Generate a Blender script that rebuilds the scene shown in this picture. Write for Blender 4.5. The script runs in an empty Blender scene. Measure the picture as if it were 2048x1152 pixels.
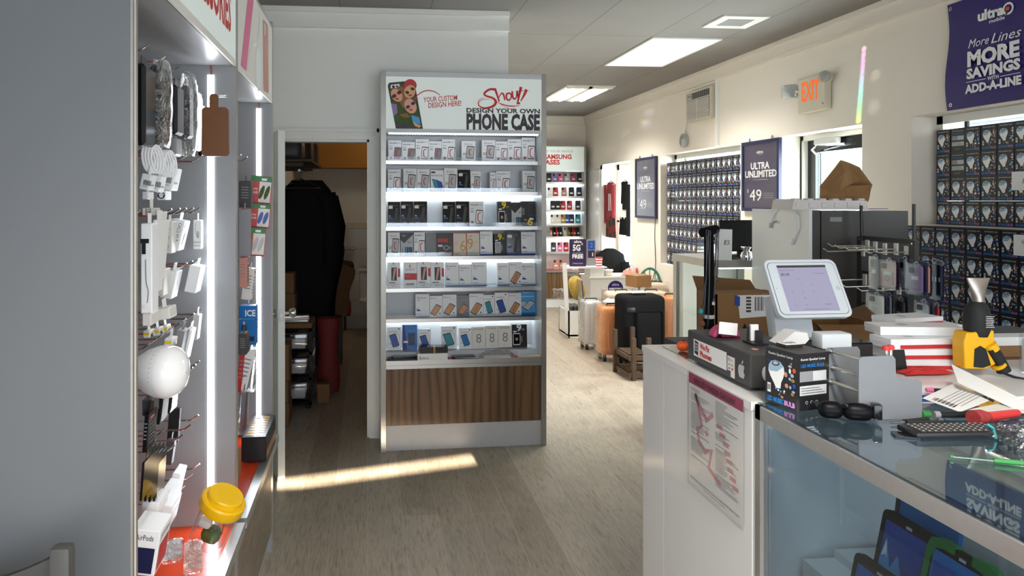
import bpy, bmesh, math, random
from mathutils import Matrix, Vector, Euler
R=math.radians
random.seed(7)
SC=bpy.context.scene; COL=SC.collection
# ---------------------------------------------------------------- camera
F=1430.; CX=868.; CY=400.; EYE=1.62; YAW=math.atan((CX-735)/F)
cd=bpy.data.cameras.new('camera'); cam=bpy.data.objects.new('camera',cd); COL.objects.link(cam)
cam.location=(0,0,EYE); cam.rotation_euler=(R(90),0,-YAW)
cd.sensor_fit='HORIZONTAL'; cd.sensor_width=36; cd.lens=F/2048*36
cd.shift_x=(1024-CX)/2048; cd.shift_y=-(576-CY)/2048; cd.clip_start=.05; cd.clip_end=200
SC.camera=cam
# ---------------------------------------------------------------- light and exposure
vs=SC.view_settings; vs.view_transform='Standard'; vs.look='None'; vs.gamma=1; vs.use_curve_mapping=False
SC.display_settings.display_device='sRGB'
vs.exposure=2.0
w=bpy.data.worlds.new('daylight'); SC.world=w; w.use_nodes=True
bg=w.node_tree.nodes['Background']; bg.inputs[0].default_value=(.80,.90,1.0,1); bg.inputs[1].default_value=1.5
def lamp(name,kind,loc,rot,energy,col=(1,1,1),**k):
    l=bpy.data.lights.new(name,kind); l.energy=energy; l.color=col
    for a,b in k.items(): setattr(l,a,b)
    o=bpy.data.objects.new(name,l); COL.objects.link(o); o.location=loc; o.rotation_euler=rot; return o
SUNDIR=Vector((-.10,1,-.395))
sun=lamp('sun','SUN',(0,-6,6),SUNDIR.to_track_quat('-Z','Y').to_euler(),15,(1,.86,.66),angle=R(.5))
# added front fill behind the photographer, and daylight through the right-hand windows
lamp('front_fill_light','AREA',(.95,-1.43,1.40),(R(90),0,0),19,(.80,.89,1),shape='RECTANGLE',size=3.4,size_y=1.5)
lamp('bulb_window_daylight','AREA',(3.66,7.1,2.07),(0,R(90),0),5,(.85,.95,1),shape='RECTANGLE',size=.12,size_y=1.6)
lamp('clothes_window_daylight','AREA',(3.66,9.5,1.5),(0,R(90),0),16,(.85,.94,1),shape='RECTANGLE',size=1.1,size_y=1.0)
lamp('exit_door_daylight','AREA',(3.62,5.09,1.3),(0,R(90),0),26,(.88,.95,1),shape='RECTANGLE',size=1.5,size_y=.8)
# ---------------------------------------------------------------- materials
MAT={}
def mat(name,col=None,rough=.5,metal=0,emit=0,alpha=1,trans=0,var=.06,scale=40,bump=0,ecol=None,coat=0,ior=1.45,spec=.5):
    if col is None: return MAT[name]
    m=bpy.data.materials.new(name); m.use_nodes=True; nt=m.node_tree; b=nt.nodes['Principled BSDF']
    c=tuple(col)+(1,)
    if var:
        tc=nt.nodes.new('ShaderNodeTexCoord'); n=nt.nodes.new('ShaderNodeTexNoise'); n.inputs['Scale'].default_value=scale; n.inputs['Detail'].default_value=3
        mx=nt.nodes.new('ShaderNodeMix'); mx.data_type='RGBA'
        mx.inputs[6].default_value=tuple(min(1,v*(1-var)) for v in col)+(1,); mx.inputs[7].default_value=tuple(min(1,v*(1+var)) for v in col)+(1,)
        nt.links.new(tc.outputs['Object'],n.inputs['Vector']); nt.links.new(n.outputs['Fac'],mx.inputs[0]); nt.links.new(mx.outputs[2],b.inputs['Base Color'])
        if bump:
            bp=nt.nodes.new('ShaderNodeBump'); bp.inputs['Strength'].default_value=bump; bp.inputs['Distance'].default_value=.004
            nt.links.new(n.outputs['Fac'],bp.inputs['Height']); nt.links.new(bp.outputs['Normal'],b.inputs['Normal'])
    else: b.inputs['Base Color'].default_value=c
    b.inputs['Roughness'].default_value=rough; b.inputs['Metallic'].default_value=metal; b.inputs['Alpha'].default_value=alpha
    b.inputs['Transmission Weight'].default_value=trans; b.inputs['IOR'].default_value=ior; b.inputs['Coat Weight'].default_value=coat
    b.inputs['Specular IOR Level'].default_value=spec
    if emit: b.inputs['Emission Color'].default_value=tuple(ecol or col)+(1,); b.inputs['Emission Strength'].default_value=emit
    MAT[name]=m; return m
def sr(r,g,b):   # sRGB 0-255 -> linear
    return tuple((v/255/12.92 if v/255<=.04045 else ((v/255+.055)/1.055)**2.4) for v in (r,g,b))
# ---------------------------------------------------------------- mesh builder
_txt={}
def text_geo(s,off,shear):
    k=(s,off,shear)
    if k not in _txt:
        c=bpy.data.curves.new('t','FONT'); c.body=s; c.size=1; c.offset=off; c.shear=shear; c.resolution_u=2; c.fill_mode='FRONT'
        o=bpy.data.objects.new('t',c); COL.objects.link(o); dg=bpy.context.evaluated_depsgraph_get()
        me=bpy.data.meshes.new_from_object(o.evaluated_get(dg)); vs_=[v.co.copy() for v in me.vertices]; fs=[tuple(p.vertices) for p in me.polygons]
        bpy.data.objects.remove(o); bpy.data.curves.remove(c); bpy.data.meshes.remove(me)
        xs=[v.x for v in vs_] or [0]; ys=[v.y for v in vs_] or [0]
        _txt[k]=(vs_,fs,min(xs),max(xs),min(ys),max(ys))
    return _txt[k]
def Fr(o,u,v):   # frame: origin, u and v axes -> matrix whose z is the normal
    u=Vector(u).normalized(); v=Vector(v).normalized(); n=u.cross(v)
    m=Matrix.Identity(4)
    for i in range(3): m[i][0]=u[i]; m[i][1]=v[i]; m[i][2]=n[i]; m[i][3]=o[i]
    return m
def TR(x=0,y=0,z=0,rx=0,ry=0,rz=0):
    return Matrix.Translation((x,y,z))@Euler((R(rx),R(ry),R(rz))).to_matrix().to_4x4()
class MB:
    def __init__(s): s.v=[]; s.f=[]; s.m=[]; s.ms=[]; s.x=Matrix.Identity(4); s.lift=.0006
    def mi(s,m):
        if m not in s.ms: s.ms.append(m)
        return s.ms.index(m)
    def add(s,vs,fs,m,M=None):
        M=s.x@M if M is not None else s.x
        o=len(s.v); s.v+= [M@Vector(p) for p in vs]; k=s.mi(m)
        for f in fs: s.f.append(tuple(i+o for i in f)); s.m.append(k)
        return s
    def box(s,x0,y0,z0,x1,y1,z1,m,M=None):
        x0,x1=sorted((x0,x1)); y0,y1=sorted((y0,y1)); z0,z1=sorted((z0,z1))
        v=[(x,y,z) for z in (z0,z1) for y in (y0,y1) for x in (x0,x1)]
        return s.add(v,[(0,2,3,1),(4,5,7,6),(0,1,5,4),(2,6,7,3),(0,4,6,2),(1,3,7,5)],m,M)
    def cbox(s,c,d,m,M=None):
        return s.box(c[0]-d[0]/2,c[1]-d[1]/2,c[2]-d[2]/2,c[0]+d[0]/2,c[1]+d[1]/2,c[2]+d[2]/2,m,M)
    def rbox(s,c,d,r,m,M=None,seg=2):
        bm=bmesh.new(); bmesh.ops.create_cube(bm,size=1)
        for v in bm.verts: v.co=Vector((v.co.x*d[0],v.co.y*d[1],v.co.z*d[2]))+Vector(c)
        bmesh.ops.bevel(bm,geom=bm.edges[:],offset=r,segments=seg,profile=.5,affect='EDGES')
        bm.verts.index_update(); s.add([v.co.copy() for v in bm.verts],[tuple(v.index for v in f.verts) for f in bm.faces],m,M); bm.free(); return s
    def rr(s,w,h,r,n=5):   # rounded rect outline centred
        p=[]
        for cx,cy,a in ((w/2-r,h/2-r,0),(-w/2+r,h/2-r,90),(-w/2+r,-h/2+r,180),(w/2-r,-h/2+r,270)):
            for i in range(n+1): t=R(a+90*i/n); p.append((cx+r*math.cos(t),cy+r*math.sin(t)))
        return p
    def ext(s,pts,t,m,M=None):   # extrude 2-D outline (u,v) from n=0 to n=t
        n=len(pts); v=[(a,b,0) for a,b in pts]+[(a,b,t) for a,b in pts]
        return s.add(v,[tuple(range(n-1,-1,-1)),tuple(range(n,2*n))]+[(i,(i+1)%n,n+(i+1)%n,n+i) for i in range(n)],m,M)
    def slab(s,M,w,h,t,r,m): return s.ext(s.rr(w,h,r),t,m,M)
    def poly(s,M,pts,m,lift=None):
        l=s.lift if lift is None else lift
        return s.add([(a,b,l) for a,b in pts],[tuple(range(len(pts)))],m,M)
    def rect(s,M,u0,v0,u1,v1,m,lift=None): return s.poly(M,[(u0,v0),(u1,v0),(u1,v1),(u0,v1)],m,lift)
    def disc(s,M,u,v,ru,rv,m,lift=None,n=14,a=0):
        ca,sa=math.cos(R(a)),math.sin(R(a)); p=[]
        for i in range(n):
            t=2*math.pi*i/n; x,y=ru*math.cos(t),rv*math.sin(t); p.append((u+x*ca-y*sa,v+x*sa+y*ca))
        return s.poly(M,p,m,lift)
    def ring(s,M,u,v,r0,r1,m,lift=None,n=16,e=1):
        l=s.lift if lift is None else lift; vs_=[];fs=[]
        for i in range(n):
            t=2*math.pi*i/n; vs_+=[(u+r0*math.cos(t),v+r0*e*math.sin(t),l),(u+r1*math.cos(t),v+r1*e*math.sin(t),l)]
        for i in range(n): j=(i+1)%n; fs.append((2*i,2*i+1,2*j+1,2*j))
        return s.add(vs_,fs,m,M)
    def ribbon(s,M,pts,ws,m,lift=None,sm=4):
        l=s.lift if lift is None else lift
        P=[Vector(p) for p in pts]; n=len(P)
        if not hasattr(ws,'__len__'): ws=[ws]*n
        Q=[];W=[]
        for i in range(n-1):
            a=P[max(i-1,0)];b=P[i];c=P[i+1];d=P[min(i+2,n-1)]
            for k in range(sm):
                t=k/sm; Q.append(.5*((2*b)+(c-a)*t+(2*a-5*b+4*c-d)*t*t+(3*b-a-3*c+d)*t**3)); W.append(ws[i]*(1-t)+ws[i+1]*t)
        Q.append(P[-1]);W.append(ws[-1]); v=[];f=[]
        for i,q in enumerate(Q):
            tg=(Q[min(i+1,len(Q)-1)]-Q[max(i-1,0)]); tg=tg.normalized() if tg.length>1e-9 else Vector((1,0)); nn=Vector((-tg.y,tg.x))*W[i]/2
            v+=[(q.x+nn.x,q.y+nn.y,l),(q.x-nn.x,q.y-nn.y,l)]
            if i: f.append((2*i-2,2*i-1,2*i+1,2*i))
        return s.add(v,f,m,M)
    def text(s,M,t,u,v,h,m,w=None,al='l',off=0,shear=0,lift=None,cap=None,rot=0):
        vs_,fs,x0,x1,y0,y1=text_geo(t,off,shear); l=s.lift if lift is None else lift
        sy=h/(cap or .73); sx=(w/(x1-x0)) if w else sy; W=(x1-x0)*sx
        du=u-(0 if al=='l' else W/2 if al=='c' else W); ca,sa=math.cos(R(rot)),math.sin(R(rot))
        p=[]
        for q in vs_:
            a=(q.x-x0)*sx+du-u; b=q.y*sy; p.append((u+a*ca-b*sa,v+a*sa+b*ca,l))
        return s.add(p,fs,m,M)
    def tube(s,pts,r,m,n=8,cap=True,M=None,closed=False):
        P=[Vector(p) for p in pts]; N=len(P); v=[];f=[]
        rs=r if hasattr(r,'__len__') else [r]*N; up=None
        for i in range(N):
            a=P[(i-1)%N] if (closed or i) else P[i]; b=P[(i+1)%N] if (closed or i<N-1) else P[i]
            t=(b-a).normalized()
            if up is None: up=t.orthogonal().normalized()
            up=(up-t*up.dot(t)); up=up.normalized() if up.length>1e-6 else t.orthogonal().normalized(); sd=t.cross(up)
            for k in range(n): g=2*math.pi*k/n; v.append(P[i]+(up*math.cos(g)+sd*math.sin(g))*rs[i])
        L=N if closed else N-1
        for i in range(L):
            for k in range(n):
                j=(i+1)%N; f.append((i*n+k,i*n+(k+1)%n,j*n+(k+1)%n,j*n+k))
        if cap and not closed: f+=[tuple(range(n-1,-1,-1)),tuple(range((N-1)*n,N*n))]
        return s.add(v,f,m,M)
    def lathe(s,prof,m,n=24,M=None,cap=True):
        v=[];f=[];K=len(prof)
        for r,z in prof:
            for k in range(n): g=2*math.pi*k/n; v.append((r*math.cos(g),r*math.sin(g),z))
        for i in range(K-1):
            for k in range(n): f.append((i*n+k,i*n+(k+1)%n,(i+1)*n+(k+1)%n,(i+1)*n+k))
        if cap: f+=[tuple(range(n-1,-1,-1)),tuple(range((K-1)*n,K*n))]
        return s.add(v,f,m,M)
    def grid(s,fn,nu,nv,m,M=None):
        v=[fn(i/nu,j/nv) for j in range(nv+1) for i in range(nu+1)]
        return s.add(v,[(j*(nu+1)+i,j*(nu+1)+i+1,(j+1)*(nu+1)+i+1,(j+1)*(nu+1)+i) for j in range(nv) for i in range(nu)],m,M)
    def mesh(s,name,smooth=35):
        me=bpy.data.meshes.new(name); me.from_pydata([tuple(p) for p in s.v],[],s.f)
        for m in s.ms: me.materials.append(MAT[m])
        me.polygons.foreach_set('material_index',s.m); me.update()
        if smooth: me.shade_smooth(); me.set_sharp_from_angle(angle=R(smooth))
        return me
    def build(s,name,parent=None,label=None,smooth=35):
        o=bpy.data.objects.new(name,s.mesh(name,smooth)); COL.objects.link(o)
        if parent: o.parent=parent
        if label: o['label']=label
        return o
ALL={}
def tag(o,label,cat,group=None,kind=None):
    o['label']=label; o['category']=cat
    if group: o['group']=group
    if kind: o['kind']=kind
    return o
def thing(name,label,cat,loc=(0,0,0),rz=0,group=None):
    o=bpy.data.objects.new(name,None); COL.objects.link(o); o.empty_display_size=.05
    o.location=loc; o.rotation_euler=(0,0,R(rz)); return tag(o,label,cat,group)
def struct(mb,name,parent=None,smooth=35):
    o=mb.build(name,parent,smooth=smooth)
    if not parent: o['kind']='structure'
    return o
KIDS={}
def dup(src,loc=None,rot=None,label=None,group=None):
    r=src.copy(); COL.objects.link(r)
    if loc is not None: r.location=loc
    if rot is not None: r.rotation_euler=rot
    if label: r['label']=label
    if group: r['group']=group
    for ch in list(src.children):
        c=ch.copy(); COL.objects.link(c); c.parent=r
        for g in ch.children: d=g.copy(); COL.objects.link(d); d.parent=c
    return r
def inst(name,me,loc,rot,label,cat,group=None,sc=None):
    o=bpy.data.objects.new(name,me); COL.objects.link(o); o.location=loc; o.rotation_euler=rot
    if sc: o.scale=sc
    return tag(o,label,cat,group)
_c,_s=math.cos(YAW),math.sin(YAW)
def at(px,py,Y):   # point of the plane at depth Y that the photograph shows at (px,py)
    u=(px-CX)/F; t=Y/(_c-_s*u); return Vector((t*(_c*u+_s),Y,EYE-t*(py-CY)/F))
def atx(px,py,X):
    u=(px-CX)/F; t=X/(_c*u+_s); return Vector((X,t*(_c-_s*u),EYE-t*(py-CY)/F))
def atz(px,py,Z):
    u=(px-CX)/F; t=(EYE-Z)*F/(py-CY); return Vector((t*(_c*u+_s),t*(_c-_s*u),Z))
ORD=['leftmost','second from left','third from left','fourth from left','fifth from left','sixth from left','seventh from left','eighth from left','ninth from left','tenth from left','eleventh from left','twelfth from left','thirteenth from left','fourteenth from left','fifteenth from left','sixteenth from left','seventeenth from left']
NTH=['first','second','third','fourth','fifth','sixth','seventh','eighth','ninth','tenth','eleventh','twelfth']
# ---------------------------------------------------------------- palette
mat('wall_paint',(.79,.73,.65),.7,var=.03,scale=3)
mat('partition_paint',(.84,.84,.79),.7,var=.03,scale=3)
mat('trim_white',(.78,.77,.73),.45,var=.04,scale=8)
mat('white_lam',(.80,.79,.78),.22,var=.02,scale=5)
mat('gloss_white',(.82,.81,.80),.12,var=.02,scale=4)
mat('panel_grey_shaded',(.12,.127,.136),.3,var=.02,scale=3)  # unit_grey laminate darkened: shade on the near end panel put into the colour
mat('unit_grey',(.31,.315,.32),.3,var=.02,scale=3)
mat('kiosk_white',(.60,.62,.64),.3,var=.02,scale=3)
mat('edge_alu',(.36,.34,.31),.35,.6,var=.1,scale=30)
mat('alu',(.62,.61,.59),.3,.85,var=.06,scale=60)
mat('steel',(.55,.55,.56),.2,1,var=.05)
mat('chrome',(.75,.75,.76),.12,1,var=.02)
mat('zinc',(.6,.57,.52),.35,.8)
mat('white',(.85,.85,.85),.45,var=.02)
mat('paper',(.86,.85,.83),.6,var=.03)
mat('offwhite',(.78,.74,.68),.5,var=.04)
mat('black',(.012,.012,.014),.4,var=.2)
mat('gloss_black',(.008,.008,.009),.1,var=.1)
mat('velvet',(.004,.004,.004),.95,var=.3,spec=.1)
mat('dark_grey',(.06,.055,.053),.45,var=.06)
mat('char_grey',(.052,.05,.048),.5,var=.06)
mat('mid_grey',(.25,.25,.26),.45,var=.05)
mat('tool_grey',(.21,.22,.235),.4,.2,var=.04)
mat('light_grey',(.5,.5,.5),.5,var=.04)
mat('red',(.55,.03,.03),.45)
mat('signred',sr(205,42,36),.5,var=0)
mat('signgrey',sr(62,56,60),.5,var=0)
mat('purple',sr(44,28,108),.45,var=.04,scale=6)
mat('deep_purple',sr(42,26,72),.4,var=.06,scale=6)
mat('navy',(.012,.015,.06),.4)
mat('blue',sr(30,72,160),.4)
mat('skyblue',sr(70,160,220),.4)
mat('cyan_blue',sr(18,110,180),.4)
mat('teal',sr(32,140,150),.4)
mat('green',sr(40,120,55),.45)
mat('grass',sr(70,95,40),.7,var=.5,scale=120)
mat('yellow',sr(240,205,20),.4)
mat('gold',sr(170,130,50),.4,.3)
mat('orange',sr(225,85,30),.35)
mat('deck_orange',sr(222,72,28),.3,var=.05)
mat('exit_orange',sr(240,100,25),.4,var=0,emit=.13)
mat('pink',sr(225,110,150),.45)
mat('hot_pink',sr(176,62,104),.5)
mat('skin',sr(225,170,145),.6)
mat('hair',sr(150,105,70),.7,var=.3,scale=80)
mat('lilac',sr(150,110,170),.35)
mat('rose',sr(200,140,125),.35)
mat('card',sr(146,108,68),.75,var=.12,scale=14)
mat('card_dark',sr(122,88,54),.8,var=.12,scale=14)
mat('kraft',sr(150,112,70),.75,var=.2,scale=12,bump=.2)
mat('brown_leather',sr(112,70,36),.5,var=.1,scale=60)
mat('exit_body',(.62,.57,.45),.5,var=.03)
mat('pale_green',(.62,.68,.64),.6)
mat('yellow_lid',sr(232,182,10),.35,var=.04,trans=.0)
mat('tool_yellow',sr(228,172,12),.4,var=.05)
mat('rubber',(.011,.011,.011),.7,var=.2)
mat('led_emit',(1,1,1),emit=4,ecol=(.86,.94,1),var=0)
mat('led_base',(.75,.8,.85),.4,emit=.7,ecol=(.86,.94,1),var=0)
mat('strip_emit',(1,1,1),emit=1.5,ecol=(.86,.95,1),var=0)
mat('lamp_emit',(1,1,1),emit=.30,ecol=(.97,.99,1),var=0)
mat('tube_emit',(1,1,1),emit=.6,ecol=(1,.95,.82),var=0)
mat('sign_lit',(.66,.71,.68),.5,emit=.05,ecol=(.9,1,.96),var=0)
mat('screen_lit',(.05,.05,.07),.08,emit=.17,ecol=sr(190,186,214),var=0)
mat('tile',(.52,.50,.45),.25,var=.05,scale=4)
mat('ochre',sr(176,122,52),.8,var=.05)
mat('cloth_black',(.012,.012,.013),.95,var=.3,scale=60,spec=.1)
mat('cloth_red',sr(140,56,62),.95,var=.2,scale=50)
mat('cloth_white',(.8,.76,.72),.9)
mat('cream',(.74,.66,.56),.6,var=.05)
mat('suit_orange',sr(222,140,72),.4,var=.06)
mat('suit_silver',(.6,.6,.6),.35,.3)
mat('suit_cream',sr(222,200,176),.5,var=.06)
mat('brown_wood',sr(74,52,34),.6,var=.3,scale=18)
mat('pumpkin',sr(235,90,25),.35)
mat('jade',sr(90,150,60),.4)
mat('teal_wicker',sr(60,125,112),.5)
mat('crumb',sr(190,160,80),.9,var=.5,scale=70,bump=.6)
mat('bristle',sr(150,50,50),.95,var=.4,scale=90)
def glassy(name,col,alpha,rough=.05):
    """thin clear sheet: mostly see-through with a gloss"""
    m=bpy.data.materials.new(name); m.use_nodes=True; nt=m.node_tree; nt.nodes.clear()
    o=nt.nodes.new('ShaderNodeOutputMaterial'); mx=nt.nodes.new('ShaderNodeMixShader'); t=nt.nodes.new('ShaderNodeBsdfTransparent'); g=nt.nodes.new('ShaderNodeBsdfGlossy')
    lw=nt.nodes.new('ShaderNodeLayerWeight'); lw.inputs[0].default_value=.5
    t.inputs[0].default_value=tuple(col)+(1,); g.inputs[0].default_value=(1,1,1,1); g.inputs['Roughness'].default_value=rough
    pw=nt.nodes.new('ShaderNodeMath'); pw.operation='POWER'; pw.inputs[1].default_value=4
    mth=nt.nodes.new('ShaderNodeMath'); mth.operation='ADD'; mth.inputs[1].default_value=alpha+.04; mth.use_clamp=True
    nt.links.new(lw.outputs['Facing'],pw.inputs[0]); nt.links.new(pw.outputs[0],mth.inputs[0]); nt.links.new(mth.outputs[0],mx.inputs[0]); nt.links.new(t.outputs[0],mx.inputs[1]); nt.links.new(g.outputs[0],mx.inputs[2]); nt.links.new(mx.outputs[0],o.inputs[0]); fr=lw
    MAT[name]=m; return m,nt,g,fr
glassy('glass',(.93,.97,.95),.0,.02)
glassy('case_glass',(.68,.74,.78),.03,.02)
glassy('top_glass',(.52,.60,.64),.10,.015)
glassy('acrylic',(.9,.93,.95),.03,.08)
glassy('poster_cover',(.95,.95,.95),.0,.3)
m,nt,g,fr=glassy('film',(.90,.90,.90),.09,.14)   # crinkled wrap
tc=nt.nodes.new('ShaderNodeTexCoord'); n=nt.nodes.new('ShaderNodeTexNoise'); n.inputs['Scale'].default_value=26; n.inputs['Detail'].default_value=4; n.inputs['Distortion'].default_value=1.2
bp=nt.nodes.new('ShaderNodeBump'); bp.inputs['Strength'].default_value=1; bp.inputs['Distance'].default_value=.02
nt.links.new(tc.outputs['Object'],n.inputs['Vector']); nt.links.new(n.outputs['Fac'],bp.inputs['Height']); nt.links.new(bp.outputs['Normal'],g.inputs['Normal']); nt.links.new(bp.outputs['Normal'],fr.inputs['Normal'])
def nodes(name,rough=.5):
    m=bpy.data.materials.new(name); m.use_nodes=True; nt=m.node_tree; MAT[name]=m; b=nt.nodes['Principled BSDF']; b.inputs['Roughness'].default_value=rough
    tc=nt.nodes.new('ShaderNodeTexCoord'); return nt,b,tc
def mapn(nt,src,sc=(1,1,1),rot=(0,0,0),loc=(0,0,0)):
    mp=nt.nodes.new('ShaderNodeMapping'); mp.inputs['Scale'].default_value=sc; mp.inputs['Rotation'].default_value=rot; mp.inputs['Location'].default_value=loc; nt.links.new(src,mp.inputs[0]); return mp.outputs[0]
def noise(nt,vec,sc,det=4,dist=0,rough=.55):
    n=nt.nodes.new('ShaderNodeTexNoise'); n.inputs['Scale'].default_value=sc; n.inputs['Detail'].default_value=det; n.inputs['Distortion'].default_value=dist; n.inputs['Roughness'].default_value=rough; nt.links.new(vec,n.inputs['Vector']); return n.outputs['Fac']
def ramp(nt,fac,st):
    r=nt.nodes.new('ShaderNodeValToRGB'); e=r.color_ramp.elements
    while len(e)<len(st): e.new(.5)
    for k,(p,c) in enumerate(st): e[k].position=p; e[k].color=tuple(c)+(1,)
    nt.links.new(fac,r.inputs[0]); return r.outputs[0]
def mixc(nt,a,b,fac,mode='MIX'):
    m=nt.nodes.new('ShaderNodeMix'); m.data_type='RGBA'; m.blend_type=mode
    for k,i in ((a,6),(b,7),(fac,0)):
        if hasattr(k,'is_linked') or hasattr(k,'links'): nt.links.new(k,m.inputs[i])
        else: m.inputs[i].default_value=(tuple(k)+(1,)) if hasattr(k,'__len__') else k
    return m.outputs[2]
# vinyl plank floor: planks run into the room
nt,b,tc=nodes('plank_floor',.42)
br=nt.nodes.new('ShaderNodeTexBrick'); v=mapn(nt,tc.outputs['Object'],(1,1,1),(0,0,R(90)))
nt.links.new(v,br.inputs['Vector']); br.inputs['Scale'].default_value=1; br.inputs['Brick Width'].default_value=1.22; br.inputs['Row Height'].default_value=.18; br.inputs['Mortar Size'].default_value=.0016
br.inputs['Color1'].default_value=(.0,.0,.0,1); br.inputs['Color2'].default_value=(1,1,1,1); br.inputs['Mortar'].default_value=(.5,.5,.5,1); br.offset=.37; br.inputs['Bias'].default_value=0
gr=noise(nt,mapn(nt,tc.outputs['Object'],(16,1.3,1)),5,6,1.5); gr2=noise(nt,mapn(nt,tc.outputs['Object'],(60,4,1)),3,3); bl=noise(nt,tc.outputs['Object'],3.2,5,.6); sc_=noise(nt,mapn(nt,tc.outputs['Object'],(6,4,1)),9,6,2.5,.7)
base=ramp(nt,br.outputs['Color'],[(0,sr(150,137,121)),(.5,sr(160,148,132)),(1,sr(170,158,142))])
grain=ramp(nt,gr,[(.3,(.62,.60,.57)),(.5,(1,1,1)),(.75,(1.12,1.1,1.08))])
c=mixc(nt,base,grain,.95,'MULTIPLY'); c=mixc(nt,c,ramp(nt,gr2,[(.35,(.8,.8,.8)),(.6,(1.08,1.08,1.08))]),.5,'MULTIPLY')
c=mixc(nt,c,ramp(nt,bl,[(.35,(.84,.82,.8)),(.65,(1.1,1.1,1.1))]),.6,'MULTIPLY')
c=mixc(nt,c,sr(178,170,158),ramp(nt,sc_,[(.60,(0,0,0)),(.72,(.75,.75,.75))]))
c=mixc(nt,c,sr(188,178,160),ramp(nt,br.outputs['Fac'],[(0,(0,0,0)),(1,(.6,.6,.6))]))
nt.links.new(c,b.inputs['Base Color']); nt.links.new(ramp(nt,bl,[(.3,(.34,)*3),(.7,(.52,)*3)]),b.inputs['Roughness'])
# ceiling panels 0.61 x 1.22 with thin seams
nt,b,tc=nodes('ceiling_panel',.8)
br=nt.nodes.new('ShaderNodeTexBrick'); v=mapn(nt,tc.outputs['Object'],(1,1,1),(0,0,0),(-.425,-.62,0)); nt.links.new(v,br.inputs['Vector'])
br.inputs['Scale'].default_value=1; br.offset=0; br.inputs['Brick Width'].default_value=.61; br.inputs['Row Height'].default_value=1.22; br.inputs['Mortar Size'].default_value=.004; br.inputs['Mortar Smooth'].default_value=0
for k,cc in (('Color1',(.235,.215,.205,1)),('Color2',(.25,.23,.218,1)),('Mortar',(.14,.13,.122,1))): br.inputs[k].default_value=cc
nt.links.new(mixc(nt,br.outputs['Color'],ramp(nt,noise(nt,tc.outputs['Object'],2,3),[(.3,(.93,)*3),(.7,(1.05,)*3)]),.7,'MULTIPLY'),b.inputs['Base Color'])
# walnut-look laminate, vertical figure
nt,b,tc=nodes('walnut',.38)
v=mapn(nt,tc.outputs['Object'],(3.6,3.6,.45)); n1=noise(nt,v,1.1,3,1.6); wv=nt.nodes.new('ShaderNodeTexWave'); wv.inputs['Scale'].default_value=1.6; wv.inputs['Distortion'].default_value=9; wv.inputs['Detail'].default_value=3; wv.inputs['Detail Scale'].default_value=1.1; nt.links.new(v,wv.inputs['Vector'])
fine=noise(nt,mapn(nt,tc.outputs['Object'],(120,120,5)),2,3)
c=mixc(nt,ramp(nt,n1,[(.25,sr(58,40,24)),(.5,sr(98,70,44)),(.75,sr(130,98,64))]),ramp(nt,wv.outputs['Fac'],[(.0,sr(60,42,26)),(.2,sr(100,74,48)),(1,sr(128,98,66))]),.55)
nt.links.new(mixc(nt,c,ramp(nt,fine,[(.35,(.82,)*3),(.65,(1.06,)*3)]),.6,'MULTIPLY'),b.inputs['Base Color'])
nt,b,tc=nodes('oak_lam',.4)
c=ramp(nt,noise(nt,mapn(nt,tc.outputs['Object'],(20,3,20)),2,4,1),[(.3,sr(110,96,82)),(.7,sr(146,130,112))]); nt.links.new(c,b.inputs['Base Color'])
# plaid skirt
nt,b,tc=nodes('plaid',.9)
ck=nt.nodes.new('ShaderNodeTexChecker'); ck.inputs['Scale'].default_value=11; nt.links.new(mapn(nt,tc.outputs['Object'],(1,1,1),(.2,.1,.3)),ck.inputs['Vector']); ck.inputs['Color1'].default_value=sr(44,60,44)+(1,); ck.inputs['Color2'].default_value=sr(130,34,40)+(1,); nt.links.new(ck.outputs[0],b.inputs['Base Color'])
# bathroom wall tiles
nt,b,tc=nodes('bath_tile',.25)
br=nt.nodes.new('ShaderNodeTexBrick'); nt.links.new(mapn(nt,tc.outputs['Object'],(1,1,1),(R(90),0,0)),br.inputs['Vector']); br.offset=0; br.inputs['Scale'].default_value=1; br.inputs['Brick Width'].default_value=.33; br.inputs['Row Height'].default_value=.33; br.inputs['Mortar Size'].default_value=.004
for k,cc in (('Color1',(.5,.48,.42,1)),('Color2',(.53,.5,.44,1)),('Mortar',(.3,.29,.26,1))): br.inputs[k].default_value=cc
nt.links.new(br.outputs['Color'],b.inputs['Base Color'])
# shingles / siding outdoors
nt,b,tc=nodes('shingle',.9)
br=nt.nodes.new('ShaderNodeTexBrick'); nt.links.new(mapn(nt,tc.outputs['Object'],(1,1,1),(0,R(90),R(90))),br.inputs['Vector']); br.inputs['Scale'].default_value=1; br.inputs['Brick Width'].default_value=.3; br.inputs['Row Height'].default_value=.12; br.inputs['Mortar Size'].default_value=.015
for k,cc in (('Color1',sr(150,152,156)+(1,)),('Color2',sr(128,130,135)+(1,)),('Mortar',sr(98,100,104)+(1,))): br.inputs[k].default_value=cc
nt.links.new(br.outputs['Color'],b.inputs['Base Color'])
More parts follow.
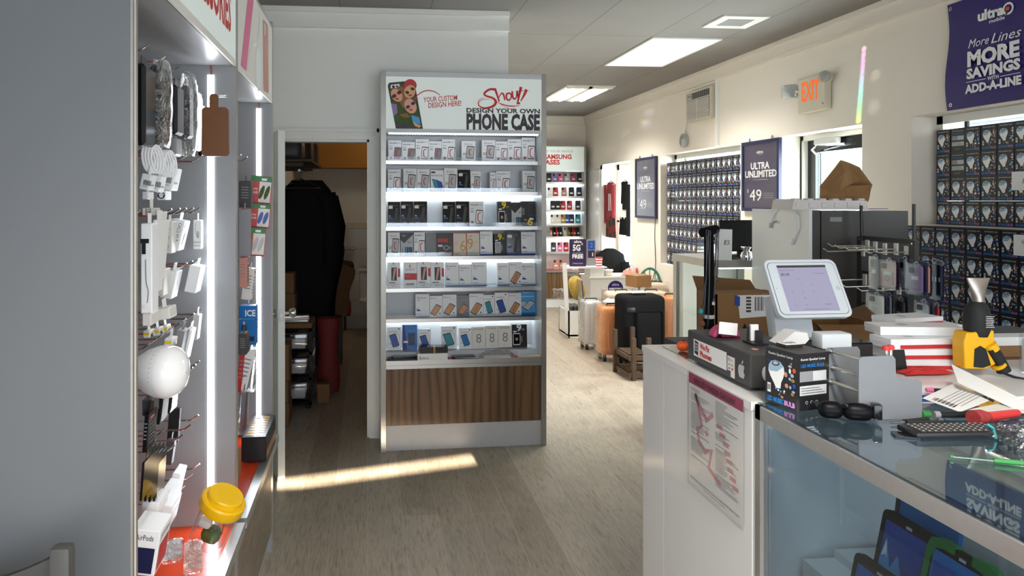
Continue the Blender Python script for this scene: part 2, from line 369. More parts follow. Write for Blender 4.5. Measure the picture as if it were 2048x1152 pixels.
# ---------------------------------------------------------------- setting
XR=3.38; XL=-.92; YB=10.87; YF=-1.5; HC=2.92; YP=4.90; XP=.975; YBATH=9.3
def wall_x(mb,X0,X1,y0,y1,holes,m,z1=HC):
    """wall slab between X0..X1 along Y with rectangular holes (ya,yb,za,zb), sorted by ya"""
    y=y0
    for a,b_,za,zb in holes:
        if a>y: mb.box(X0,y,0,X1,a,z1,m)
        if za>0: mb.box(X0,a,0,X1,b_,za,m)
        if zb<z1: mb.box(X0,a,zb,X1,b_,z1,m)
        y=b_
    if y<y1: mb.box(X0,y,0,X1,y1,z1,m)
def wall_y(mb,Y0,Y1,x0,x1,holes,m,z1=HC):
    x=x0
    for a,b_,za,zb in holes:
        if a>x: mb.box(x,Y0,0,a,Y1,z1,m)
        if za>0: mb.box(a,Y0,0,b_,Y1,za,m)
        if zb<z1: mb.box(a,Y0,zb,b_,Y1,z1,m)
        x=b_
    if x<x1: mb.box(x,Y0,0,x1,Y1,z1,m)
WR=.34
mb=MB(); mb.box(XL-.2,YF-.2,-.08,XR+WR,YB+.2,0,'plank_floor'); struct(mb,'floor')
mb=MB(); mb.box(XL-.2,YF-.2,HC,XR+WR,YB+.2,HC+.1,'ceiling_panel'); struct(mb,'ceiling')
mb=MB(); wall_x(mb,XR,XR+WR,YF-.2,YB+.2,[(2.55,4.167,1.47,2.14),(4.615,5.566,0,2.14),(6.22,8.005,.89,2.14),(8.94,10.06,.72,2.13)],'wall_paint'); struct(mb,'wall_right',smooth=0)
mb=MB(); mb.box(XL-.2,YF-.2,0,XL,YB+.2,HC,'partition_paint'); struct(mb,'wall_left')
mb=MB(); mb.box(XL,YB,0,XR,YB+.2,HC,'wall_paint'); struct(mb,'wall_back')
# front wall behind the photographer: slit shaped for the sun streak, added window below
mb=MB(); wall_y(mb,YF-.2,YF,XL,XR,[(.03,1.32,2.1,2.6)],'wall_paint')
W_=Fr((0,YF-.08,0),(1,0,0),(0,0,1)); zs=lambda x:2.252+.10*x   # slanting gap between two added boards shaping the sun streak
mb.ext([(.03,2.1),(1.32,2.1),(1.32,zs(1.32)-.029),(.03,zs(.03)-.029)],.03,'wall_paint',W_).ext([(.03,zs(.03)+.029),(1.32,zs(1.32)+.029),(1.32,2.6),(.03,2.6)],.03,'wall_paint',W_)
struct(mb,'wall_front',smooth=0)
mat('added_window_glow',(.7,.8,.9),.2,var=0,emit=.18,ecol=(.80,.89,1))  # glow for the pane of the added, unseen front window
mb=MB()
for x in (-.80,.06,.92,1.78,2.64): mb.box(x,YF,.60,x+.06,YF+.05,2.18,'trim_white')
mb.box(-.80,YF,.60,2.70,YF+.05,.65,'trim_white').box(-.80,YF,2.14,2.70,YF+.05,2.19,'trim_white').box(-.84,YF,.56,2.74,YF+.09,.60,'trim_white'); o=struct(mb,'added_window',smooth=0)  # unseen window frame added around the front fill light
MB().box(-.75,YF+.01,.65,2.65,YF+.016,2.14,'added_window_glow').build('window_pane',o,smooth=0)
mb=MB(); wall_y(mb,YP,YP+.12,XL,XP,[(-.775,.012,0,2.03)],'partition_paint'); struct(mb,'wall_partition',smooth=0)
mb=MB(); mb.box(XP-.12,YP+.12,0,XP,YBATH+.3,HC,'wall_paint'); struct(mb,'wall_bathroom_right')
mb=MB(); mb.box(XL,YBATH,0,XP-.12,YBATH+.12,1.31,'bath_tile').box(XL,YBATH-.008,1.25,XP-.12,YBATH,1.325,'cream').box(XL,YBATH,1.31,XP-.12,YBATH+.12,2.02,'partition_paint').box(XL,YBATH-.35,2.02,XP-.12,YBATH+.12,HC,'ochre').box(XL,YBATH-.25,0,XP-.12,YBATH,.17,'bath_tile'); struct(mb,'wall_bathroom_back')
# cornices
def cornice(mb,p0,p1,nrm):
    for d,h0,h1 in ((.05,2.885,2.919),(.03,2.80,2.885),(.038,2.785,2.80)):
        x0,y0=p0;x1,y1=p1
        mb.box(min(x0,x1,x0+nrm[0]*d,x1+nrm[0]*d),min(y0,y1,y0+nrm[1]*d,y1+nrm[1]*d),h0,max(x0,x1,x0+nrm[0]*d,x1+nrm[0]*d),max(y0,y1,y0+nrm[1]*d,y1+nrm[1]*d),h1,'wall_paint' if nrm[0] or p0[1]>6 else 'partition_paint')
mb=MB(); cornice(mb,(XR,YF),(XR,YB),(-1,0)); cornice(mb,(XP,YB),(XR,YB),(0,-1)); cornice(mb,(XL,YP),(XP,YP),(0,-1)); struct(mb,'trim_1',smooth=0)
# vertical cover strip and patched panel around the air conditioner
mb=MB(); mb.box(XR-.03,6.60,2.14,XR,6.64,2.785,'trim_white').box(XR-.012,6.64,2.76,XR,7.5,2.785,'wall_paint'); struct(mb,'trim_2',smooth=0)
# bathroom door casing
mb=MB()
for x0,x1,z0,z1 in ((-.775-.075,-.775,0,2.105),(.012,.087,0,2.105),(-.775,.012,2.03,2.105)):
    mb.box(x0,YP-.02,z0,x1,YP,z1,'trim_white')
    if z0==0: mb.box(x0+(.0 if x0<0 else .05),YP-.03,0,x0+(.025 if x0<0 else .075),YP-.02,z1,'trim_white').box(x0+.03,YP-.026,0,x0+.045,YP-.02,z1-.04,'trim_white')
    else: mb.box(x0-.07,YP-.03,z1-.025,x1+.07,YP-.02,z1,'trim_white').box(x0-.04,YP-.026,z1-.045,x1+.04,YP-.02,z1-.03,'trim_white')
mb.box(-.775,YP,0,-.755,YP+.12,2.03,'trim_white').box(-.003,YP,0,.012,YP+.12,2.03,'trim_white').box(-.775,YP,2.015,.012,YP+.12,2.03,'trim_white'); struct(mb,'trim_3',smooth=0)
# open bathroom door, swung towards the room
L=.735; mb=MB(); mb.box(0,-.02,.008,L,.02,2.02,'trim_white')
d1=struct(mb,'door_1',smooth=0); d1.location=(-.725,4.868,0); d1.rotation_euler=(0,0,R(-71.5))
mb=MB().box(L,-.013,.96-.035,L+.0015,.013,.96+.035,'steel').box(L,-.006,.948,L+.008,.006,.972,'zinc'); mb.build('latch_plate',d1,'brass-grey latch plate')
for sgn in (1,-1):
    mb=MB().lathe([(.026,0),(.028,.008),(.012,.012),(.012,.035),(.026,.045),(.03,.06),(.024,.072),(0.001,.075)],'steel',20,TR(L-.06,sgn*.02,.96,-90*sgn)); mb.build('door_knob',d1,'steel round knob')
# doorway recesses and windows on the right wall
mb=MB(); mb.box(XR+.17,2.55,1.47,XR+.20,2.6,2.14,'trim_white').box(XR+.17,4.12,1.47,XR+.20,4.167,2.14,'trim_white').box(XR+.17,2.55,2.09,XR+.20,4.167,2.14,'trim_white').box(XR+.18,3.95,1.47,XR+.195,3.97,2.1,'black'); o=struct(mb,'window_1',smooth=0)
MB().box(XR+.184,2.6,1.47,XR+.188,4.12,2.09,'glass').build('window_pane',o)
mb=MB(); mb.box(XR+.17,6.22,.89,XR+.20,6.27,2.14,'trim_white').box(XR+.17,7.95,.89,XR+.20,8.005,2.14,'trim_white').box(XR+.17,6.22,2.09,XR+.20,8.005,2.14,'trim_white').box(XR+.18,7.75,.89,XR+.195,7.765,2.1,'black'); o=struct(mb,'window_2',smooth=0)
MB().box(XR+.184,6.27,.89,XR+.188,7.95,2.09,'glass').build('window_pane',o)
mb=MB(); mb.box(XR+.22,8.94,.72,XR+.25,8.98,2.13,'trim_white').box(XR+.22,9.98,.72,XR+.25,10.06,2.13,'trim_white').box(XR+.22,8.94,2.05,XR+.25,10.06,2.13,'trim_white').box(XR+.22,8.94,1.3,XR+.25,10.06,1.33,'trim_white').box(XR-.02,8.9,.69,XR+.22,10.1,.72,'trim_white'); o=struct(mb,'window_3',smooth=0)
MB().box(XR+.233,8.98,.72,XR+.237,9.98,2.05,'glass').build('window_pane',o)
mb=MB(); mb.box(XR-.03,10.12,0,XR,10.83,2.06,'white_lam').box(XR-.012,10.06,0,XR,10.12,2.12,'trim_white').box(XR-.012,10.06,2.06,XR,10.87,2.12,'trim_white'); struct(mb,'door_2',smooth=0)
# exit door: white jamb lining, black frame, glass
mb=MB(); mb.box(XR+.16,5.53,0,XR+.30,5.566,2.14,'trim_white').box(XR+.16,4.615,2.10,XR+.30,5.566,2.14,'trim_white').box(XR+.155,5.552,0,XR+.16,5.566,2.14,'black'); struct(mb,'trim_4',smooth=0)
mb=MB()
for a in ((5.43,0,5.53,2.10),(4.615,0,4.70,2.10),(4.70,2.0,5.43,2.10),(4.70,0,5.43,.25)): mb.box(XR+.20,a[0],a[1],XR+.25,a[2],a[3],'gloss_black')
d3=struct(mb,'door_3',smooth=0)
MB().box(XR+.222,4.70,.25,XR+.228,5.43,2.0,'glass').build('door_glass',d3)
mb=MB().rbox((XR+.155,5.22,2.075),(.05,.27,.05),.012,'light_grey'); mb.build('door_closer',d3,'grey metal door closer')
MB().tube([(XR+.15,5.40,2.02),(XR+.10,5.25,2.045),(XR+.16,5.02,2.04)],.008,'chrome').tube([(XR+.15,5.40,2.02),(XR+.19,5.42,1.99)],.01,'steel').build('closer_arm',d3)
# outdoors seen through the door glass
mb=MB(); mb.box(11,-4,-.2,11.3,26,2.5,'pale_green').box(10.4,-4,2.5,11.6,26,2.78,'white').box(10.9,-4,3.6,11.2,26,3.7,'white'); mb.add([(10.35,-4,2.75),(10.35,26,2.75),(14,26,4.4),(14,-4,4.4)],[(0,1,2,3)],'shingle')
tag(mb.build('building'),'pale building with grey roof seen through the exit door glass','building')
mb=MB().box(XR+WR+.02,-8,-.12,30,30,-.05,'light_grey'); struct(mb,'ground')
# skirting
mb=MB(); mb.box(XR-.015,YF,0,XR,4.6,.09,'trim_white').box(XR-.015,5.58,0,XR,10.05,.09,'trim_white').box(XP,YB-.015,0,XR,YB,.09,'trim_white'); struct(mb,'baseboard_right',smooth=0)
# ceiling lights
def ceil_light(x0,x1,y0,y1,label,open_):
    t=thing('ceiling_light',label,'ceiling light',((x0+x1)/2,(y0+y1)/2,HC),group='recessed ceiling lights'); hx=(x1-x0)/2; hy=(y1-y0)/2
    mb=MB()
    for a in ((-hx-.02,-hy-.02,-hx,hy+.02),(hx,-hy-.02,hx+.02,hy+.02),(-hx,-hy-.02,hx,-hy),(-hx,hy,hx,hy+.02)): mb.box(a[0],a[1],-.012,a[2],a[3],-.001,'trim_white')
    mb.build('frame',t,smooth=0)
    lamp('ceiling_lamp','AREA',((x0+x1)/2,(y0+y1)/2,HC-.04),(0,0,0),(18 if y1<4 else 9 if y1<7 else 13),(1,.95,.87),shape='RECTANGLE',size=x1-x0-.06,size_y=y1-y0-.06,spread=R(116))
    if not open_: MB().box(-hx,-hy,-.008,hx,hy,-.003,'lamp_emit').build('diffuser',t)
    else:
        mb=MB().box(-hx,-hy,-.004,hx,hy,-.002,'offwhite'); 
        mb.box(-.02,-hy,-.03,.02,hy,-.004,'trim_white').box(-hx,hy-.06,-.03,hx,hy,-.004,'trim_white').box(-hx,-hy,-.03,hx,-hy+.06,-.004,'trim_white'); mb.build('tray',t,smooth=0)
        for x in (-.2,-.08,.08,.2)[:4]: MB().tube([(x,-hy+.06,-.03),(x,hy-.06,-.03)],.014,'tube_emit').build('lamp_tube',t)
ceil_light(2.285,2.825,5.53,6.67,'bright rectangular ceiling light with a frosted panel nearest the camera',False)
ceil_light(2.265,2.79,7.92,9.02,'farther ceiling light with bare glowing tubes and no cover',True)
ceil_light(.45,.99,-.55,.59,'added rectangular ceiling light above the photographer, out of view',False)  # unseen fixture added to brighten the foreground
t=thing('ceiling_vent','grey square ceiling vent with white surround near the right wall','vent',(2.66,4.97,HC))
MB().box(-.17,-.17,-.012,.17,-.10,0,'trim_white').box(-.17,.10,-.012,.17,.17,0,'trim_white').box(-.17,-.10,-.012,-.10,.10,0,'trim_white').box(.10,-.10,-.012,.17,.10,0,'trim_white').build('frame',t,smooth=0)
mb=MB().box(-.1,-.1,-.004,.1,.1,-.002,'char_grey')
for i in range(9): mb.box(-.1,-.095+i*.0225,-.010,.1,-.085+i*.0225,-.003,'light_grey')
mb.build('grille',t,smooth=0)
# ================================================================ printed retail boxes (front faces -Y, origin at bottom centre of the front)
def face(w): return Fr((-w/2,0,0),(1,0,0),(0,0,1))
PB={}
def pbox(kind,w=.088,h=.165,d=.022,base='white'):
    mb=MB(); mb.box(-w/2,0,0,w/2,d,h,base); f=face(w); U=lambda a:a*w; V=lambda a:a*h
    def rc(a,b,c,e,m,l=None): mb.rect(f,U(a),V(b),U(c),V(e),m,l)
    def phone(cx,cy,s,ang,body,scr,lift=.0006,asp=.5):
        M=f@TR(U(cx),V(cy),0,0,0,ang); mb.poly(M,mb.rr(s*asp,s,s*.07,3),body,lift); mb.poly(M,mb.rr(s*asp*.86,s*.86,s*.03,2),scr,lift+.0005)
    def lines(a,b,c,n,m='mid_grey',st=.03):
        for i in range(n): rc(a,b-i*st,a+(c-a)*(1-.25*(i%2)),b-i*st+.012,m)
    if kind in('G','GR'):
        mb.text(f,'GLASS',U(.08),V(.84),V(.055),'black',U(.55),off=.02); rc(.64,.86,.92,.875,'mid_grey'); lines(.08,.72,.36,2); lines(.08,.62,.34,3,'black')
        if kind=='GR': phone(.7,.38,.092,-4,'signgrey','mid_grey')
        else: phone(.7,.38,.092,-4,'black','white')
        mb.ribbon(f,[(U(.82),V(.55)),(U(.62),V(.5)),(U(.62),V(.22)),(U(.84),V(.18))],.006,'red',.0016,3); mb.ring(f,U(.2),V(.15),.007,.011,'red')
        mb.disc(f,U(.2),V(.15),.006,.006,'black'); 
    elif kind=='EP':
        mb.text(f,'Entro',U(.22),V(.82),V(.07),'signgrey',U(.55)); lines(.15,.74,.8,1); lines(.08,.4,.36,4,'black'); phone(.62,.45,.10,-5,'signgrey','light_grey'); mb.ribbon(f,[(U(.7),V(.6)),(U(.55),V(.55)),(U(.55),V(.34)),(U(.68),V(.32))],.006,'red',.0016,3); rc(.1,.05,.5,.065,'black')
    elif kind=='E':
        mb.text(f,'Entro',U(.12),V(.81),V(.075),'signgrey',U(.68)); lines(.1,.74,.38,2); rc(.08,.38,.2,.4,'black'); mb.poly(f,[(U(.08),V(.27)),(U(.4),V(.27)),(U(.26),V(.35)),(U(.08),V(.35))],'blue'); mb.poly(f,[(U(.5),V(.14)),(U(.74),V(.12)),(U(.86),V(.72)),(U(.62),V(.74))],'paper'); lines(.08,.14,.45,1,'black'); rc(0,0,1,.055,'blue',.0009)
    elif kind=='K':
        mb.text(f,'Entro',U(.2),V(.83),V(.06),'mid_grey',U(.6)); mb.poly(f,[(U(.48),V(.14)),(U(.68),V(.12)),(U(.86),V(.76)),(U(.64),V(.78))],'char_grey'); rc(.06,.72,.38,.84,'paper',.0009); mb.poly(f,[(U(.06),V(.3)),(U(.44),V(.3)),(U(.28),V(.38)),(U(.08),V(.38))],'blue'); rc(.1,.41,.2,.45,'paper'); lines(.08,.16,.45,1,'light_grey'); rc(0,0,1,.07,'blue',.0009)
    elif kind in('N9','N6','N9W'):
        up=kind!='N6'; c9='yellow' if kind!='N9W' else 'white'
        if up: mb.text(f,'9',U(.3),V(.72),V(.3),c9,U(.34),off=.03); mb.text(f,'H',U(.68),V(.74),V(.09),c9); rc(.08,.66,.3,.72,'paper',.0009); phone(.3,.36,.085,0,'white','gloss_black'); mb.disc(f,U(.3),V(.36),.008,.011,'rose',.0018)
        else: mb.text(f,'6',U(.4),V(.02),V(.32),c9,U(.4),off=.03); mb.text(f,'H',U(.2),V(.2),V(.09),c9); phone(.75,.68,.085,0,'dark_grey','black'); rc(.56,.24,.84,.32,'paper',.0009)
        mb.text(f,'GLASS',U(.68 if up else .2),V(.22 if up else .45),V(.1),'light_grey',.045,rot=90)
    elif kind=='S9':
        mb.poly(f,[(0,V(1)),(U(1),V(1)),(U(.98),V(.92)),(U(.28),V(.55)),(0,V(.7))],'black'); lines(.1,.9,.5,2,'white',.05); mb.text(f,'9H',U(.58),V(.54),V(.08),'black',U(.3)); rc(.35,.06,.92,.38,'black'); rc(.4,.08,.5,.36,'teal',.0012); rc(.6,.08,.7,.36,'cyan_blue',.0012); lines(.1,.3,.2,4,'black',.06)
    elif kind=='PB':
        rc(0,0,1,.14,'purple'); mb.text(f,'PROTECTOR',U(.06),V(.72),V(.07),'black',U(.86)); rc(.06,.87,.36,.94,'black'); mb.poly(f,[(U(.08),V(.62)),(U(.5),V(.56)),(U(.75),V(.12)),(U(.3),V(.16))],'teal',.0010); mb.poly(f,[(U(.4),V(.58)),(U(.85),V(.46)),(U(1),V(.12)),(U(.62),V(.14))],'blue',.0014); mb.disc(f,U(.18),V(.28),.008,.008,'offwhite')
        for i in range(4): mb.disc(f,U(.2+.22*i),V(.07),.006,.006,'white',.0012)
    elif kind=='DR':
        rc(.03,.6,.72,.76,'red'); rc(.06,.4,.36,.48,'paper'); mb.ring(f,U(.6),V(.35),.012,.017,'light_grey'); lines(.1,.16,.6,2,'white',.05); rc(.74,.02,.76,.96,'black'); mb.ring(f,U(.9),V(.35),.006,.01,'mid_grey')
    elif kind in('GD6','GD9'):
        for a in ((0,.0,.03,1),(.97,0,1,1),(0,.97,1,1)): rc(*a,'orange')
        if kind=='GD6': mb.text(f,'6',U(.52),V(.2),V(.5),'gold',U(.44)); lines(.12,.56,.4,2,'gold',.06); rc(.05,.03,.45,.1,'gold')
        else: mb.text(f,'9',U(.05),V(.28),V(.5),'gold',U(.44)); lines(.6,.6,.85,2,'gold',.06); rc(.18,.84,.45,.86,'black')
    elif kind=='Q':
        mb.disc(f,U(.45),V(.96),.004,.008,'red'); mb.text(f,'QUARTZ',U(.24),V(.87),V(.03),'mid_grey',U(.42)); rc(.28,.28,.72,.8,'char_grey'); mb.poly(f,[(U(.36),V(.3)),(U(.5),V(.3)),(U(.68),V(.76)),(U(.5),V(.78))],'rose',.0012); rc(.82,.42,1,.76,'red'); rc(.1,.18,.6,.21,'black'); rc(.1,.13,.9,.14,'red'); rc(.3,.06,.6,.075,'black')
    elif kind=='QR':
        mb.disc(f,U(.48),V(.83),.006,.012,'red'); mb.disc(f,U(.48),V(.82),.003,.006,'white',.0012); mb.text(f,'QUARTZ',U(.14),V(.68),V(.06),'signgrey',U(.72)); rc(.05,.3,1,.56,'red'); lines(.1,.46,.55,2,'white',.06); rc(.18,.08,.8,.16,'mid_grey')
    elif kind in('EG','EGC'):
        mb.text(f,'Entro',U(.08),V(.86),V(.055),'black',U(.5)); mb.text(f,'GLASS',U(.5),V(.76),V(.045),'light_grey',U(.4)); phone(.48,.34,.085,-30,'black','rose'); mb.poly(f@TR(U(.48),V(.34),.0012,0,0,-30),[(-.006,-.03),(.012,-.03),(.004,.03),(-.012,.03)],'gold'); mb.poly(f,[(U(.72),V(.2)),(U(.86),V(.2)),(U(.79),V(.13))],'black')
        for i in range(5): rc(.08+.18*i,.04,.16+.18*i,.075,'mid_grey')
    elif kind in('CP','CPB','CPN'):
        mb.poly(f,[(U(.76),V(.94)),(U(.9),V(.94)),(U(.83),V(.86))],'black'); mb.text(f,'CASE PROTECT',U(.1),V(.77),V(.05),'signgrey',U(.68)); phone(.48,.42,.092,16,'black',{'CP':'teal','CPB':'cyan_blue','CPN':'blue'}[kind]); mb.ribbon(f,[(U(.72),V(.68)),(U(.86),V(.66)),(U(.86),V(.25))],.0012,'black',None,2); mb.text(f,'GLASS',U(.22),V(.08),V(.08),'mid_grey',U(.56)); lines(.12,.3,.28,3,'mid_grey')
    elif kind=='BL':
        rc(0,0,1,.12,'cyan_blue'); mb.text(f,'Entro',U(.3),V(.92),V(.045),'white',U(.4)); rc(.1,.78,.9,.8,'white')
        for a,ang in ((.38,40),(.62,-35)): phone(a,.42,.07,ang,'char_grey','light_grey',.0006+.001*(a>.5))
        lines(.15,.07,.85,1,'white')
    elif kind=='BLG':
        mb.poly(f,[(0,0),(U(.3),0),(U(.12),V(1)),(0,V(1))],'purple'); mb.text(f,'GLASS',U(.4),V(.72),V(.09),'skyblue',U(.55)); phone(.6,.42,.08,0,'purple','navy'); rc(.06,.28,.36,.36,'paper',.0012)
    elif kind=='E8':
        mb.text(f,'5D GLASS',U(.14),V(.86),V(.07),'signgrey',U(.68)); mb.text(f,'8',U(.3),V(.26),V(.44),'mid_grey',U(.4)); lines(.35,.1,.65,1,'light_grey')
    return mb.mesh('box_'+kind,30)
_spec={'G':('white',),'GR':('white',),'EP':('paper',),'E':('white',),'K':('gloss_black',),'N9':('black',),'N6':('black',),'N9W':('black',),'S9':('light_grey',),'PB':('white',),'DR':('dark_grey',),'GD6':('cream',),'GD9':('cream',),'Q':('white',),'QR':('white',),'EG':('white',),'EGC':('mid_grey',),'CP':('white',),'CPB':('white',),'CPN':('white',),'BL':('skyblue',),'BLG':('cyan_blue',),'E8':('offwhite',)}
def pm(k):
    if k not in PB: PB[k]=pbox(k,base=_spec[k][0])
    return PB[k]
LOOK={'G':'white screen protector box, red outline phone','GR':'white screen protector box, grey phone picture','EP':'white box with grey and red phone','E':'white glass box with blue base band','K':'black glass box with blue base band','N9':'black box with yellow nine','N6':'black box turned over, yellow six','N9W':'black box with white nine','S9':'silver box with black corner','PB':'blue and purple protector box','DR':'dark brown box with red panel','GD6':'cream and gold box with six','GD9':'cream and gold box with nine','Q':'white box with red tab','QR':'white box with red block','EG':'white glass box, tilted phone picture','EGC':'grey glass box, tilted phone picture','CP':'white box with tilted teal phone','CPB':'white box with tilted blue phone','CPN':'white box with tilted navy phone','BL':'sky blue box with two phones','BLG':'blue and purple glass box','E8':'beige box with big number eight'}
# ================================================================ the "design your own phone case" kiosk
KX,KY,KR=.086,4.60,1.6
kiosk=thing('display_kiosk','tall white shelving kiosk with wood-look base and red lettered header','display unit',(KX,KY,0),KR)
KW=1.09; KD=.265; KH=2.45
for x0 in (0,KW-.032):
    mb=MB().box(x0,.004,0,x0+.032,KD,KH,'kiosk_white').box(x0,0,0,x0+.032,.004,KH,'edge_alu'); mb.build('side_panel',kiosk,smooth=0)
MB().box(.032,KD-.015,0,KW-.032,KD,KH,'kiosk_white').build('back_panel',kiosk,smooth=0)
MB().box(.032,.012,KH-.005,KW-.032,KD-.015,KH-.001,'kiosk_white').box(.032,.002,2.415,KW-.032,.012,KH-.004,'kiosk_white').box(.032,.002,2.055,KW-.032,KD-.015,2.08,'kiosk_white').build('header_box',kiosk,smooth=0)
sg=MB().box(.032,.003,2.08,KW-.032,.012,2.415,'sign_lit').build('header_sign',kiosk,'white header sign with red and dark lettering',smooth=0)
SF=Fr((.032,.0025,2.08),(1,0,0),(0,0,1)); SW=KW-.064; SHh=.335
sx=lambda p:(p-93)/(1905-93)*SW; sz=lambda p:(725-p)/(725-115)*SHh
mb=MB(); mb.lift=.001
mb.text(SF,'DESIGN YOUR OWN',sx(1018),sz(524),.030,'signgrey',sx(1885)-sx(1018),off=.035)
mb.text(SF,'PHONE CASE',sx(1018),sz(716),.1,'signgrey',sx(1885)-sx(1018),off=.05)
mb.build('heading_lettering',sg,'dark grey capital lettering',smooth=0); mb=MB(); mb.lift=.001
mb.text(SF,'YOUR CUSTOM',sx(525),sz(413),.034,'signred',.222,off=.012,shear=.12,rot=5); mb.text(SF,'DESIGN HERE!',sx(578),sz(478),.034,'signred',.218,off=.012,shear=.12,rot=5)
mb.ribbon(SF,[(sx(710),sz(325)),(sx(660),sz(290)),(sx(580),sz(272)),(sx(510),sz(290)),(sx(445),sz(335))],[.004,.006,.007,.007,.006],'signred')
mb.lift=.0035; mb.poly(SF,[(sx(452),sz(338)),(sx(400),sz(385)),(sx(470),sz(368)),(sx(440),sz(362))],'signred'); mb.lift=.001
mb.build('caption_lettering',sg,'red slanted capitals with curved arrow',smooth=0); mb=MB(); mb.lift=.001
def px(L): return [(sx(a),sz(b)) for a,b in L]
mb.ribbon(SF,px([(1348,244),(1290,246),(1232,288),(1240,320),(1330,350),(1362,395),(1330,445),(1240,470),(1175,450),(1155,410),(1175,370),(1228,345)]),[.016,.014,.014,.012,.014,.018,.016,.012,.008,.006,.004,.002],'signred')
mb.ribbon(SF,px([(1350,232),(1378,310),(1402,390)]),[.016,.013,.010],'signred'); mb.ribbon(SF,px([(1395,350),(1420,300),(1440,290),(1455,310),(1470,372)]),[.004,.008,.011,.012,.009],'signred')
mb.ribbon(SF,px([(1520,285),(1490,300),(1488,345),(1512,372),(1540,345),(1542,300),(1520,285)]),[.012,.012,.012,.010,.009,.010,.012],'signred')
mb.ribbon(SF,px([(1555,262),(1562,330),(1582,355),(1605,330),(1612,255)]),[.012,.012,.011,.008,.010],'signred'); mb.ribbon(SF,px([(1612,258),(1630,350)]),[.010,.010],'signred')
mb.ribbon(SF,px([(1660,210),(1640,300),(1615,418)]),[.020,.014,.010],'signred'); mb.ribbon(SF,px([(1620,265),(1690,250)]),[.006,.004],'signred')
mb.ribbon(SF,px([(1725,238),(1700,300),(1655,382)]),[.022,.016,.005],'signred'); mb.disc(SF,sx(1636),sz(405),.008,.008,'signred')
mb.ribbon(SF,px([(1370,392),(1450,425),(1550,442),(1645,432)]),[.002,.007,.008,.002],'signred'); mb.ribbon(SF,px([(1390,400),(1470,450),(1540,478),(1590,470)]),[.001,.003,.004,.001],'signred'); mb.ribbon(SF,px([(1155,430),(1190,380),(1260,362),(1320,372)]),[.002,.003,.003,.001],'signred'); mb.text(SF,'TM',sx(1745),sz(258),.006,'signgrey')
mb.build('script_lettering',sg,'red brush script word',smooth=0); mb=MB(); mb.lift=.001
# pictured phone case: kids lying on the grass
ph=[(205,725),(112,225),(130,190),(385,160),(420,185),(515,725)]
mb.poly(SF,px(ph),'signgrey',.0012)
mb.poly(SF,px([(190,590),(135,255),(160,225),(372,192),(400,205),(470,560),(495,725),(420,725),(390,660),(250,660),(205,630)]),'grass',.0016)
mb.poly(SF,px([(145,255),(148,215),(245,200),(252,245)]),'white',.002); mb.disc(SF,sx(178),sz(236),.009,.009,'black',.0026); mb.disc(SF,sx(218),sz(229),.006,.006,'black',.0026)
for (cx,cy,rx,ry,a,hair,gl) in ((215,335,.034,.046,35,(255,300),'red'),(365,290,.036,.044,-20,(370,215),'yellow'),(372,460,.038,.050,25,(330,415),'pink')):
    mb.disc(SF,sx(hair[0]),sz(hair[1]),.042,.04,'hair' if cy!=290 else 'red',.0020); mb.disc(SF,sx(cx),sz(cy),rx,ry,'skin',.0026,a=a)
    for k in (-1,1): mb.disc(SF,sx(cx)+k*.017,sz(cy)+.006+k*.012,.0165,.0125,gl,.0032,a=a); mb.disc(SF,sx(cx)+k*.017,sz(cy)+.006+k*.012,.0135,.0098,'black',.0038,a=a)
    mb.disc(SF,sx(cx)+.002,sz(cy)-.024,.012,.006,'red',.0038)
mb.poly(SF,px([(150,430),(215,440),(225,540),(180,580)]),'lilac',.0030); mb.poly(SF,px([(380,565),(470,590),(490,670),(400,650)]),'skyblue',.0034); mb.poly(SF,px([(395,640),(495,690),(470,715),(420,690)]),'skin',.0038); mb.poly(SF,px([(240,560),(330,540),(370,590),(300,600)]),'hair',.0030)
mb.build('phone_picture',sg,'picture of a phone case with three children on grass',smooth=0)
mb=MB().box(.05,.015,2.047,KW-.05,.03,2.055,'led_base'); 
for i in range(60): mb.box(.055+i*.0165,.017,2.0445,.061+i*.0165,.028,2.047,'strip_emit')
mb.build('led_strip',kiosk,'glowing white LED strip',smooth=0)
SHZ=[]
rows=[(323,None),(385,None),(454.5,None),(513.6,None),(576.7,None),(637.5,None),(702,None)]
for i,(py,_) in enumerate(rows):
    z=at(780,py,4.735).z; SHZ.append(z)
    if i<6: mb=MB().box(.033,.09,z-.018,KW-.033,KD-.015,z-.002,'kiosk_white').box(.033,.082,z-.020,KW-.033,.09,z+.004,'alu')
    else: mb=MB().box(.033,.09,.58,KW-.033,KD-.015,z-.002,'kiosk_white')
    mb.build('shelf' if i<6 else 'display_step',kiosk,smooth=0)
    if i<6: MB().box(.04,.0835,z+.004,KW-.04,.0855,z+.03,'acrylic').build('shelf_lip',kiosk,smooth=0)
    if i in (1,3,5): MB().box(.04,KD-.05,z-.032,KW-.04,KD-.017,z-.018,'strip_emit').build('led_strip',kiosk,'glowing white LED strip',smooth=0)
MB().box(.033,.004,.572,KW-.033,KD-.015,.58,'deck_orange').build('deck',kiosk,'orange deck',smooth=0)
MB().box(.033,0,.555,KW-.033,.012,.584,'alu').box(.033,.004,.53,KW-.033,.016,.553,'alu').build('deck_edge',kiosk,smooth=0)
MB().box(.034,.014,.165,KW-.034,.032,.528,'walnut').build('drawer_front',kiosk,'walnut-look front panel',smooth=0)
mat('brushed_plate',(.52,.52,.53),.62,.15,var=.05,scale=30)
MB().box(.033,.02,.0,KW-.033,.034,.162,'brushed_plate').build('kick_plate',kiosk,'brushed metal kick plate',smooth=0)
mb=MB().box(1.155,4.965,0,1.235,4.99,2.0,'gloss_white'); tag(mb.build('wall_board',smooth=0),'narrow white board standing just behind the kiosk','board')
KM=Matrix.Translation((KX,KY,0))@Matrix.Rotation(R(KR),4,'Z')
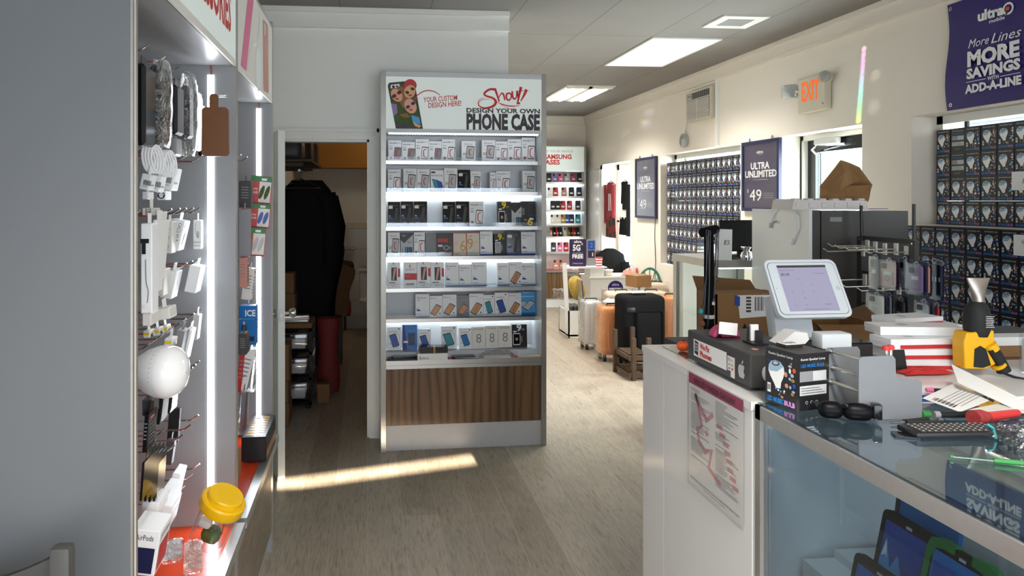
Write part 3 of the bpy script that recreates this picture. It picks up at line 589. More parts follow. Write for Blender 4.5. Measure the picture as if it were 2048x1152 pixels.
S1=[('GR',95,250,870),('GR',255,405,890),('G',412,565,855),('GR',566,715,880),('G',718,870,855),('EP',945,1105,875),('EP',1180,1338,865),('G',1342,1478,880),('G',1482,1640,855),('G',1646,1800,838)]
S2=[('G',92,240,110),('EP',270,425,105),('EP',428,575,110),('PB',585,738,120),('EP',742,895,95),('K',903,1045,115),('EP',1048,1170,130),('G',1275,1342,150),('G',1346,1510,135),('EP',1660,1810,130)]
S3=[('K',92,235,485),('K',240,385,465),('K',390,545,462),('K',725,872,485),('K',878,1030,485),('G',1035,1198,480),('N9',1365,1520,485),('S9',1527,1668,495),('N6',1670,1830,478)]
S4=[('EP',92,230,840),('S9',237,385,850),('G',392,520,840),('DR',660,835,850),('GD6',845,1000,845),('GD9',1003,1155,845),('E',1160,1305,830),('N9',1325,1464,860),('K',1468,1630,830),('E',1650,1815,840)]
S5=[('Q',75,195,120),('QR',228,355,120),('Q',358,488,120),('Q',490,618,120),('E',628,760,128),('E',763,884,150),('E',887,1030,128),('E',1135,1248,135),('EG',1252,1376,128),('E',1380,1520,135)]
S6=[('E',342,476,435),('EG',479,602,450),('EG',604,738,440),('EGC',740,858,445),('EG',861,1000,430),('CP',1002,1105,440),('CPN',1108,1236,420),('EG',1239,1365,425),('BL',1367,1530,410)]
S7=[('CPN',75,205,750),('BLG',218,360,730),('CPN',368,490,770),('CP',590,740,745),('CPB',765,885,760),('E8',888,1018,750),('E8',1021,1140,740),('E8',1143,1274,740),('N9W',1276,1420,730)]
names=['top shelf','second shelf','third shelf','fourth shelf','fifth shelf','sixth shelf','bottom step']
for r_,(L_,(sc_,y0_)) in enumerate(zip([S1,S2,S3,S4,S5,S6,S7],[(5.76,130),(5.76,320),(5.76,320),(5.76,320),(4.8,500),(4.8,500),(4.8,500)])):
    z=SHZ[r_]; yb=4.735
    for n_,(k,a,b_,tp) in enumerate(L_):
        p0=at(760+a/sc_,500,yb); p1=at(760+b_/sc_,500,yb+.006); W=(p1.x-p0.x)-.001; xc=min((p0.x+p1.x)/2,KX+1.050-W/2)
        h=at(760+a/sc_,y0_+tp/sc_,yb).z-z; h=min(max(h,.12),.166)
        dd=.022*random.choice((1,1.6,2.2)); yw=yb+.0279*(xc-KX)+random.uniform(-.003,.003); 
        inst('product_box',pm(k),(xc,yw,z+dd*.09+.0008),(R(-5),0,R(KR)),'%s, %s on the kiosk\'s %s'%(LOOK[k],ORD[n_],names[r_]),'box','boxes on the kiosk %s'%names[r_],(W/.088,dd/.022,h/.165))
# thin clear panes left standing between boxes
for px_,py_,w_,h_,nm in ((1277,640,120,148,'clear pane leaning between boxes, third shelf of the kiosk'),(590,980,125,150,'clear grey pane leaning between boxes, fourth shelf of the kiosk')):
    r_=2 if px_==1277 else 3; p=at(760+px_/5.76,500,4.77); tag(MB().slab(Fr((0,0,.075),(1,0,0),(0,0,1)),.075,.15,.003,.006,'mid_grey' if r_==3 else 'acrylic').build('screen_protector'),nm,'screen protector'); o=bpy.context.scene.objects[-1] if False else COL.objects[-1]; o.location=(p.x,p.y,SHZ[r_]); o.rotation_euler=(R(-6),0,R(KR))
# things lying on the orange deck
def on(px_,py_,y=None):
    p=at(px_,py_,4.645); return p.x,4.645+.0279*(p.x-KX)
x,y=on(810,715); tag(MB().slab(TR(0,0,0),.20,.07,.014,.01,'black').slab(TR(.01,.005,.014,0,0,4),.17,.06,.010,.01,'gloss_black').build('phone_pouch'),'flat black pouches at the left end of the orange deck','pouch'); o=COL.objects[-1]; o.location=(x-.01,y,.581)
t=thing('protector_carton','white carton with dark lid lying on the kiosk deck','box',(at(864,700,4.645).x,4.652,.581),KR)
MB().box(-.098,-.04,0,.098,.04,.045,'white').text(Fr((-.085,-.0401,.008),(1,0,0),(0,0,1)),'Entro',0,0,.02,'black').build('tray',t,smooth=0)
t2=thing('black_carton','small black carton with gold band, on top of the white carton','box',(at(866,690,4.645).x+.003,4.652,.627),KR)
MB().box(-.09,-.038,0,.09,.038,.04,'gloss_black').build('carton',t2,smooth=0); MB().box(-.004,-.0387,0,.008,.0387,.0407,'gold').build('band',t2,smooth=0)
x,y=on(930,715); tag(MB().slab(TR(0,0,0,0,0,6),.17,.07,.006,.008,'dark_grey').slab(TR(.015,.005,.006,0,0,-4),.16,.066,.006,.008,'light_grey').slab(TR(-.01,0,.012,0,0,3),.15,.064,.005,.008,'gloss_black').build('film_pack'),'stack of flat film packs in the middle of the kiosk deck','packet'); o=COL.objects[-1]; o.location=(x,y,.581)
def crumple(w,h,z,seed,m,nu=18,nv=12):
    rnd=random.Random(seed); ph_=[(rnd.uniform(2,9),rnd.uniform(2,9),rnd.uniform(0,6)) for _ in range(6)]
    def f(a,b):
        e=min(a,1-a,b,1-b)*5; k=min(1,e); q=sum(math.sin(p*a*3+q_*b*3+r_) for p,q_,r_ in ph_)/6
        return ((a-.5)*w*(1+.06*math.sin(b*9+seed)),(b-.5)*h*(1+.08*math.sin(a*11+seed)),k*z*(.75+.5*q)+.004)
    return MB().grid(f,nu,nv,m)
x,y=on(995,705); o=tag(crumple(.24,.09,.05,3,'film').build('plastic_bag'),'crumpled clear plastic bag on the kiosk deck','bag'); o.location=(x,y,.581)
x,y=on(995,705); o=tag(MB().slab(TR(0,0,0),.18,.06,.010,.006,'paper').build('bubble_pack'),'white pack inside the clear bag on the kiosk deck','packet'); o.location=(x,y,.581)
x,y=on(1060,712); o=tag(MB().slab(TR(0,0,0,0,0,-4),.16,.075,.004,.003,'tool_yellow').build('padded_envelope'),'yellow padded envelope at the right end of the kiosk deck','envelope'); o.location=(x,y,.5808)
o=tag(MB().slab(TR(0,0,0,0,0,5),.15,.07,.003,.002,'paper').build('paper_sheet'),'white sheet on top of the yellow envelope','paper'); o.location=(x-.005,y+.01,.585)
# ================================================================ left wall display units
XF=-.436
def left_unit(name,label,Y0,Y1,near,far,b0,b1):
    t=thing(name,label,'display unit',(0,0,0))
    for (ya,yb) in (near,far):
        MB().box(XL+.012,ya,0,XF-.004,yb,2.44,'panel_grey_shaded' if ya<1.4 else 'unit_grey').box(XF-.004,ya,0,XF,ya+(yb-ya)*.32,2.44,'edge_alu').box(XF-.004,ya+(yb-ya)*.32,0,XF-.001,yb-(yb-ya)*.32,2.44,'offwhite').box(XF-.004,yb-(yb-ya)*.32,0,XF,yb,2.44,'edge_alu').build('side_panel',t,smooth=0)
    MB().box(XL+.012,Y0,0,XL+.03,Y1,2.43,'unit_grey').build('back_panel',t,smooth=0)
    MB().box(XL+.03,Y0,2.065,XF-.008,Y1,2.08,'unit_grey').box(XL+.03,Y0,2.41,XF-.008,Y1,2.425,'unit_grey').build('header_box',t,smooth=0)
    s=MB().box(XF-.008,Y0,2.085,XF-.001,Y1,2.405,'sign_lit').build('header_sign',t,smooth=0)
    MB().box(XF-.01,Y0,2.065,XF,Y1,2.085,'offwhite').box(XF-.01,Y0,2.405,XF,Y1,2.42,'alu').build('sign_trim',t,smooth=0)
    MB().box(XL+.03,Y0,.525,XF-.004,Y1,.54,'deck_orange').build('deck',t,'orange deck',smooth=0)
    MB().box(XF-.004,Y0,.51,XF+.030,Y1,.545,'alu').box(XF-.004,Y0,.485,XF+.018,Y1,.508,'alu').build('deck_edge',t,smooth=0)
    MB().box(XF-.02,Y0,.10,XF-.004,Y1,.485,'oak_lam').build('drawer_front',t,'grey-brown wood-look front panel',smooth=0)
    MB().box(XF-.04,Y0,0,XF-.025,Y1,.10,'alu').build('kick_plate',t,smooth=0)
    return t,s
u1,sg1=left_unit('display_unit','grey display unit nearest the camera on the left, with peg hooks',1.41,2.432,(1.38,1.41),(2.432,2.448),0,0)
u2,sg2=left_unit('display_unit','second grey display unit on the left, next to the bathroom door',2.466,3.34,(2.45,2.466),(3.34,3.372),0,0)
f=Fr((XF-.001,2.40,2.085),(0,1,0),(0,0,1)); mb=MB(); mb.lift=.001
mb.text(f,'ACCESSORIES',-.055,.075,.13,'signred',.62,al='r',off=.03); mb.text(f,'CELL PHONE',-.055,.24,.06,'signgrey',.4,al='r'); mb.build('sign_lettering',sg1,'red capital lettering',smooth=0)
f=Fr((XF-.001,2.47,2.085),(0,1,0),(0,0,1)); mb=MB(); mb.lift=.001
mb.rect(f,0,0,.865,.32,'offwhite')
mb.poly(f,[(.05,0),(.16,0),(.34,.32),(.22,.32)],'pink',.0016); mb.poly(f@TR(.66,.15,0,0,0,4),mb.rr(.16,.30,.02),'rose',.0016); mb.poly(f@TR(.625,.26,0,0,0,4),mb.rr(.03,.05,.008),'offwhite',.0022); mb.disc(f,.45,.06,.07,.09,'white',.0016)
mb.ribbon(f,[(.18,.0),(.30,.12),(.42,.16),(.5,.3)],.012,'white',.002); mb.build('sign_picture',sg2,'faded picture of pink phones on pale wood',smooth=0)
def led_column(t,px_,Y,z0,z1):
    x=at(px_,600,Y).x; mb=MB().box(x-.011,Y-.006,z0,x+.011,Y-.001,z1,'led_base'); n=int((z1-z0)/.017)
    for i in range(n): mb.box(x-.008,Y-.0075,z0+i*.017+.004,x+.008,Y-.006,z0+i*.017+.013,'led_emit')
    mb.build('led_strip',t,'glowing white LED strip',smooth=0)
    MB().tube([(x+.002,Y-.004,z1),(x+.003,Y-.01,z1+.03),(x-.002,Y-.004,2.065)],.0022,'red',6).build('strip_wire',t,'dark red wire')
led_column(u1,422,2.432,.545,2.035); led_column(u2,517.5,3.34,.545,2.04)
# light that the strips throw into the units
for px_,Y in ((428,2.432),(519,3.34)):
    x=at(px_,600,Y).x; lamp('led_strip_light','AREA',(x,Y-.012,1.28),(R(-90),0,0),.7,(.90,.94,1),shape='RECTANGLE',size=.02,size_y=1.45)
# peg hooks: shaft from the back panel, upturned tip
def hook(t,X,Y,Z):
    MB().tube([(XL+.03,Y,Z-.016),(X-.028,Y,Z-.016),(X-.02,Y,Z-.014),(X,Y,Z)],.0027,'chrome',7).box(XL+.03,Y-.006,Z-.03,XL+.034,Y+.006,Z+.004,'chrome').build('peg_hook',t)
for X,Z,Ys in ((-.56,2.02,(1.75,1.90,2.05,2.20,2.34)),(-.54,1.76,(1.81,1.87,1.945,2.04,2.1,2.157,2.23,2.38)),(-.54,1.595,(1.76,1.9,2.04,2.13,2.2,2.29,2.375)),(-.54,1.43,(2.21,2.28,2.375)),(-.54,1.335,(1.98,)),(-.54,1.264,(1.84,1.9,1.97,2.05,2.13,2.2,2.3,2.39)),(-.54,1.10,(2.03,2.08,2.13,2.18,2.23,2.28,2.32,2.37)),(-.54,.93,(2.07,2.163,2.258,2.354)),(-.54,.768,(1.755,1.82,1.907,2.01,2.11,2.19,2.28,2.37)),(-.52,1.03,(1.82,1.9))):
    for Y in Ys: hook(u1,X,Y,Z)
for X,Z,Ys in ((-.50,1.80,(2.7,2.9,3.05)),(-.5,1.6,(2.75,3.0)),(-.5,1.38,(2.7,2.95,3.1)),(-.5,1.15,(2.7,2.9,3.1)),(-.5,.9,(2.75,3.0))):
    for Y in Ys: hook(u2,X,Y,Z)
def hang(name,label,cat,px0,px1,py0,py1,Y,wy,base,pr=None,tilt=0,group=None,r=.002,rz=0,top=True):
    """a boxed article seen from its near narrow side; pr(mb,frame_side,frame_front,dx,wy,h) prints it"""
    a=at(px0,py0,Y); b=at(px1,py1,Y); dx=b.x-a.x; h=a.z-b.z
    mb=MB(); mb.rbox((0,wy/2,-h/2),(dx,wy,h),min(r,dx*.3),base,seg=1)
    if top: mb.rbox((0,wy/2,.009),(.0015,wy*.5,.026),.0005,base,seg=1)
    s=Fr((-dx/2,-.0003,-h),(1,0,0),(0,0,1)); fr=Fr((dx/2+.0003,0,-h),(0,1,0),(0,0,1))
    if pr: pr(mb,s,fr,dx,wy,h)
    o=mb.build(name); o.location=((a.x+b.x)/2,Y,a.z); o.rotation_euler=(0,R(tilt),R(rz)); return tag(o,label,cat,group)
def p_bar(mb,s,f,dx,wy,h):
    for i in range(7): mb.rect(s,dx*.35+i*.0028,h*.3,dx*.35+i*.0028+.0016,h*.62,'black')
    mb.rect(f,wy*.2,h*.3,wy*.7,h*.4,'mid_grey'); mb.rect(s,dx*.2,h*.2,dx*.8,h*.23,'mid_grey')
def p_head(mb,s,f,dx,wy,h): mb.ring(s,dx*.5,h*.5,.007,.010,'black'); mb.rect(s,dx*.5-.010,h*.36,dx*.5-.005,h*.5,'black',.0008); mb.rect(s,dx*.5+.005,h*.36,dx*.5+.010,h*.5,'black',.0008)
def p_cac(mb,s,f,dx,wy,h):
    mb.text(s,'CAC3-W-8',dx*.62,h*.92,.010,'black',h*.6,rot=-90); mb.poly(s@TR(dx*.5,h*.16,0,0,0,15),mb.rr(.024,.010,.004),'black',.001); mb.ribbon(f,[(wy*.4,h*.2),(wy*.6,h*.6)],.012,'light_grey',.0008,2); mb.rect(f,wy*.2,h*.75,wy*.8,h*.88,'mid_grey')
def p_ear(mb,s,f,dx,wy,h):
    mb.text(s,'EARPHONES',dx*.08,h*.2,.006,'mid_grey',dx*.86); mb.ribbon(s,[(dx*.35,h*.9),(dx*.3,h*.6),(dx*.55,h*.4)],.002,'light_grey',.0008,3); mb.poly(s@TR(dx*.62,h*.5),mb.rr(.008,.022,.003),'light_grey',.0008); mb.rect(s,dx*.1,h*.1,dx*.9,h*.13,'light_grey')
def p_icons(mb,s,f,dx,wy,h):
    for i in range(3): mb.ring(s,dx*.5,h*(.78-.28*i),.005,.0065,'mid_grey'); mb.rect(s,dx*.3,h*(.66-.28*i),dx*.7,h*(.67-.28*i),'mid_grey')
def p_clam(mb,s,f,dx,wy,h):
    mb.poly(s,[(0,h*.78),(dx*.75,h*.78),(dx*.75,h*.83),(0,h*.83)],'black',.001); mb.rect(s,dx*.12,h*.66,dx*.48,h*.78,'jade',.001); mb.rect(s,dx*.14,h*.66,dx*.46,h*.78,'black',.0016); mb.ribbon(s,[(dx*.45,h*.6),(dx*.5,h*.35),(dx*.7,h*.25),(dx*.6,h*.12)],.0022,'mid_grey',.0008,3); mb.rect(s,dx*.15,h*.06,dx*.4,h*.1,'offwhite',.0012)
def p_air(mb,s,f,dx,wy,h): mb.text(s,'Air Phone',dx*.1,h*.5,.010,'black',dx*.6); mb.text(f,'Just for Airpods',wy*.1,h*.55,.012,'black',wy*.7)
def p_yel(mb,s,f,dx,wy,h): mb.rect(s,dx*.1,h*.4,dx*.9,h*.75,'yellow'); mb.rect(f,wy*.1,h*.1,wy*.6,h*.5,'black'); mb.disc(f,wy*.7,h*.6,.006,.006,'yellow')
def p_scr(mb,s,f,dx,wy,h): mb.poly(f@TR(wy*.5,h*.45),mb.rr(wy*.8,h*.8,.008),'chrome',.001)
def p_txt(mb,s,f,dx,wy,h):
    mb.rect(f,wy*.15,h*.85,wy*.6,h*.92,'red')
    for i in range(6): mb.rect(f,wy*.15,h*(.7-.1*i),wy*.8,h*(.73-.1*i),'black')
    for i in range(5): mb.rect(s,dx*.2,h*(.75-.1*i),dx*.8,h*(.78-.1*i),'mid_grey')
def p_logo(mb,s,f,dx,wy,h): mb.text(f,'J',wy*.35,h*.45,h*.22,'black'); mb.rect(f,wy*.3,h*.3,wy*.7,h*.33,'mid_grey')
bag=lambda nm,lab,px0,px1,py0,py1,Y,wy,inner: hang(nm,lab,'phone pouch',px0,px1,py0,py1,Y,wy,inner,r=.008)
g='hanging pouches on the top hooks'
for n_,(a,b_,c,d_,Y,wy,m_,lab) in enumerate([(262,290,125,290,1.72,.09,'gloss_black','black pouch at the left edge, on the top hooks'),(298,322,128,290,1.87,.09,'gloss_black','black phone pouch in a crinkled clear bag, top hooks'),(336,354,168,268,2.03,.08,'black','plain black phone pouch third along the top hooks'),(338,352,272,311,2.06,.07,'mid_grey','small grey pouch hanging just under the black pouch'),(360,378,170,276,2.16,.06,'black','narrow black tube-like pouch on the top hooks'),(381,394,180,300,2.26,.07,'dark_grey','grey-black pouch in clear film on the top hooks'),(396,404,208,312,2.36,.06,'gloss_black','thin black case last on the top hooks')]):
    bag('phone_pouch',lab,a,b_,c,d_,Y,wy,m_)
for (a,b_,c,d_,Y,wy,lab) in ((294,328,112,292,1.85,.12,'crinkled clear bag around the second black pouch'),(352,386,142,310,2.14,.10,'crinkled clear bag around the tube-like pouch')):
    p=at(a,c,Y);q=at(b_,d_,Y); w_=q.x-p.x; h=p.z-q.z
    fn=lambda u,v,w_=w_,wy=wy,h=h:(w_*.5*math.cos(2*math.pi*u)*(1.05-.5*v**6)*(.55+.45*min(1,v*5))*(1+.06*math.sin(v*23+u*9)),wy/2+wy*.5*math.sin(2*math.pi*u)*(1.02+.05*math.sin(v*17)),-h*v)
    o=MB().grid(fn,20,14,'film').build('plastic_bag'); o.location=((p.x+q.x)/2,Y,p.z); tag(o,lab,'bag')
# tan pouch hung on a clear rod across the front
Y=2.19; a=at(395,192,Y); b_=at(478,190,Y)
MB().tube([(-.72,Y,a.z),(XF+.02,Y,a.z)],.003,'acrylic',8).build('clear_rod',u1,'clear plastic rod')
p0=at(405,215,Y-.012); p1=at(459,313,Y-.012); t=thing('leather_pouch','tan leather phone pouch hung from a clear rod at the front','phone pouch',((p0.x+p1.x)/2,Y-.012,p0.z))
w_=p1.x-p0.x; h=p0.z-p1.z; f=Fr((0,0,-h/2),(1,0,0),(0,0,1)); MB().ext([(u*(1-.04*(v>0)),v) for u,v in MB().rr(w_,h,.012)],.014,'brown_leather',f).build('body',t)
MB().slab(Fr((-.004,-.008,.012),(1,0,0),(0,0,1)),.026,.055,.003,.01,'brown_leather').build('pull_tab',t)
# coiled white cables
for px_,py_,Y,lab in ((297,318,1.84,'white cable coil hanging at the left under the black pouches'),(325,327,1.95,'white cable coil hanging second, above the barcode boxes')):
    p=at(px_,py_,Y); mb=MB()
    for k in range(4): mb.tube([(.0+.006*k+.010*math.cos(i*.4),.02*math.cos(i*.39+.6)+.004*k,.034*math.sin(i*.39)) for i in range(16)],.0032,'white',6,closed=True)
    o=mb.build('cable_coil'); o.location=p; tag(o,lab,'cable')
WB='white boxes hanging in the nearest display unit'
L=[('carton',"barcode box at the left edge, under the cable coils",'box',284,303,348,380,1.82,.05,'white',p_bar,12),
('carton','barcode box, second of three under the cable coils','box',304,324,350,384,1.92,.05,'white',p_bar,12),
('carton','barcode box, third of three and nearest the light strip','box',325,352,334,380,2.03,.07,'white',p_bar,12),
('carton','plain white box below the first barcode box','box',284,296,383,399,1.85,.05,'white',None,0),
('carton','small white box with headphone drawing below the barcode boxes','box',314,331,381,400,2.02,.06,'white',p_head,0),
('carton','white box lying across the third row of hooks','box',284,309,416,431,1.76,.05,'offwhite',p_icons,0),
('clamshell_pack','tall white pack with dark earpiece drawing, lower left of the unit','box',281,304,447,627,1.63,.05,'white',p_clam,0),
('card_pack','white card pack right of the tall white pack','card',305,313,440,588,1.72,.08,'paper',None,3),
('card_pack','thin white card leaning over, behind the tall white pack','card',316,322,441,565,1.80,.08,'paper',None,5),
('carton','white box with three round icons on its side','box',325,345,443,507,2.12,.05,'offwhite',p_icons,2),
('carton','tilted white box with black code lettering and dark earpiece','box',341,370,440,501,2.18,.07,'white',p_cac,13),
('card_pack','flat white earphones card beside the light strip','card',386,402,440,498,2.375,.03,'paper',p_ear,0),
('carton','tan-shaded white box, left of the fourth row','box',306,330,538,592,2.10,.06,'offwhite',None,4),
('carton','tilted white box with small logo, middle of the fourth row','box',331,354,542,598,2.17,.07,'white',p_logo,12),
('carton','tilted white box at the right of the fourth row, by the light strip','box',379,402,532,586,2.31,.07,'white',p_logo,12),
('carton','plain tan box at the left edge above the light bulb','box',284,302,628,652,1.78,.07,'offwhite',None,0),
('carton','wide plain tan box above the yellow small boxes','box',305,338,618,640,1.90,.07,'offwhite',None,-6),
('small_carton','small yellow and white box, leftmost above the bulb','box',286,300,662,676,1.9,.04,'white',p_yel,0),
('small_carton','small yellow and white box, second above the bulb','box',304,318,657,672,2.0,.04,'white',p_yel,-8),
('small_carton','small yellow and white box, third above the bulb','box',320,334,652,668,2.1,.04,'white',p_yel,-8),
('small_carton','small yellow and white box, rightmost above the bulb','box',329,346,678,694,2.0,.05,'white',p_yel,6),
('carton','long grey-sided box just right of the bulb','box',352,370,662,720,2.10,.06,'mid_grey',None,12),
('carton','long white-edged box right of the grey-sided box','box',371,384,660,722,2.17,.06,'white',None,12),
('carton','upright grey-sided box nearest the light strip, above empty hooks','box',386,399,630,680,2.33,.04,'light_grey',p_logo,6),
('screen_pack','black pack with shiny screen, right under the bulb','phone part',337,345,776,828,2.08,.075,'gloss_black',p_scr,6),
('screen_pack','black pack with shiny screen, second under the bulb','phone part',318,325,792,850,1.95,.075,'gloss_black',p_scr,6),
('screen_pack','dark grey pack at the left edge under the bulb','phone part',284,304,800,832,1.78,.06,'dark_grey',None,0),
('card_pack','clear pack with printed card, left below the bulb','card',289,298,830,906,1.74,.07,'gloss_black',p_txt,4),
('card_pack','tall black card with gold print behind the empty hooks','card',338,360,818,885,2.30,.02,'black',None,4),
('card_pack','black and yellow card pack in the lower middle','card',333,349,882,930,2.24,.03,'dark_grey',None,8)]
for a in L: hang(*a[:10],pr=a[10],tilt=a[11])
for k in range(4):
    hang('phone_case','black bagged phone case, %s of the slanting row of four'%('first second third last'.split()[k]),'phone case',284+9*k,289+9*k,925-3*k,1003+1*k,1.72+.045*k,.085,'gloss_black',p_scr if k==3 else None,4,'four bagged black phone cases')
L=[('carton','open-topped white box, back row low in the unit','box',345,362,948,985,2.2,.08,'white',p_air,14),
('carton','white box with small print, left of the jar','box',322,350,985,1012,2.08,.10,'white',p_air,12),
('carton','white box at the left edge behind the large carton','box',284,318,1005,1030,1.85,.09,'white',None,6),
('carton','white box with black lettering on its top, left of the clear packs','box',320,346,1012,1062,1.98,.10,'white',p_air,14)]
for a in L: hang(*a[:10],pr=a[10],tilt=a[11],top=False)
def p_win(mb,s,f,dx,wy,h):
    mb.rect(s,dx*.08,h*.06,dx*.9,h*.62,'navy'); mb.rect(f,wy*.1,h*.08,wy*.9,h*.66,'red'); mb.text(s,'AirPods',dx*.2,h*.78,.013,'black',dx*.6); mb.text(f,'Just for Airpods',wy*.1,h*.8,.012,'black',wy*.75)
hang('carton','large white carton with navy and red windows at the bottom left','box',262,322,1062,1150,1.72,.10,'white',p_win,9,top=False)
# white lamp bulb
p=at(303,742,1.70); t=thing('led_bulb','large white light bulb hanging sideways in the nearest unit','light bulb',p)
M=TR(0,0,0,0,90,-14); B=.0
MB().lathe([(.018,-.06),(.022,-.05),(.034,-.03),(.050,-.005),(.0585,.02),(.060,.034)],'white',40,M,cap=False).build('housing',t)
mb=MB().lathe([(.060,.034),(.0605,.040),(.056,.058),(.044,.072),(.026,.081),(.001,.084)],'gloss_white',40,M,cap=False); mb.build('dome',t)
MB().lathe([(.013,-.09),(.0135,-.085),(.0125,-.08),(.0135,-.075),(.0125,-.07),(.0135,-.065),(.018,-.06)],'steel',20,M).build('screw_cap',t)
mb=MB()
for i in range(36): a=2*math.pi*i/36; mb.cbox((.0575*math.cos(a),.0575*math.sin(a),.027),(.004,.004,.003),'light_grey',M)
mb.build('vent_ring',t)
# jar with yellow lid
p=at(424,1058,2.12); t=thing('jar','clear jar with a yellow lid leaning beside the light strip','jar',p)
M=TR(0,0,.005,10,24,0)@Matrix.Scale(1.12,4)
MB().lathe([(.001,-.045),(.040,-.045),(.046,-.038),(.046,.035),(.042,.05),(.042,.062)],'acrylic',32,M,cap=False).build('glass_body',t)
lid=MB().lathe([(.056,.058),(.058,.062),(.058,.084),(.054,.088),(.047,.088),(.046,.100),(.043,.103),(.001,.103)],'yellow_lid',40,M).build('lid',t,'yellow screw lid')
MB().rbox((.005,0,-.018),(.05,.045,.04),.016,'grass',M).build('filling',t,'green filling'); MB().rbox((-.02,-.01,.015),(.035,.03,.025),.01,'offwhite',M).tube([(-.02,.02,.04),(.02,.02,.03),(.03,-.01,0),(0,-.03,.02)],.0015,'char_grey',5,M=M).build('content',t)
# clear packs on the orange deck
for (px_,py_,Y,w_,h,lab) in ((386,1112,1.96,.048,.085,'clear plastic pack standing on the orange deck below the jar'),(345,1100,1.98,.055,.06,'crinkled clear pack behind the clear standing pack')):
    p=at(px_,py_,Y); o=MB().slab(Fr((0,0,0),(1,.3,0),(0,.12,1)),w_,h,.012,.01,'film').slab(Fr((0,.004,0),(1,.3,0),(0,.12,1)),w_*.85,h*.8,.002,.006,'rose' if w_<.05 else 'light_grey').build('clear_pack'); o.location=p; tag(o,lab,'packet')
for (px_,py_,Y,w_,h,seed,m_,lab) in ((395,1130,1.9,.16,.10,5,'film','crumpled clear film on the orange deck of the nearest unit'),(330,1142,1.72,.12,.09,9,'film','crumpled clear film at the bottom left of the unit')):
    p=at(px_,py_,Y); o=tag(crumple(w_,h,.05,seed,m_).build('plastic_bag'),lab,'bag'); o.location=(p.x,p.y,.5415)
p=at(410,1145,1.9); o=tag(MB().slab(TR(0,0,0,0,0,20),.11,.03,.016,.003,'paper').build('paper_sheet'),'white folded leaflet at the front of the orange deck','paper'); o.location=(p.x-.02,p.y-.03,.541)
# ---------------------------------------------------------------- goods in the second unit
def gift(px0,px1,py0,py1,Y,lab,pic):
    a=at(px0,py0,Y); b_=at(px1,py1,Y); w_=b_.x-a.x; h=a.z-b_.z; mb=MB().rbox((0,.03,-h/2),(w_,.06,h),.004,'red',seg=1); s=Fr((-w_/2,-.0003,-h),(1,0,0),(0,0,1))
    mb.rect(s,.001,h*.78,w_-.001,h-.001,'green'); mb.rect(s,w_*.42,h*.06,w_*.97,h*.8,'offwhite',.0012); mb.text(s,'power',w_*.06,h*.5,h*.10,'white',w_*.3); mb.text(s,'Tools',w_*.06,h*.36,h*.12,'white',w_*.3)
    for k in (.55,.8): mb.disc(s,w_*k,h*.42,w_*.1,h*.26,pic,.0018,a=-15)
    mb.rect(s,w_*.5,h*.84,w_*.75,h*.92,'white',.0012); o=mb.build('gift_box'); o.location=((a.x+b_.x)/2,Y,a.z); o.rotation_euler=(0,R(5),R(8)); tag(o,lab,'box','red and green boxes in the second left unit')
gift(503,545,352,408,3.0,'red and green box with plants pictured, topmost of three','grass'); gift(500,542,407,456,2.96,'red and green box with blue tools pictured, middle of three','blue'); gift(490,533,455,512,2.92,'red and green box with grey picture, lowest of three','light_grey')
L=[('blister_pack','dark red and clear pack left of the topmost red and green box','packet',478,502,362,415,2.80,.05,'dark_grey',p_txt,0),
('blister_pack','clear pack with grey disc left of the lower red and green boxes','packet',477,499,418,512,2.70,.04,'mid_grey',None,0),
('blister_pack','pink-tinted clear pack at the left, below the disc pack','packet',478,494,515,575,2.72,.05,'rose',p_txt,0),
('blister_pack','tilted pink-tinted clear pack right of the other pink one','packet',490,510,537,600,2.9,.05,'offwhite',p_txt,8),
('book','flat magazine card with phone picture below the blue box','magazine',488,512,700,782,3.0,.01,'paper',p_txt,14),
('book','red and green edged card left of the phone magazine card','magazine',480,490,702,785,2.86,.01,'red',p_txt,6),
('carton','clear box with grey contents below the magazine cards, left','box',479,492,785,870,2.72,.06,'acrylic',None,4),
('carton','tall clear box beside the lower light strip','box',494,514,780,850,3.0,.08,'acrylic',None,0),
('carton','grey printed carton left of the blue box','box',477,493,668,710,2.72,.07,'dark_grey',p_txt,0)]
for a in L: hang(*a[:10],pr=a[10],tilt=a[11])
def p_ice(mb,s,f,dx,wy,h):
    mb.text(s,'ICE',dx*.98,h*.74,h*.16,'white',dx*.62,al='r',off=.03); mb.rect(s,dx*.1,h*.66,dx*.9,h*.68,'skyblue'); mb.disc(s,dx*.3,h*.42,dx*.14,h*.16,'navy'); mb.disc(s,dx*.3,h*.56,dx*.07,h*.05,'skin',.0012); mb.rect(s,dx*.1,h*.1,dx*.9,h*.22,'navy')
hang('carton','blue box with white lettering and a small figure in the second unit','box',478,512,612,690,2.98,.05,'cyan_blue',p_ice,0)
for (px_,y0,y1,lab) in ((516,598,700,'shiny clear pack hanging along the second light strip, upper'),(513,700,785,'shiny clear pack hanging along the second light strip, lower')):
    hang('blister_pack',lab,'packet',px_-4,px_+3,y0,y1,3.08,.06,'film',None,6)
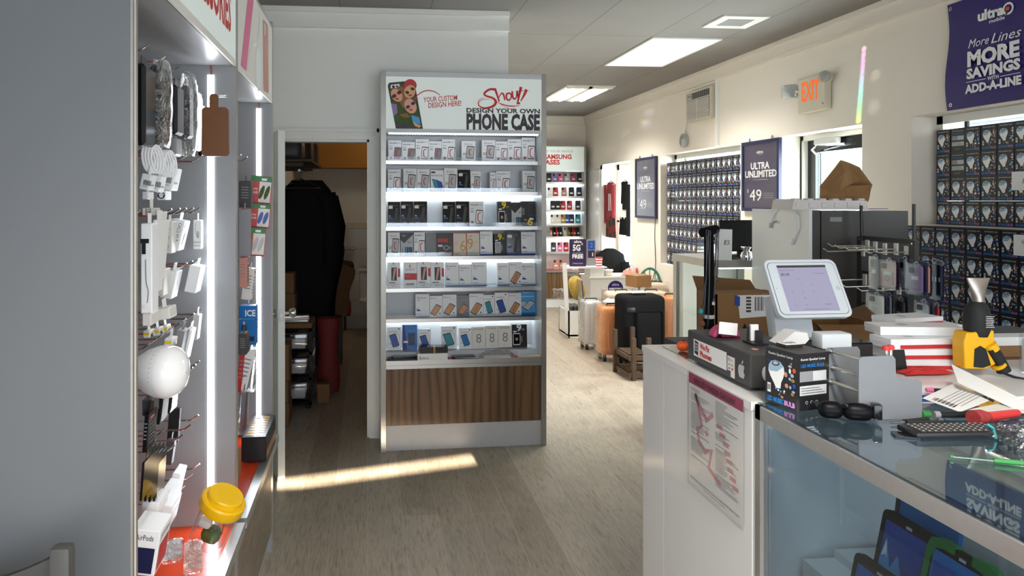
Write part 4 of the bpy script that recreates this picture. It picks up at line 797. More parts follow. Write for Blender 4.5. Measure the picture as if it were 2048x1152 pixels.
# black carton with gold code panels lying at the end of the ledge
p=at(522,826,3.2); t=tag(MB().rbox((0,0,-.05),(.10,.30,.10),.003,'black',seg=1).build('carton'),'long black carton with tan panels on the second unit\'s ledge','box'); t.location=(at(520,866,3.15).x,3.13,.65)
mb=MB(); f=Fr((-.05,-.15,.0003),(1,0,0),(0,1,0))
for i in range(8):
    for j in range(2): mb.rect(f,.015+j*.04,.02+i*.034,.045+j*.035,.042+i*.034,'gold')
mb.box(.0503,-.14,-.095,.0506,.14,-.06,'card'); mb.build('code_panel',t,'tan code panels',smooth=0)
o=tag(MB().box(-.035,-.06,0,.035,.06,.11,'card').build('carton'),'brown carton with line drawing under the black carton','box'); p=at(494,950,2.8); o.location=(-.53,2.80,.541)
f=Fr((-.035,-.0603,0),(1,0,0),(0,0,1)); mb=MB(); mb.ring(f,.035,.075,.012,.014,'char_grey'); mb.ribbon(f,[(.01,.02),(.02,.045),(.035,.055),(.05,.045),(.06,.02)],.0018,'char_grey'); mb.build('drawing',o,smooth=0)
# ================================================================ grey folding chair beside the end panel, lower left corner
t=thing('chair','dark grey moulded chair back showing at the lower left corner','chair',(-.62,1.12,0))
ZT=at(110,1090,1.24).z; xr=at(125,1120,1.24).x+.62
for x in (xr,xr-.34):
    MB().rbox((x,.12,ZT-.20),(.034,.03,.40),.008,'char_grey').build('back_post',t)
    MB().rbox((x,.08,(ZT-.40)/2),(.03,.03,ZT-.40),.006,'char_grey').build('leg',t); MB().rbox((x,-.28,.21),(.03,.03,.42),.006,'char_grey').build('leg',t)
mb=MB(); mb.grid(lambda u,v:(xr-.34*u,.118+.03*math.sin(math.pi*u),ZT-.012-.06*math.sin(math.pi*u)-.17*v),16,4,'char_grey').grid(lambda u,v:(xr-.34*(1-u),.130+.03*math.sin(math.pi*u),ZT-.012-.06*math.sin(math.pi*u)-.17*v),16,4,'char_grey'); mb.build('backrest',t)
MB().rbox((xr-.17,-.09,.43),(.36,.42,.03),.012,'char_grey').build('seat',t)
# ================================================================ printed bulb boxes (shared by the two window stacks and the counter)
BW,BD,BH=.103,.103,.143
mat('bulb_blue',sr(150,180,200),.4,var=0)
def bulb_box(var):
    mb=MB().box(-BW/2,0,0,BW/2,BD,BH,'black'); rnd=random.Random(var)
    f=face(BW); mb.text(f,'Kemin Speaker Lamp',.012,.127,.0065,'white',.078); mb.text(f,'12W',.006,.106,.007,'blue')
    mb.poly(f,[(.012,.098),(.02,.109),(.034,.114),(.05,.112),(.061,.102),(.064,.088),(.060,.074),(.053,.060),(.051,.045),(.036,.043),(.030,.054),(.018,.070),(.011,.084)],'white'); mb.poly(f,[(.012,.098),(.02,.109),(.034,.114),(.05,.112),(.061,.102),(.04,.086),(.014,.083)],'bulb_blue',.0010); mb.disc(f,.036,.106,.013,.006,'navy',.0014,a=8); mb.disc(f,.036,.107,.009,.004,'light_grey',.0018,a=8)
    for i in range(13):
        c=('orange','gold','rose','bulb_blue','blue','paper','bulb_blue')[rnd.randrange(7)]; mb.disc(f,rnd.uniform(.068,.098),.112-.006*i+rnd.uniform(-.004,.004),rnd.uniform(.003,.007),rnd.uniform(.003,.007),c,.0007+.0001*i,n=8)
    for i in range(8): mb.disc(f,rnd.uniform(.03,.068),rnd.uniform(.022,.046),.003,.003,('paper','gold','rose','skyblue')[i%4],.0009,n=7)
    mb.rect(f,.008,.028,.019,.052,'paper',.0010)
    for i in range(4): mb.rect(f,.010+.0022*i,.034,.0112+.0022*i,.048,'black',.0016)
    mb.text(f,'LED MUSIC',.005,.007,.012,'cyan_blue',.055,off=.05); mb.text(f,'BULB',.064,.007,.012,'lilac',.034,off=.05,lift=.0016)
    for s in (1,-1):
        g=Fr((BW/2 if s>0 else -BW/2,0 if s>0 else BD,0),(0,s,0),(0,0,1))
        mb.text(g,'Kemin Speaker Lamp',.012,.125,.006,'white',.078); mb.text(g,'LED MUSIC BULB',.012,.108,.008,'cyan_blue',.074,off=.03)
        mb.rect(g,.008,.072,.094,.098,'mid_grey'); mb.rect(g,.05,.073,.093,.097,'light_grey',.0010); mb.rect(g,.008,.038,.094,.062,'light_grey'); 
        for i in range(3): mb.rect(g,.012,.043+.006*i,.088-.008*i,.0445+.006*i,'dark_grey',.0010)
        for i in range(3): mb.ring(g,.03+.016*i,.02,.003,.0042,'light_grey',n=8)
    mb.box(-BW/2-.0004,.001,BH-.001,BW/2+.0004,BD-.001,BH+.0004,'dark_grey')
    return mb.mesh('bulb_box',30)
BB=[bulb_box(i) for i in (1,2,3)]
def stack(name,Xf,y_hi,zb,ncol,nrow,gaprows,skip,where,group,jit=.004,turn=()):
    """columns run from the far end towards the camera; fronts face the room (-X)"""
    for r_ in range(nrow):
        for c_ in range(ncol):
            if skip(r_,c_): continue
            yc=y_hi-BW/2-c_*.1065+random.uniform(-.001,.001); z=zb+r_*(BH+.0012); xf=Xf+random.uniform(0,jit)
            trn=(r_,c_) in turn
            rz=-90 if not trn else 0
            loc=(xf,yc,z) if not trn else (xf+BW/2,yc-BD/2,z)
            lab='bulb box, %s row from top, %s, %s'%(NTH[nrow-1-r_],ORD[c_],where)
            inst(name,BB[(r_*3+c_*7)%3],loc,(0,0,R(rz)),lab,'box',group)
# far window: eight rows on the sill
stack('bulb_box',XR+.055,7.955,.891,16,8,0,lambda r_,c_:c_>6 and r_<2,'far window stack','bulb boxes stacked in the far window',turn=((7,1),(5,1),(2,1),(0,1)))
# near window: four rows on the sill
stack('bulb_box',XR+.11,4.10,1.471,8,4,0,lambda r_,c_:False,'upper stack of the near window','bulb boxes stacked on the sill of the near window',turn=((3,1),(2,1)))
# stock table in front of the near window and the lower rows on it
TZ=.745
t=thing('stock_table','low white table under the bulb box stack by the near window','table',(3.18,3.55,0))
MB().box(-.17,-.62,TZ-.035,.18,.53,TZ,'white_lam').build('table_top',t,smooth=0)
for sx_ in (-1,1):
    for sy in (-.58,.49): MB().box(sx_*.14-.02,sy-.02,0,sx_*.14+.02,sy+.02,TZ-.035,'dark_grey').build('leg',t,smooth=0)
stack('bulb_box',3.262,4.055,TZ+.001,9,5,0,lambda r_,c_:False,'lower stack of the near window','bulb boxes stacked below the near window')
for i,(px_,py_,txt,lab) in enumerate(((2029,362,'15$','upper paper price card on the near bulb box stack'),(2033,490,'15$','lower paper price card on the near bulb box stack'))):
    X=3.478 if i==0 else 3.254; p=atx(px_,py_,X)
    f=Fr((0,0,0),(0,-1,0),(0,0,1)); mb=MB().slab(f@TR(.07),.17,.10 if i==0 else .105,.002,.003,'paper')
    f2=Fr((-.0024,0,0),(0,-1,0),(0,0,1))
    mb.text(f2,txt,.05,-.015 if i==0 else -.04,.03 if i==0 else .022,'black',shear=.2)
    if i: mb.text(f2,'Speaker',.03,.012,.016,'black',shear=.2)
    o=mb.build('price_card'); o.location=p; tag(o,lab,'sign')
# ================================================================ front counters
CT=1.12
XC=atz(1510,808,CT).x; YB1=atz(1510,808,CT).y; YB2=atz(1290,690,CT).y; YS=atz(1337,712,CT).y
wc=thing('counter','white gloss counter with paper menu on its side and cash drawer on top','counter',(0,0,0))
MB().box(XC+.006,YB1+.012,0,1.36,YB2,CT-.02,'white_lam').build('cabinet',wc,smooth=0)
MB().box(XC,YS+.002,0,XC+.006,YB2,CT-.022,'gloss_white').build('end_panel',wc,'glossy white end panel',smooth=0)
MB().box(XC,YB1+.014,0,XC+.006,YS-.002,CT-.022,'white_lam').build('side_panel',wc,smooth=0)
MB().box(XC-.003,YB1+.012,CT-.02,1.36,YB2+.003,CT,'white_lam').build('worktop',wc,smooth=0)
MB().box(XC+.055,YB1+.5,CT,1.34,YB2-.03,CT+.002,'top_glass').build('glass_inset',wc,'glass panel set in the top',smooth=0)
bc=thing('counter','white topped counter running towards the window wall, carrying the heat gun','counter',(0,0,0))
MB().box(1.362,YB1+.012,0,2.38,YB2-.02,CT-.025,'white_lam').build('cabinet',bc,smooth=0)
MB().box(1.362,YB1+.002,CT-.025,2.42,2.06,CT,'gloss_white').build('worktop',bc,smooth=0)
MB().box(1.362,2.061,CT-.02,2.42,YB2-.0,CT,'top_glass').build('glass_top',bc,'dark glass rear top',smooth=0)
gc=thing('glass_counter','aluminium framed glass display counter holding tablets, nearest the camera','counter',(0,0,0))
X1=1.60; Y0=.12; Y1=YB1; XG=XC
mb=MB()
mb.box(XG,Y0,CT-.034,XG+.022,Y1,CT,'alu').box(X1-.022,Y0,CT-.034,X1,Y1,CT,'alu').box(XG,Y1-.022,CT-.034,X1,Y1,CT,'alu').box(XG,Y0,CT-.034,X1,Y0+.022,CT,'alu')
for (x,y) in ((XG,Y1-.022),(XG,Y0),(X1-.022,Y1-.022),(X1-.022,Y0)): mb.box(x,y,.10,x+.022,y+.022,CT-.034,'alu')
mb.box(XG,Y0,.08,X1,Y1,.10,'alu'); mb.build('frame',gc,'brushed aluminium frame',smooth=0)
MB().box(XG+.010,Y0+.022,.10,XG+.014,Y1-.022,CT-.034,'case_glass').build('front_glass',gc,smooth=0)
MB().box(XG+.004,Y0+.004,CT+.0002,X1-.004,Y1-.004,CT+.0055,'top_glass').build('top_glass',gc,smooth=0)
MB().box(X1-.012,Y0+.022,.10,X1-.006,Y1-.022,CT-.034,'white_lam').box(XG+.022,Y1-.008,.10,X1-.012,Y1-.003,CT-.034,'white_lam').build('back_panel',gc,'white inner panels',smooth=0)
MB().box(XG+.02,Y0,0,X1-.02,Y1-.03,.08,'char_grey').build('plinth',gc,smooth=0)
# stepped white risers inside
ZD=.68
mb=MB().box(XG+.03,Y0+.03,ZD-.008,X1-.02,Y1-.01,ZD,'white_lam').box(1.05,Y0+.03,ZD,X1-.02,Y1-.03,ZD+.07,'white_lam').box(1.13,Y0+.03,ZD+.07,X1-.02,Y1-.03,ZD+.09,'white_lam'); mb.build('riser',gc,'white stepped shelf',smooth=0)
# tablets: faces look at the aisle (-X), width runs along -Y
def tablet(name,X,px_,py_,wd,hg,zb,body,screen,lab,cat,kind=0,r=.014):
    zb+=.0045
    p=atx(px_,py_,X); zt=p.z; 
    t=thing(name,lab,cat,(X+.005,p.y-wd/2,zb)); t.rotation_euler=(0,R(12),0)
    f=Fr((0,0,hg/2),(0,-1,0),(0,0,1)); 
    mb=MB().ext(mb_rr(wd,hg,r),-.014,body,f); mb.build('casing',t)
    M=Fr((-.0003,0,hg/2),(0,-1,0),(0,0,1))
    if kind<9:
        mb=MB(); mb.poly(M,mb.rr(wd*.82,hg*.80,.003),screen)
        if kind==1: mb.poly(M,[(-wd*.4,-hg*.38),(wd*.4,-hg*.38),(wd*.4,-hg*.1),(wd*.2,hg*.0),(wd*.05,-hg*.12),(-wd*.1,hg*.12),(-wd*.2,-.01),(-wd*.33,hg*.22),(-wd*.4,0)],'skyblue',.0012); mb.poly(M,[(-wd*.33,hg*.22),(-wd*.38,hg*.02),(-wd*.3,hg*.06),(-wd*.27,hg*.02)],'paper',.0018); mb.poly(M,[(-wd*.1,-hg*.2),(wd*.1,-hg*.06),(wd*.3,-hg*.2),(wd*.2,-hg*.34),(-wd*.1,-hg*.36)],'light_grey',.0018)
        if kind==2: mb.rect(M,-wd*.38,-hg*.3,-wd*.05,hg*.3,'blue',.0012); mb.poly(M,[(0,-hg*.36),(wd*.2,-hg*.36),(wd*.02,hg*.2)],'skyblue',.0012)
        mb.build('screen',t,'blue lit screen' if kind else None); mb=MB(); mb.rect(M,-.008,hg*.42,.008,hg*.45,'light_grey',.001); mb.build('label_dot',t)
    return t,M
mb_rr=MB().rr
tablet('tablet',1.075,1728,995,.155,.20,ZD+.0705,'rubber','blue','black cased tablet with a snowy mountain screen inside the glass counter','tablet',1)
tablet('tablet',.995,1672,1078,.155,.19,ZD+.0005,'rubber','cyan_blue','black cased tablet with plain blue screen, leftmost in the glass counter','tablet',0)
t,M=tablet('tablet',1.066,1818,1055,.160,.20,ZD+.0705,'rubber','cyan_blue','black tablet in a bright green bumper inside the glass counter','tablet',2)
mb=MB(); w_,h_=.160,.205
for s_,a in ((-1,((-.083,-.02),(-.083,.075),(-.076,.098),(-.055,.1055),(-.02,.1045),(-.02,.088),(-.045,.088),(-.062,.082),(-.070,.06),(-.073,-.02))),(1,((.02,.1045),(.055,.1055),(.076,.098),(.083,.075),(.083,-.098),(.066,-.098),(.066,.06),(.058,.080),(.045,.086),(.02,.088)))): mb.ext(list(a),.018,'green',M@TR(0,0,-.016))
mb.build('bumper',t,'bright green bumper'); t.location.z+=.006
p=atx(1772,968,1.15); o=tag(MB().box(0,-.17,0,.03,0,.23,'cyan_blue').build('tablet_box',smooth=0),'flat blue tablet box at the back of the glass counter','box'); o.location=(1.15,p.y,ZD+.0955); o.rotation_euler=(0,R(8),0)
f=Fr((-.0004,0,0),(0,-1,0),(0,0,1)); mb=MB(); mb.rect(f,0,.0,.012,.23,'black'); mb.build('edge_band',o,smooth=0); mb=MB(); mb.text(f,'Tab',.07,.13,.014,'navy'); mb.build('print',o,smooth=0)
p=atx(1897,1040,1.16); o=tag(MB().box(0,-.19,0,.04,0,.22,'light_grey').build('tablet_box',smooth=0),'pale grey tablet box with thin lettering at the back of the glass counter','box'); o.location=(1.16,min(p.y,1.385),ZD+.0965); o.rotation_euler=(0,R(8),0)
f=Fr((-.0004,0,0),(0,-1,0),(0,0,1)); mb=MB(); mb.text(f,'Air',.08,.13,.02,'dark_grey'); mb.build('print',o,smooth=0)
tablet('tablet',1.07,1935,1090,.12,.15,ZD+.0705,'rubber','navy','black tablet with a red strip behind the green bumper tablet','tablet',0)
tablet('tablet',1.075,2018,1105,.15,.2,ZD+.0705,'rubber','cyan_blue','black tablet with blue screen at the right edge of the glass counter','tablet',0)
p=atx(1930,1105,1.07); o=tag(MB().rbox((0,0,.012),(.02,.05,.024),.004,'red',seg=1).build('usb_pack'),'small red item on top of the riser between tablets','packet'); o.location=(1.115,p.y-.03,ZD+.0705)
o=tag(MB().rbox((0,0,.05),(.012,.09,.10),.005,'purple').slab(Fr((-.0065,0,.085),(0,-1,0),(0,0,1)),.04,.012,.0004,.003,'paper').build('phone_pack'),'violet pack between the two leftmost tablets','packet'); p=atx(1775,1135,1.02); o.location=(1.02,p.y-.03,ZD+.0005)
# ---------------------------------------------------------------- paper menu taped on the counter side
A=atx(1378,743,XC-.004); B_=atx(1487,808,XC-.004); D_=atx(1378,965,XC-.004)
pw=A.y-B_.y; phh=A.z-D_.z-.005
o=thing('menu_sheet','laminated paper menu with red heading on the white counter side','poster',(XC-.003,A.y,A.z-phh))
f=Fr((0,0,0),(0,-1,0),(0,0,1)); MB().rect(f,0,0,pw,phh,'paper',.001).build('sheet',o,smooth=0)
mb=MB(); mb.lift=.0016; mb.rect(f,0,phh*.905,pw,phh,'hot_pink')
mb.lift=.0024; mb.text(f,'GRILLED CHEESE GALLERY',pw*.10,phh*.925,phh*.048,'signgrey',pw*.78,off=.02); mb.build('heading',o,'pink heading band',smooth=0)
mb=MB(); mb.lift=.0016; mat('pale_rose',sr(222,160,165),.6,var=0)
rb=lambda L,wd:mb.ribbon(f,[(a*pw,b*phh) for a,b in L],wd,'pale_rose',.0014,1)
rb([(.14,.83),(.27,.58),(.17,.53),(.22,.42),(.33,.38),(.46,.43),(.40,.26),(.62,.19)],.016); rb([(.12,.83),(.36,.655),(.48,.745)],.016)
for a,b in ((.55,.66),(.60,.60),(.66,.54),(.69,.48),(.72,.42),(.74,.36),(.78,.30),(.82,.24)): mb.rect(f,a*pw,b*phh,(a+.10)*pw,(b+.035)*phh,'pale_rose',.0014)
mb.disc(f,.36*pw,.545*phh,.007,.008,'pale_rose',.0014); mb.build('unicorn_drawing',o,'pale pink line drawing',smooth=0)
mb=MB(); mb.lift=.002; rnd=random.Random(4)
for col_ in (0,1):
    for i in range(44 if col_ else 38):
        if rnd.random()<.18: continue
        x0=(.05 if not col_ else .53)*pw; wl=rnd.uniform(.15,.40)*pw; z=phh*(.87-.0165*i)
        if z<phh*.10: break
        mb.rect(f,x0,z,x0+wl,z+.0016,'mid_grey')
mb.text(f,'Taste Made in Cape Cod - Port St. Lucie, FL, Augustine/Palm Beach Outlets',pw*.04,phh*.055,phh*.016,'black',pw*.9); mb.text(f,'Order online and follow the gallery',pw*.3,phh*.03,phh*.010,'black',pw*.4); mb.build('small_print',o,smooth=0)
glassy('sleeve',(.96,.96,.96),.02,.18)
mb=MB().grid(lambda u,v:(-.0035-.0004*math.sin(u*13)*math.sin(v*17),-(pw+.012)*u+.006,-.008+(phh+.012)*v),10,16,'sleeve'); mb.build('plastic_sleeve',o,'clear plastic sleeve')
# ---------------------------------------------------------------- cash drawer with stickers
a=atz(1371,722,CT); b_=atz(1506,785,CT); DX=(a.x+b_.x)/2; DY0=b_.y; DY1=a.y; DH=.088
t=thing('cash_drawer','dark grey cash drawer with red lettered sticker on the white counter','cash drawer',(DX,DY0,CT))
DL=DY1-DY0; DW=.19
MB().rbox((DW/2,DL/2,.010+DH/2),(DW,DL,DH),.003,'char_grey',seg=1).build('body',t)
mb=MB()
for x in (.03,DW-.03):
    for y in (.03,DL-.03): mb.lathe([(.012,.001),(.012,.0108)],'rubber',12,TR(x,y,0))
mb.build('feet',t)
f=Fr((-.0004,DL,.010),(0,-1,0),(0,0,1))   # left face, u runs towards the camera
def fx(px_,py_):
    q=atx(px_,py_,DX); return (DY1-q.y),(q.z-CT-.010)
mb=MB(); u0,v0=fx(1388,722); u1,v1=fx(1454,735); ut,vt=fx(1388,681)
mb.rect(f,u0,.018,u1,.068,'paper'); mb.poly(f,[(u0+.006,.026),(u0+.030,.022),(u0+.032,.062),(u0+.008,.066)],'black',.001)
for i in range(3):
    for j in range(3): mb.rect(f,u0+.011+.007*i,.034+.009*j,u0+.016+.007*i,.040+.009*j,'light_grey',.0016)
mb.text(f,'We Fix',u0+.042,.046,.017,'signred',.060,off=.04,lift=.0012); mb.text(f,'Phones',u0+.042,.024,.017,'signred',.072,off=.04,lift=.0012); mb.build('repair_sticker',t,'white sticker with red lettering',smooth=0)
mb=MB(); u2=u1+.004; mb.rect(f,u2,.022,u2+.040,.062,'offwhite'); mb.rect(f,u2+.018,.006,u2+.040,.022,'offwhite'); mb.ring(f,u2+.009,.053,.003,.005,'black',.0012,n=4); mb.text(f,'Square',u2+.016,.051,.004,'black',lift=.0012); mb.rect(f,u2+.006,.038,u2+.016,.041,'mid_grey',.0012); mb.rect(f,u2+.022,.038,u2+.032,.041,'mid_grey',.0012); mb.rect(f,u2+.006,.027,u2+.016,.030,'blue',.0012); mb.disc(f,u2+.026,.029,.003,.003,'red',.0012); mb.disc(f,u2+.030,.029,.003,.003,'orange',.0014); mb.build('card_sticker',t,'white card logo sticker',smooth=0)
def fruit(mb,f,u,v,s,m):
    pts=[(0,.36),(.12,.42),(.27,.40),(.38,.28),(.30,.18),(.27,.05),(.31,-.10),(.42,-.18),(.34,-.36),(.22,-.48),(.10,-.47),(0,-.43),(-.10,-.47),(-.22,-.47),(-.34,-.34),(-.42,-.12),(-.43,.10),(-.36,.30),(-.24,.40),(-.10,.41)]
    mb.poly(f,[(u+a*s,v+b*s) for a,b in pts],m); mb.poly(f,[(u+a*s,v+b*s) for a,b in ((.0,.46),(.02,.58),(.12,.70),(.22,.74),(.20,.60),(.11,.49))],m)
mb=MB(); fruit(mb,f,DL-.043,.036,.040,'light_grey'); mb.build('emblem',t,'silver fruit emblem sticker',smooth=0)
mb=MB(); fruit(mb,Fr((0,-.0004,.010),(1,0,0),(0,0,1)),.050,.040,.045,'light_grey'); mb.build('emblem',t,'silver fruit emblem sticker',smooth=0)
DZ=CT+.010+DH+.0005
# pink stone card stand and cards on the drawer
p=atz(1449,673,DZ); t=thing('card_stand','pink half-round card stand on the cash drawer','card holder',p)
mb=MB().ext([(.042*math.cos(R(a_)),.036*math.sin(R(a_))) for a_ in range(0,181,12)]+[(-.030,0),(-.026,.010),(-.018,.010),(-.014,0)],.035,'hot_pink',Fr((0,.018,0),(1,0,0),(0,0,1))); o=mb.build('body',t); md=o.modifiers.new('bevel','BEVEL'); md.width=.006; md.segments=2
o=tag(MB().slab(Fr((0,0,0),(1,0,-.12),(.25,.35,.9)),.055,.036,.004,.001,'paper').slab(Fr((.013,-.0004,-.006),(1,0,-.12),(.25,.35,.9)),.026,.022,.001,.001,'brown_leather').build('business_card'),'white business cards leaning in the pink stand','card'); o.location=(p.x-.006,p.y-.030,p.z+.028)
p=atz(1519,690,DZ); t=thing('card_holder','black card holder standing on the cash drawer','card holder',p)
MB().rbox((0,.02,.003),(.045,.06,.006),.001,'black',seg=1).rbox((.010,.02,.020),(.022,.006,.034),.001,'black',seg=1).rbox((-.012,.035,.024),(.012,.004,.042),.001,'black',seg=1).build('body',t)
o=tag(MB().box(-.010,.026,.007,.012,.034,.052,'paper').build('business_card',smooth=0),'white cards in the black holder on the cash drawer','card'); o.location=p
p=atz(1510,699,DZ); o=tag(MB().lathe([(.009,0),(.009,.0015)],'rose',20).build('coin'),'copper coin on the cash drawer','coin'); o.location=p
p=atz(1366,702,CT+.003); t=thing('pumpkin','small orange pumpkin ornament behind the cash drawer','ornament',p)
mb=MB(); mb.grid(lambda u,v:((.020+.0018*math.cos(8*2*math.pi*u))*math.sin(math.pi*v)*math.cos(2*math.pi*u),(.020+.0018*math.cos(8*2*math.pi*u))*math.sin(math.pi*v)*math.sin(2*math.pi*u),.016-.016*math.cos(math.pi*v)),48,10,'pumpkin'); mb.build('body',t); MB().tube([(0,0,.030),(.002,0,.037)],.003,'brown_wood',6).build('stem',t)
# ---------------------------------------------------------------- music bulb box on the counter and the small remote on it
p0=atz(1533.7,803,CT+.006); p1=atz(1591,823,CT+.006); ang=math.atan2(p1.y-p0.y,p1.x-p0.x); sc_=.94
c=(p0+p1)/2; o=inst('bulb_box',BB[0],(c.x,c.y,CT+.0065),(0,0,ang),'black printed bulb box standing alone on the front counter beside the cash drawer','box',None,(sc_,sc_,sc_*1.0))
TOPZ=CT+.0065+BH*sc_+.0008
q=atz(1581,694,TOPZ); o=tag(MB().slab(TR(0,0,0,0,0,8),.048,.036,.008,.002,'black').slab(TR(0,0,.008,0,0,8),.044,.032,.0006,.001,'paper').slab(TR(-.012,.002,.0088,0,0,8),.008,.018,.0004,.001,'rose').slab(TR(0,.003,.0088,0,0,8),.008,.018,.0004,.001,'mid_grey').slab(TR(.012,.005,.0088,0,0,8),.008,.018,.0004,.001,'mid_grey').build('remote'),'small black box with white label lying on the bulb box','box'); o.location=(q.x,q.y+.005,TOPZ)
# ---------------------------------------------------------------- tablet till on a white stand
Yb,Yt=2.05,2.145
BL=at(1560,636,Yb); BR=at(1708,630,Yb); TL=at(1523,520,Yt)
W_=(BR-BL).length; up=(TL-BL); up.x=0; Hh=up.length
t=thing('tablet_till','white tablet till on a swivel stand with keypad on screen','till',((BL.x+BR.x)/2,Yb+.08,CT))
loc=Vector((0,-.08,BL.z-CT)); tl=math.degrees(math.atan2(up.y,up.z))
f=Fr(loc,(1,0,.004),(0,up.y,up.z)); C=f@TR(0,Hh/2,0)
def sl(w,h,t0,t1,r,m): return MB().ext(mb_rr(w,h,r),t1-t0,m,C@TR(0,0,t0))
mat('till_white',(.66,.70,.72),.35,var=.02)
sl(W_,Hh,-.016,0,.022,'till_white').build('casing',t)
mb=MB(); mb.poly(C,mb.rr(W_*.935,Hh*.90,.016),'black',.0006); mb.poly(C,mb.rr(W_*.925,Hh*.888,.016),'till_white',.0010); mb.ring(C,W_*.415,-Hh*.01,.0042,.0052,'dark_grey',.0014,20); mb.disc(C,-W_*.425,0,.0012,.0012,'black',.0014); mb.build('bezel',t)
sw,sh=W_*.68,Hh*.79; mb=MB(); mb.rect(C,-sw/2,-sh/2,sw/2,sh/2,'screen_lit',.0016); S=C@TR(-sw/2,-sh/2,0); mb.lift=.0022
mb.rect(S,0,sh*.95,sw,sh,'dark_grey'); mb.text(S,'$0.00',sw*.04,sh*.77,sh*.06,'black'); mb.text(S,'+ Note',sw*.32,sh*.69,sh*.02,'dark_grey'); mb.text(S,'Keypad  Library  Favorites',sw*.04,sh*.88,sh*.02,'dark_grey'); mb.rect(S,sw*.72,sh*.815,sw*.92,sh*.82,'dark_grey')
for i,ch in enumerate('123456789C0+'): mb.text(S,ch,sw*(.15+.22*(i%3)),sh*(.55-.145*(i//3)),sh*.03,'dark_grey')
mb.text(S,'Charge $0',sw*.74,sh*.13,sh*.022,'black'); mb.text(S,'Checkout   Transactions   Notifications   More',sw*.3,sh*.03,sh*.02,'dark_grey',sw*.5); mb.build('screen',t,'lit lilac screen with keypad',smooth=0)
sx0=at(1562,650,Yb+.03).x-t.location.x; sx1=at(1640,650,Yb+.03).x-t.location.x
MB().rbox(((sx0+sx1)/2,.0,.105),(sx1-sx0,.05,.19),.008,'till_white',TR(0,-.02,0,-14)).build('stem',t)
MB().rbox(((sx0+sx1)/2,.0,.012),(.118,.17,.022),.008,'till_white').build('base',t)
# white terminal block in front of the stand
p=at(1663,690,1.86); o=tag(MB().rbox((0,0,0),(.088,.05,.042),.006,'till_white').rbox((0,0,-.068),(.07,.04,.092),.004,'char_grey').build('card_reader'),'white block-shaped dock right below the tablet till','card reader'); o.location=(p.x,1.86,CT+.115)
p=at(1575,690,1.84); o=tag(MB().ext([(-.045,0),(.03,0),(.042,.012),(.036,.03),(.0,.034)],.05,'gloss_white',Fr((0,.02,0),(1,0,0),(0,0,1))).rbox((0,0,-.052),(.03,.03,.104),.004,'char_grey').build('card_reader'),'white rounded card reader behind the bulb box','card reader'); o.location=(p.x+.03,1.885,CT+.106)
# ---------------------------------------------------------------- grey metal repair jig
q=atz(1780,838,CT+.006); YJ=q.y; mpp=YJ/F*1.0
def jx(px_): return at(px_,800,YJ).x
def jz(py_): return at(1780,py_,YJ).z
t=thing('repair_jig','grey metal jig of stepped plates joined by steel rods','repair tool',(jx(1716),YJ,CT+.006))
X0=jx(1716); out=[(0,0),(jx(1842)-X0,0),(jx(1842)-X0,jz(766)-CT-.006),(jx(1836)-X0,jz(760)-CT-.006),(jx(1798)-X0,jz(759)-CT-.006),(jx(1790)-X0,jz(752)-CT-.006),(jx(1789)-X0,jz(718)-CT-.006),(jx(1784)-X0,jz(711)-CT-.006),(jx(1722)-X0,jz(712)-CT-.006),(0,jz(718)-CT-.006)]
MB().ext(out,.003,'tool_grey',Fr((0,0,0),(1,0,0),(0,0,1))).build('front_plate',t)
sh=Vector((-.012,.10,0)); MB().ext([(a,b) for a,b in out],.003,'tool_grey',Fr(sh,(1,0,0),(0,0,1))).build('rear_plate',t)
for (u,v) in ((.012,.135),(.018,.095),(.012,.062)):
    MB().tube([sh+Vector((u,0,v)),Vector((u,0,v))],.0042,'zinc',10).build('rod',t); MB().lathe([(.008,0),(.008,.006),(.004,.009)],'steel',6,Fr(sh+Vector((u,-.001,v)),(1,0,0),(0,0,1))).build('nut',t)
for k,u in enumerate((.083,.098)):
    MB().tube([(u,.02+.006*k,.0),(u,.02+.006*k,jz(703)-CT-.006)],.0042,'zinc',10).build('screw',t); zt=jz(704)-CT-.006
    MB().lathe([(.0085,zt),(.0085,zt+.007),(.006,zt+.010)],'red',14,TR(u,.02+.006*k,0)).build('screw_cap',t,'red plastic cap')
MB().box(.003,.004,0,.10,.098,.008,'tool_grey').build('bed',t,smooth=0)
p=atz(1690,760,CT+.001); o=tag(MB().rbox((0,0,.04),(.16,.10,.08),.004,'gloss_black',seg=1).build('battery_box'),'black box behind the grey repair jig','box'); o.location=(1.40,2.02,CT+.001)
p=at(1722,690,2.1); o=tag(MB().slab(Fr((0,0,.0),(1,0,0),(0,.2,1)),.06,.06,.004,.004,'black').text(Fr((0,-.0005,0),(1,0,0),(0,.2,1)),'profile',-.024,.004,.010,'skyblue').build('sign_tile'),'black tile with blue lettering behind the repair jig','sign'); o.location=(p.x,1.955,CT+.035)
# ---------------------------------------------------------------- phone boxes
def phone_box(px0,px1,py0,py1,Y,z,rz,lab,end='red',dep=.17):
    a=at(px0,py0,Y); b2=at(px1,py1,Y); w_=abs(b2.x-a.x); hh=abs(a.z-b2.z)
    t=thing('phone_box',lab,'box',((a.x+b2.x)/2,Y,z),rz,'white and red phone boxes on the counter')
    MB().box(-w_/2,-.045,hh*.42,w_/2,.045,hh,'white').build('lid',t,smooth=0); mb=MB().box(-w_/2+.001,-.044,0,w_/2-.001,.044,hh*.42,'white'); mb.box(w_/2-.001,-.0435,0.0,w_/2+.0003,.0435,hh*.42,end).box(-w_/2+.03,-.0445,.001,w_/2,-.044,hh*.42,end if end=='red' else 'white'); mb.build('tray',t,smooth=0)
    mb=MB(); f=Fr((-w_/2,-.045,hh),(1,0,0),(0,1,0)); mb.rect(f,w_*.3,.03,w_*.42,.06,'light_grey'); mb.build('print',t,smooth=0)
    return hh
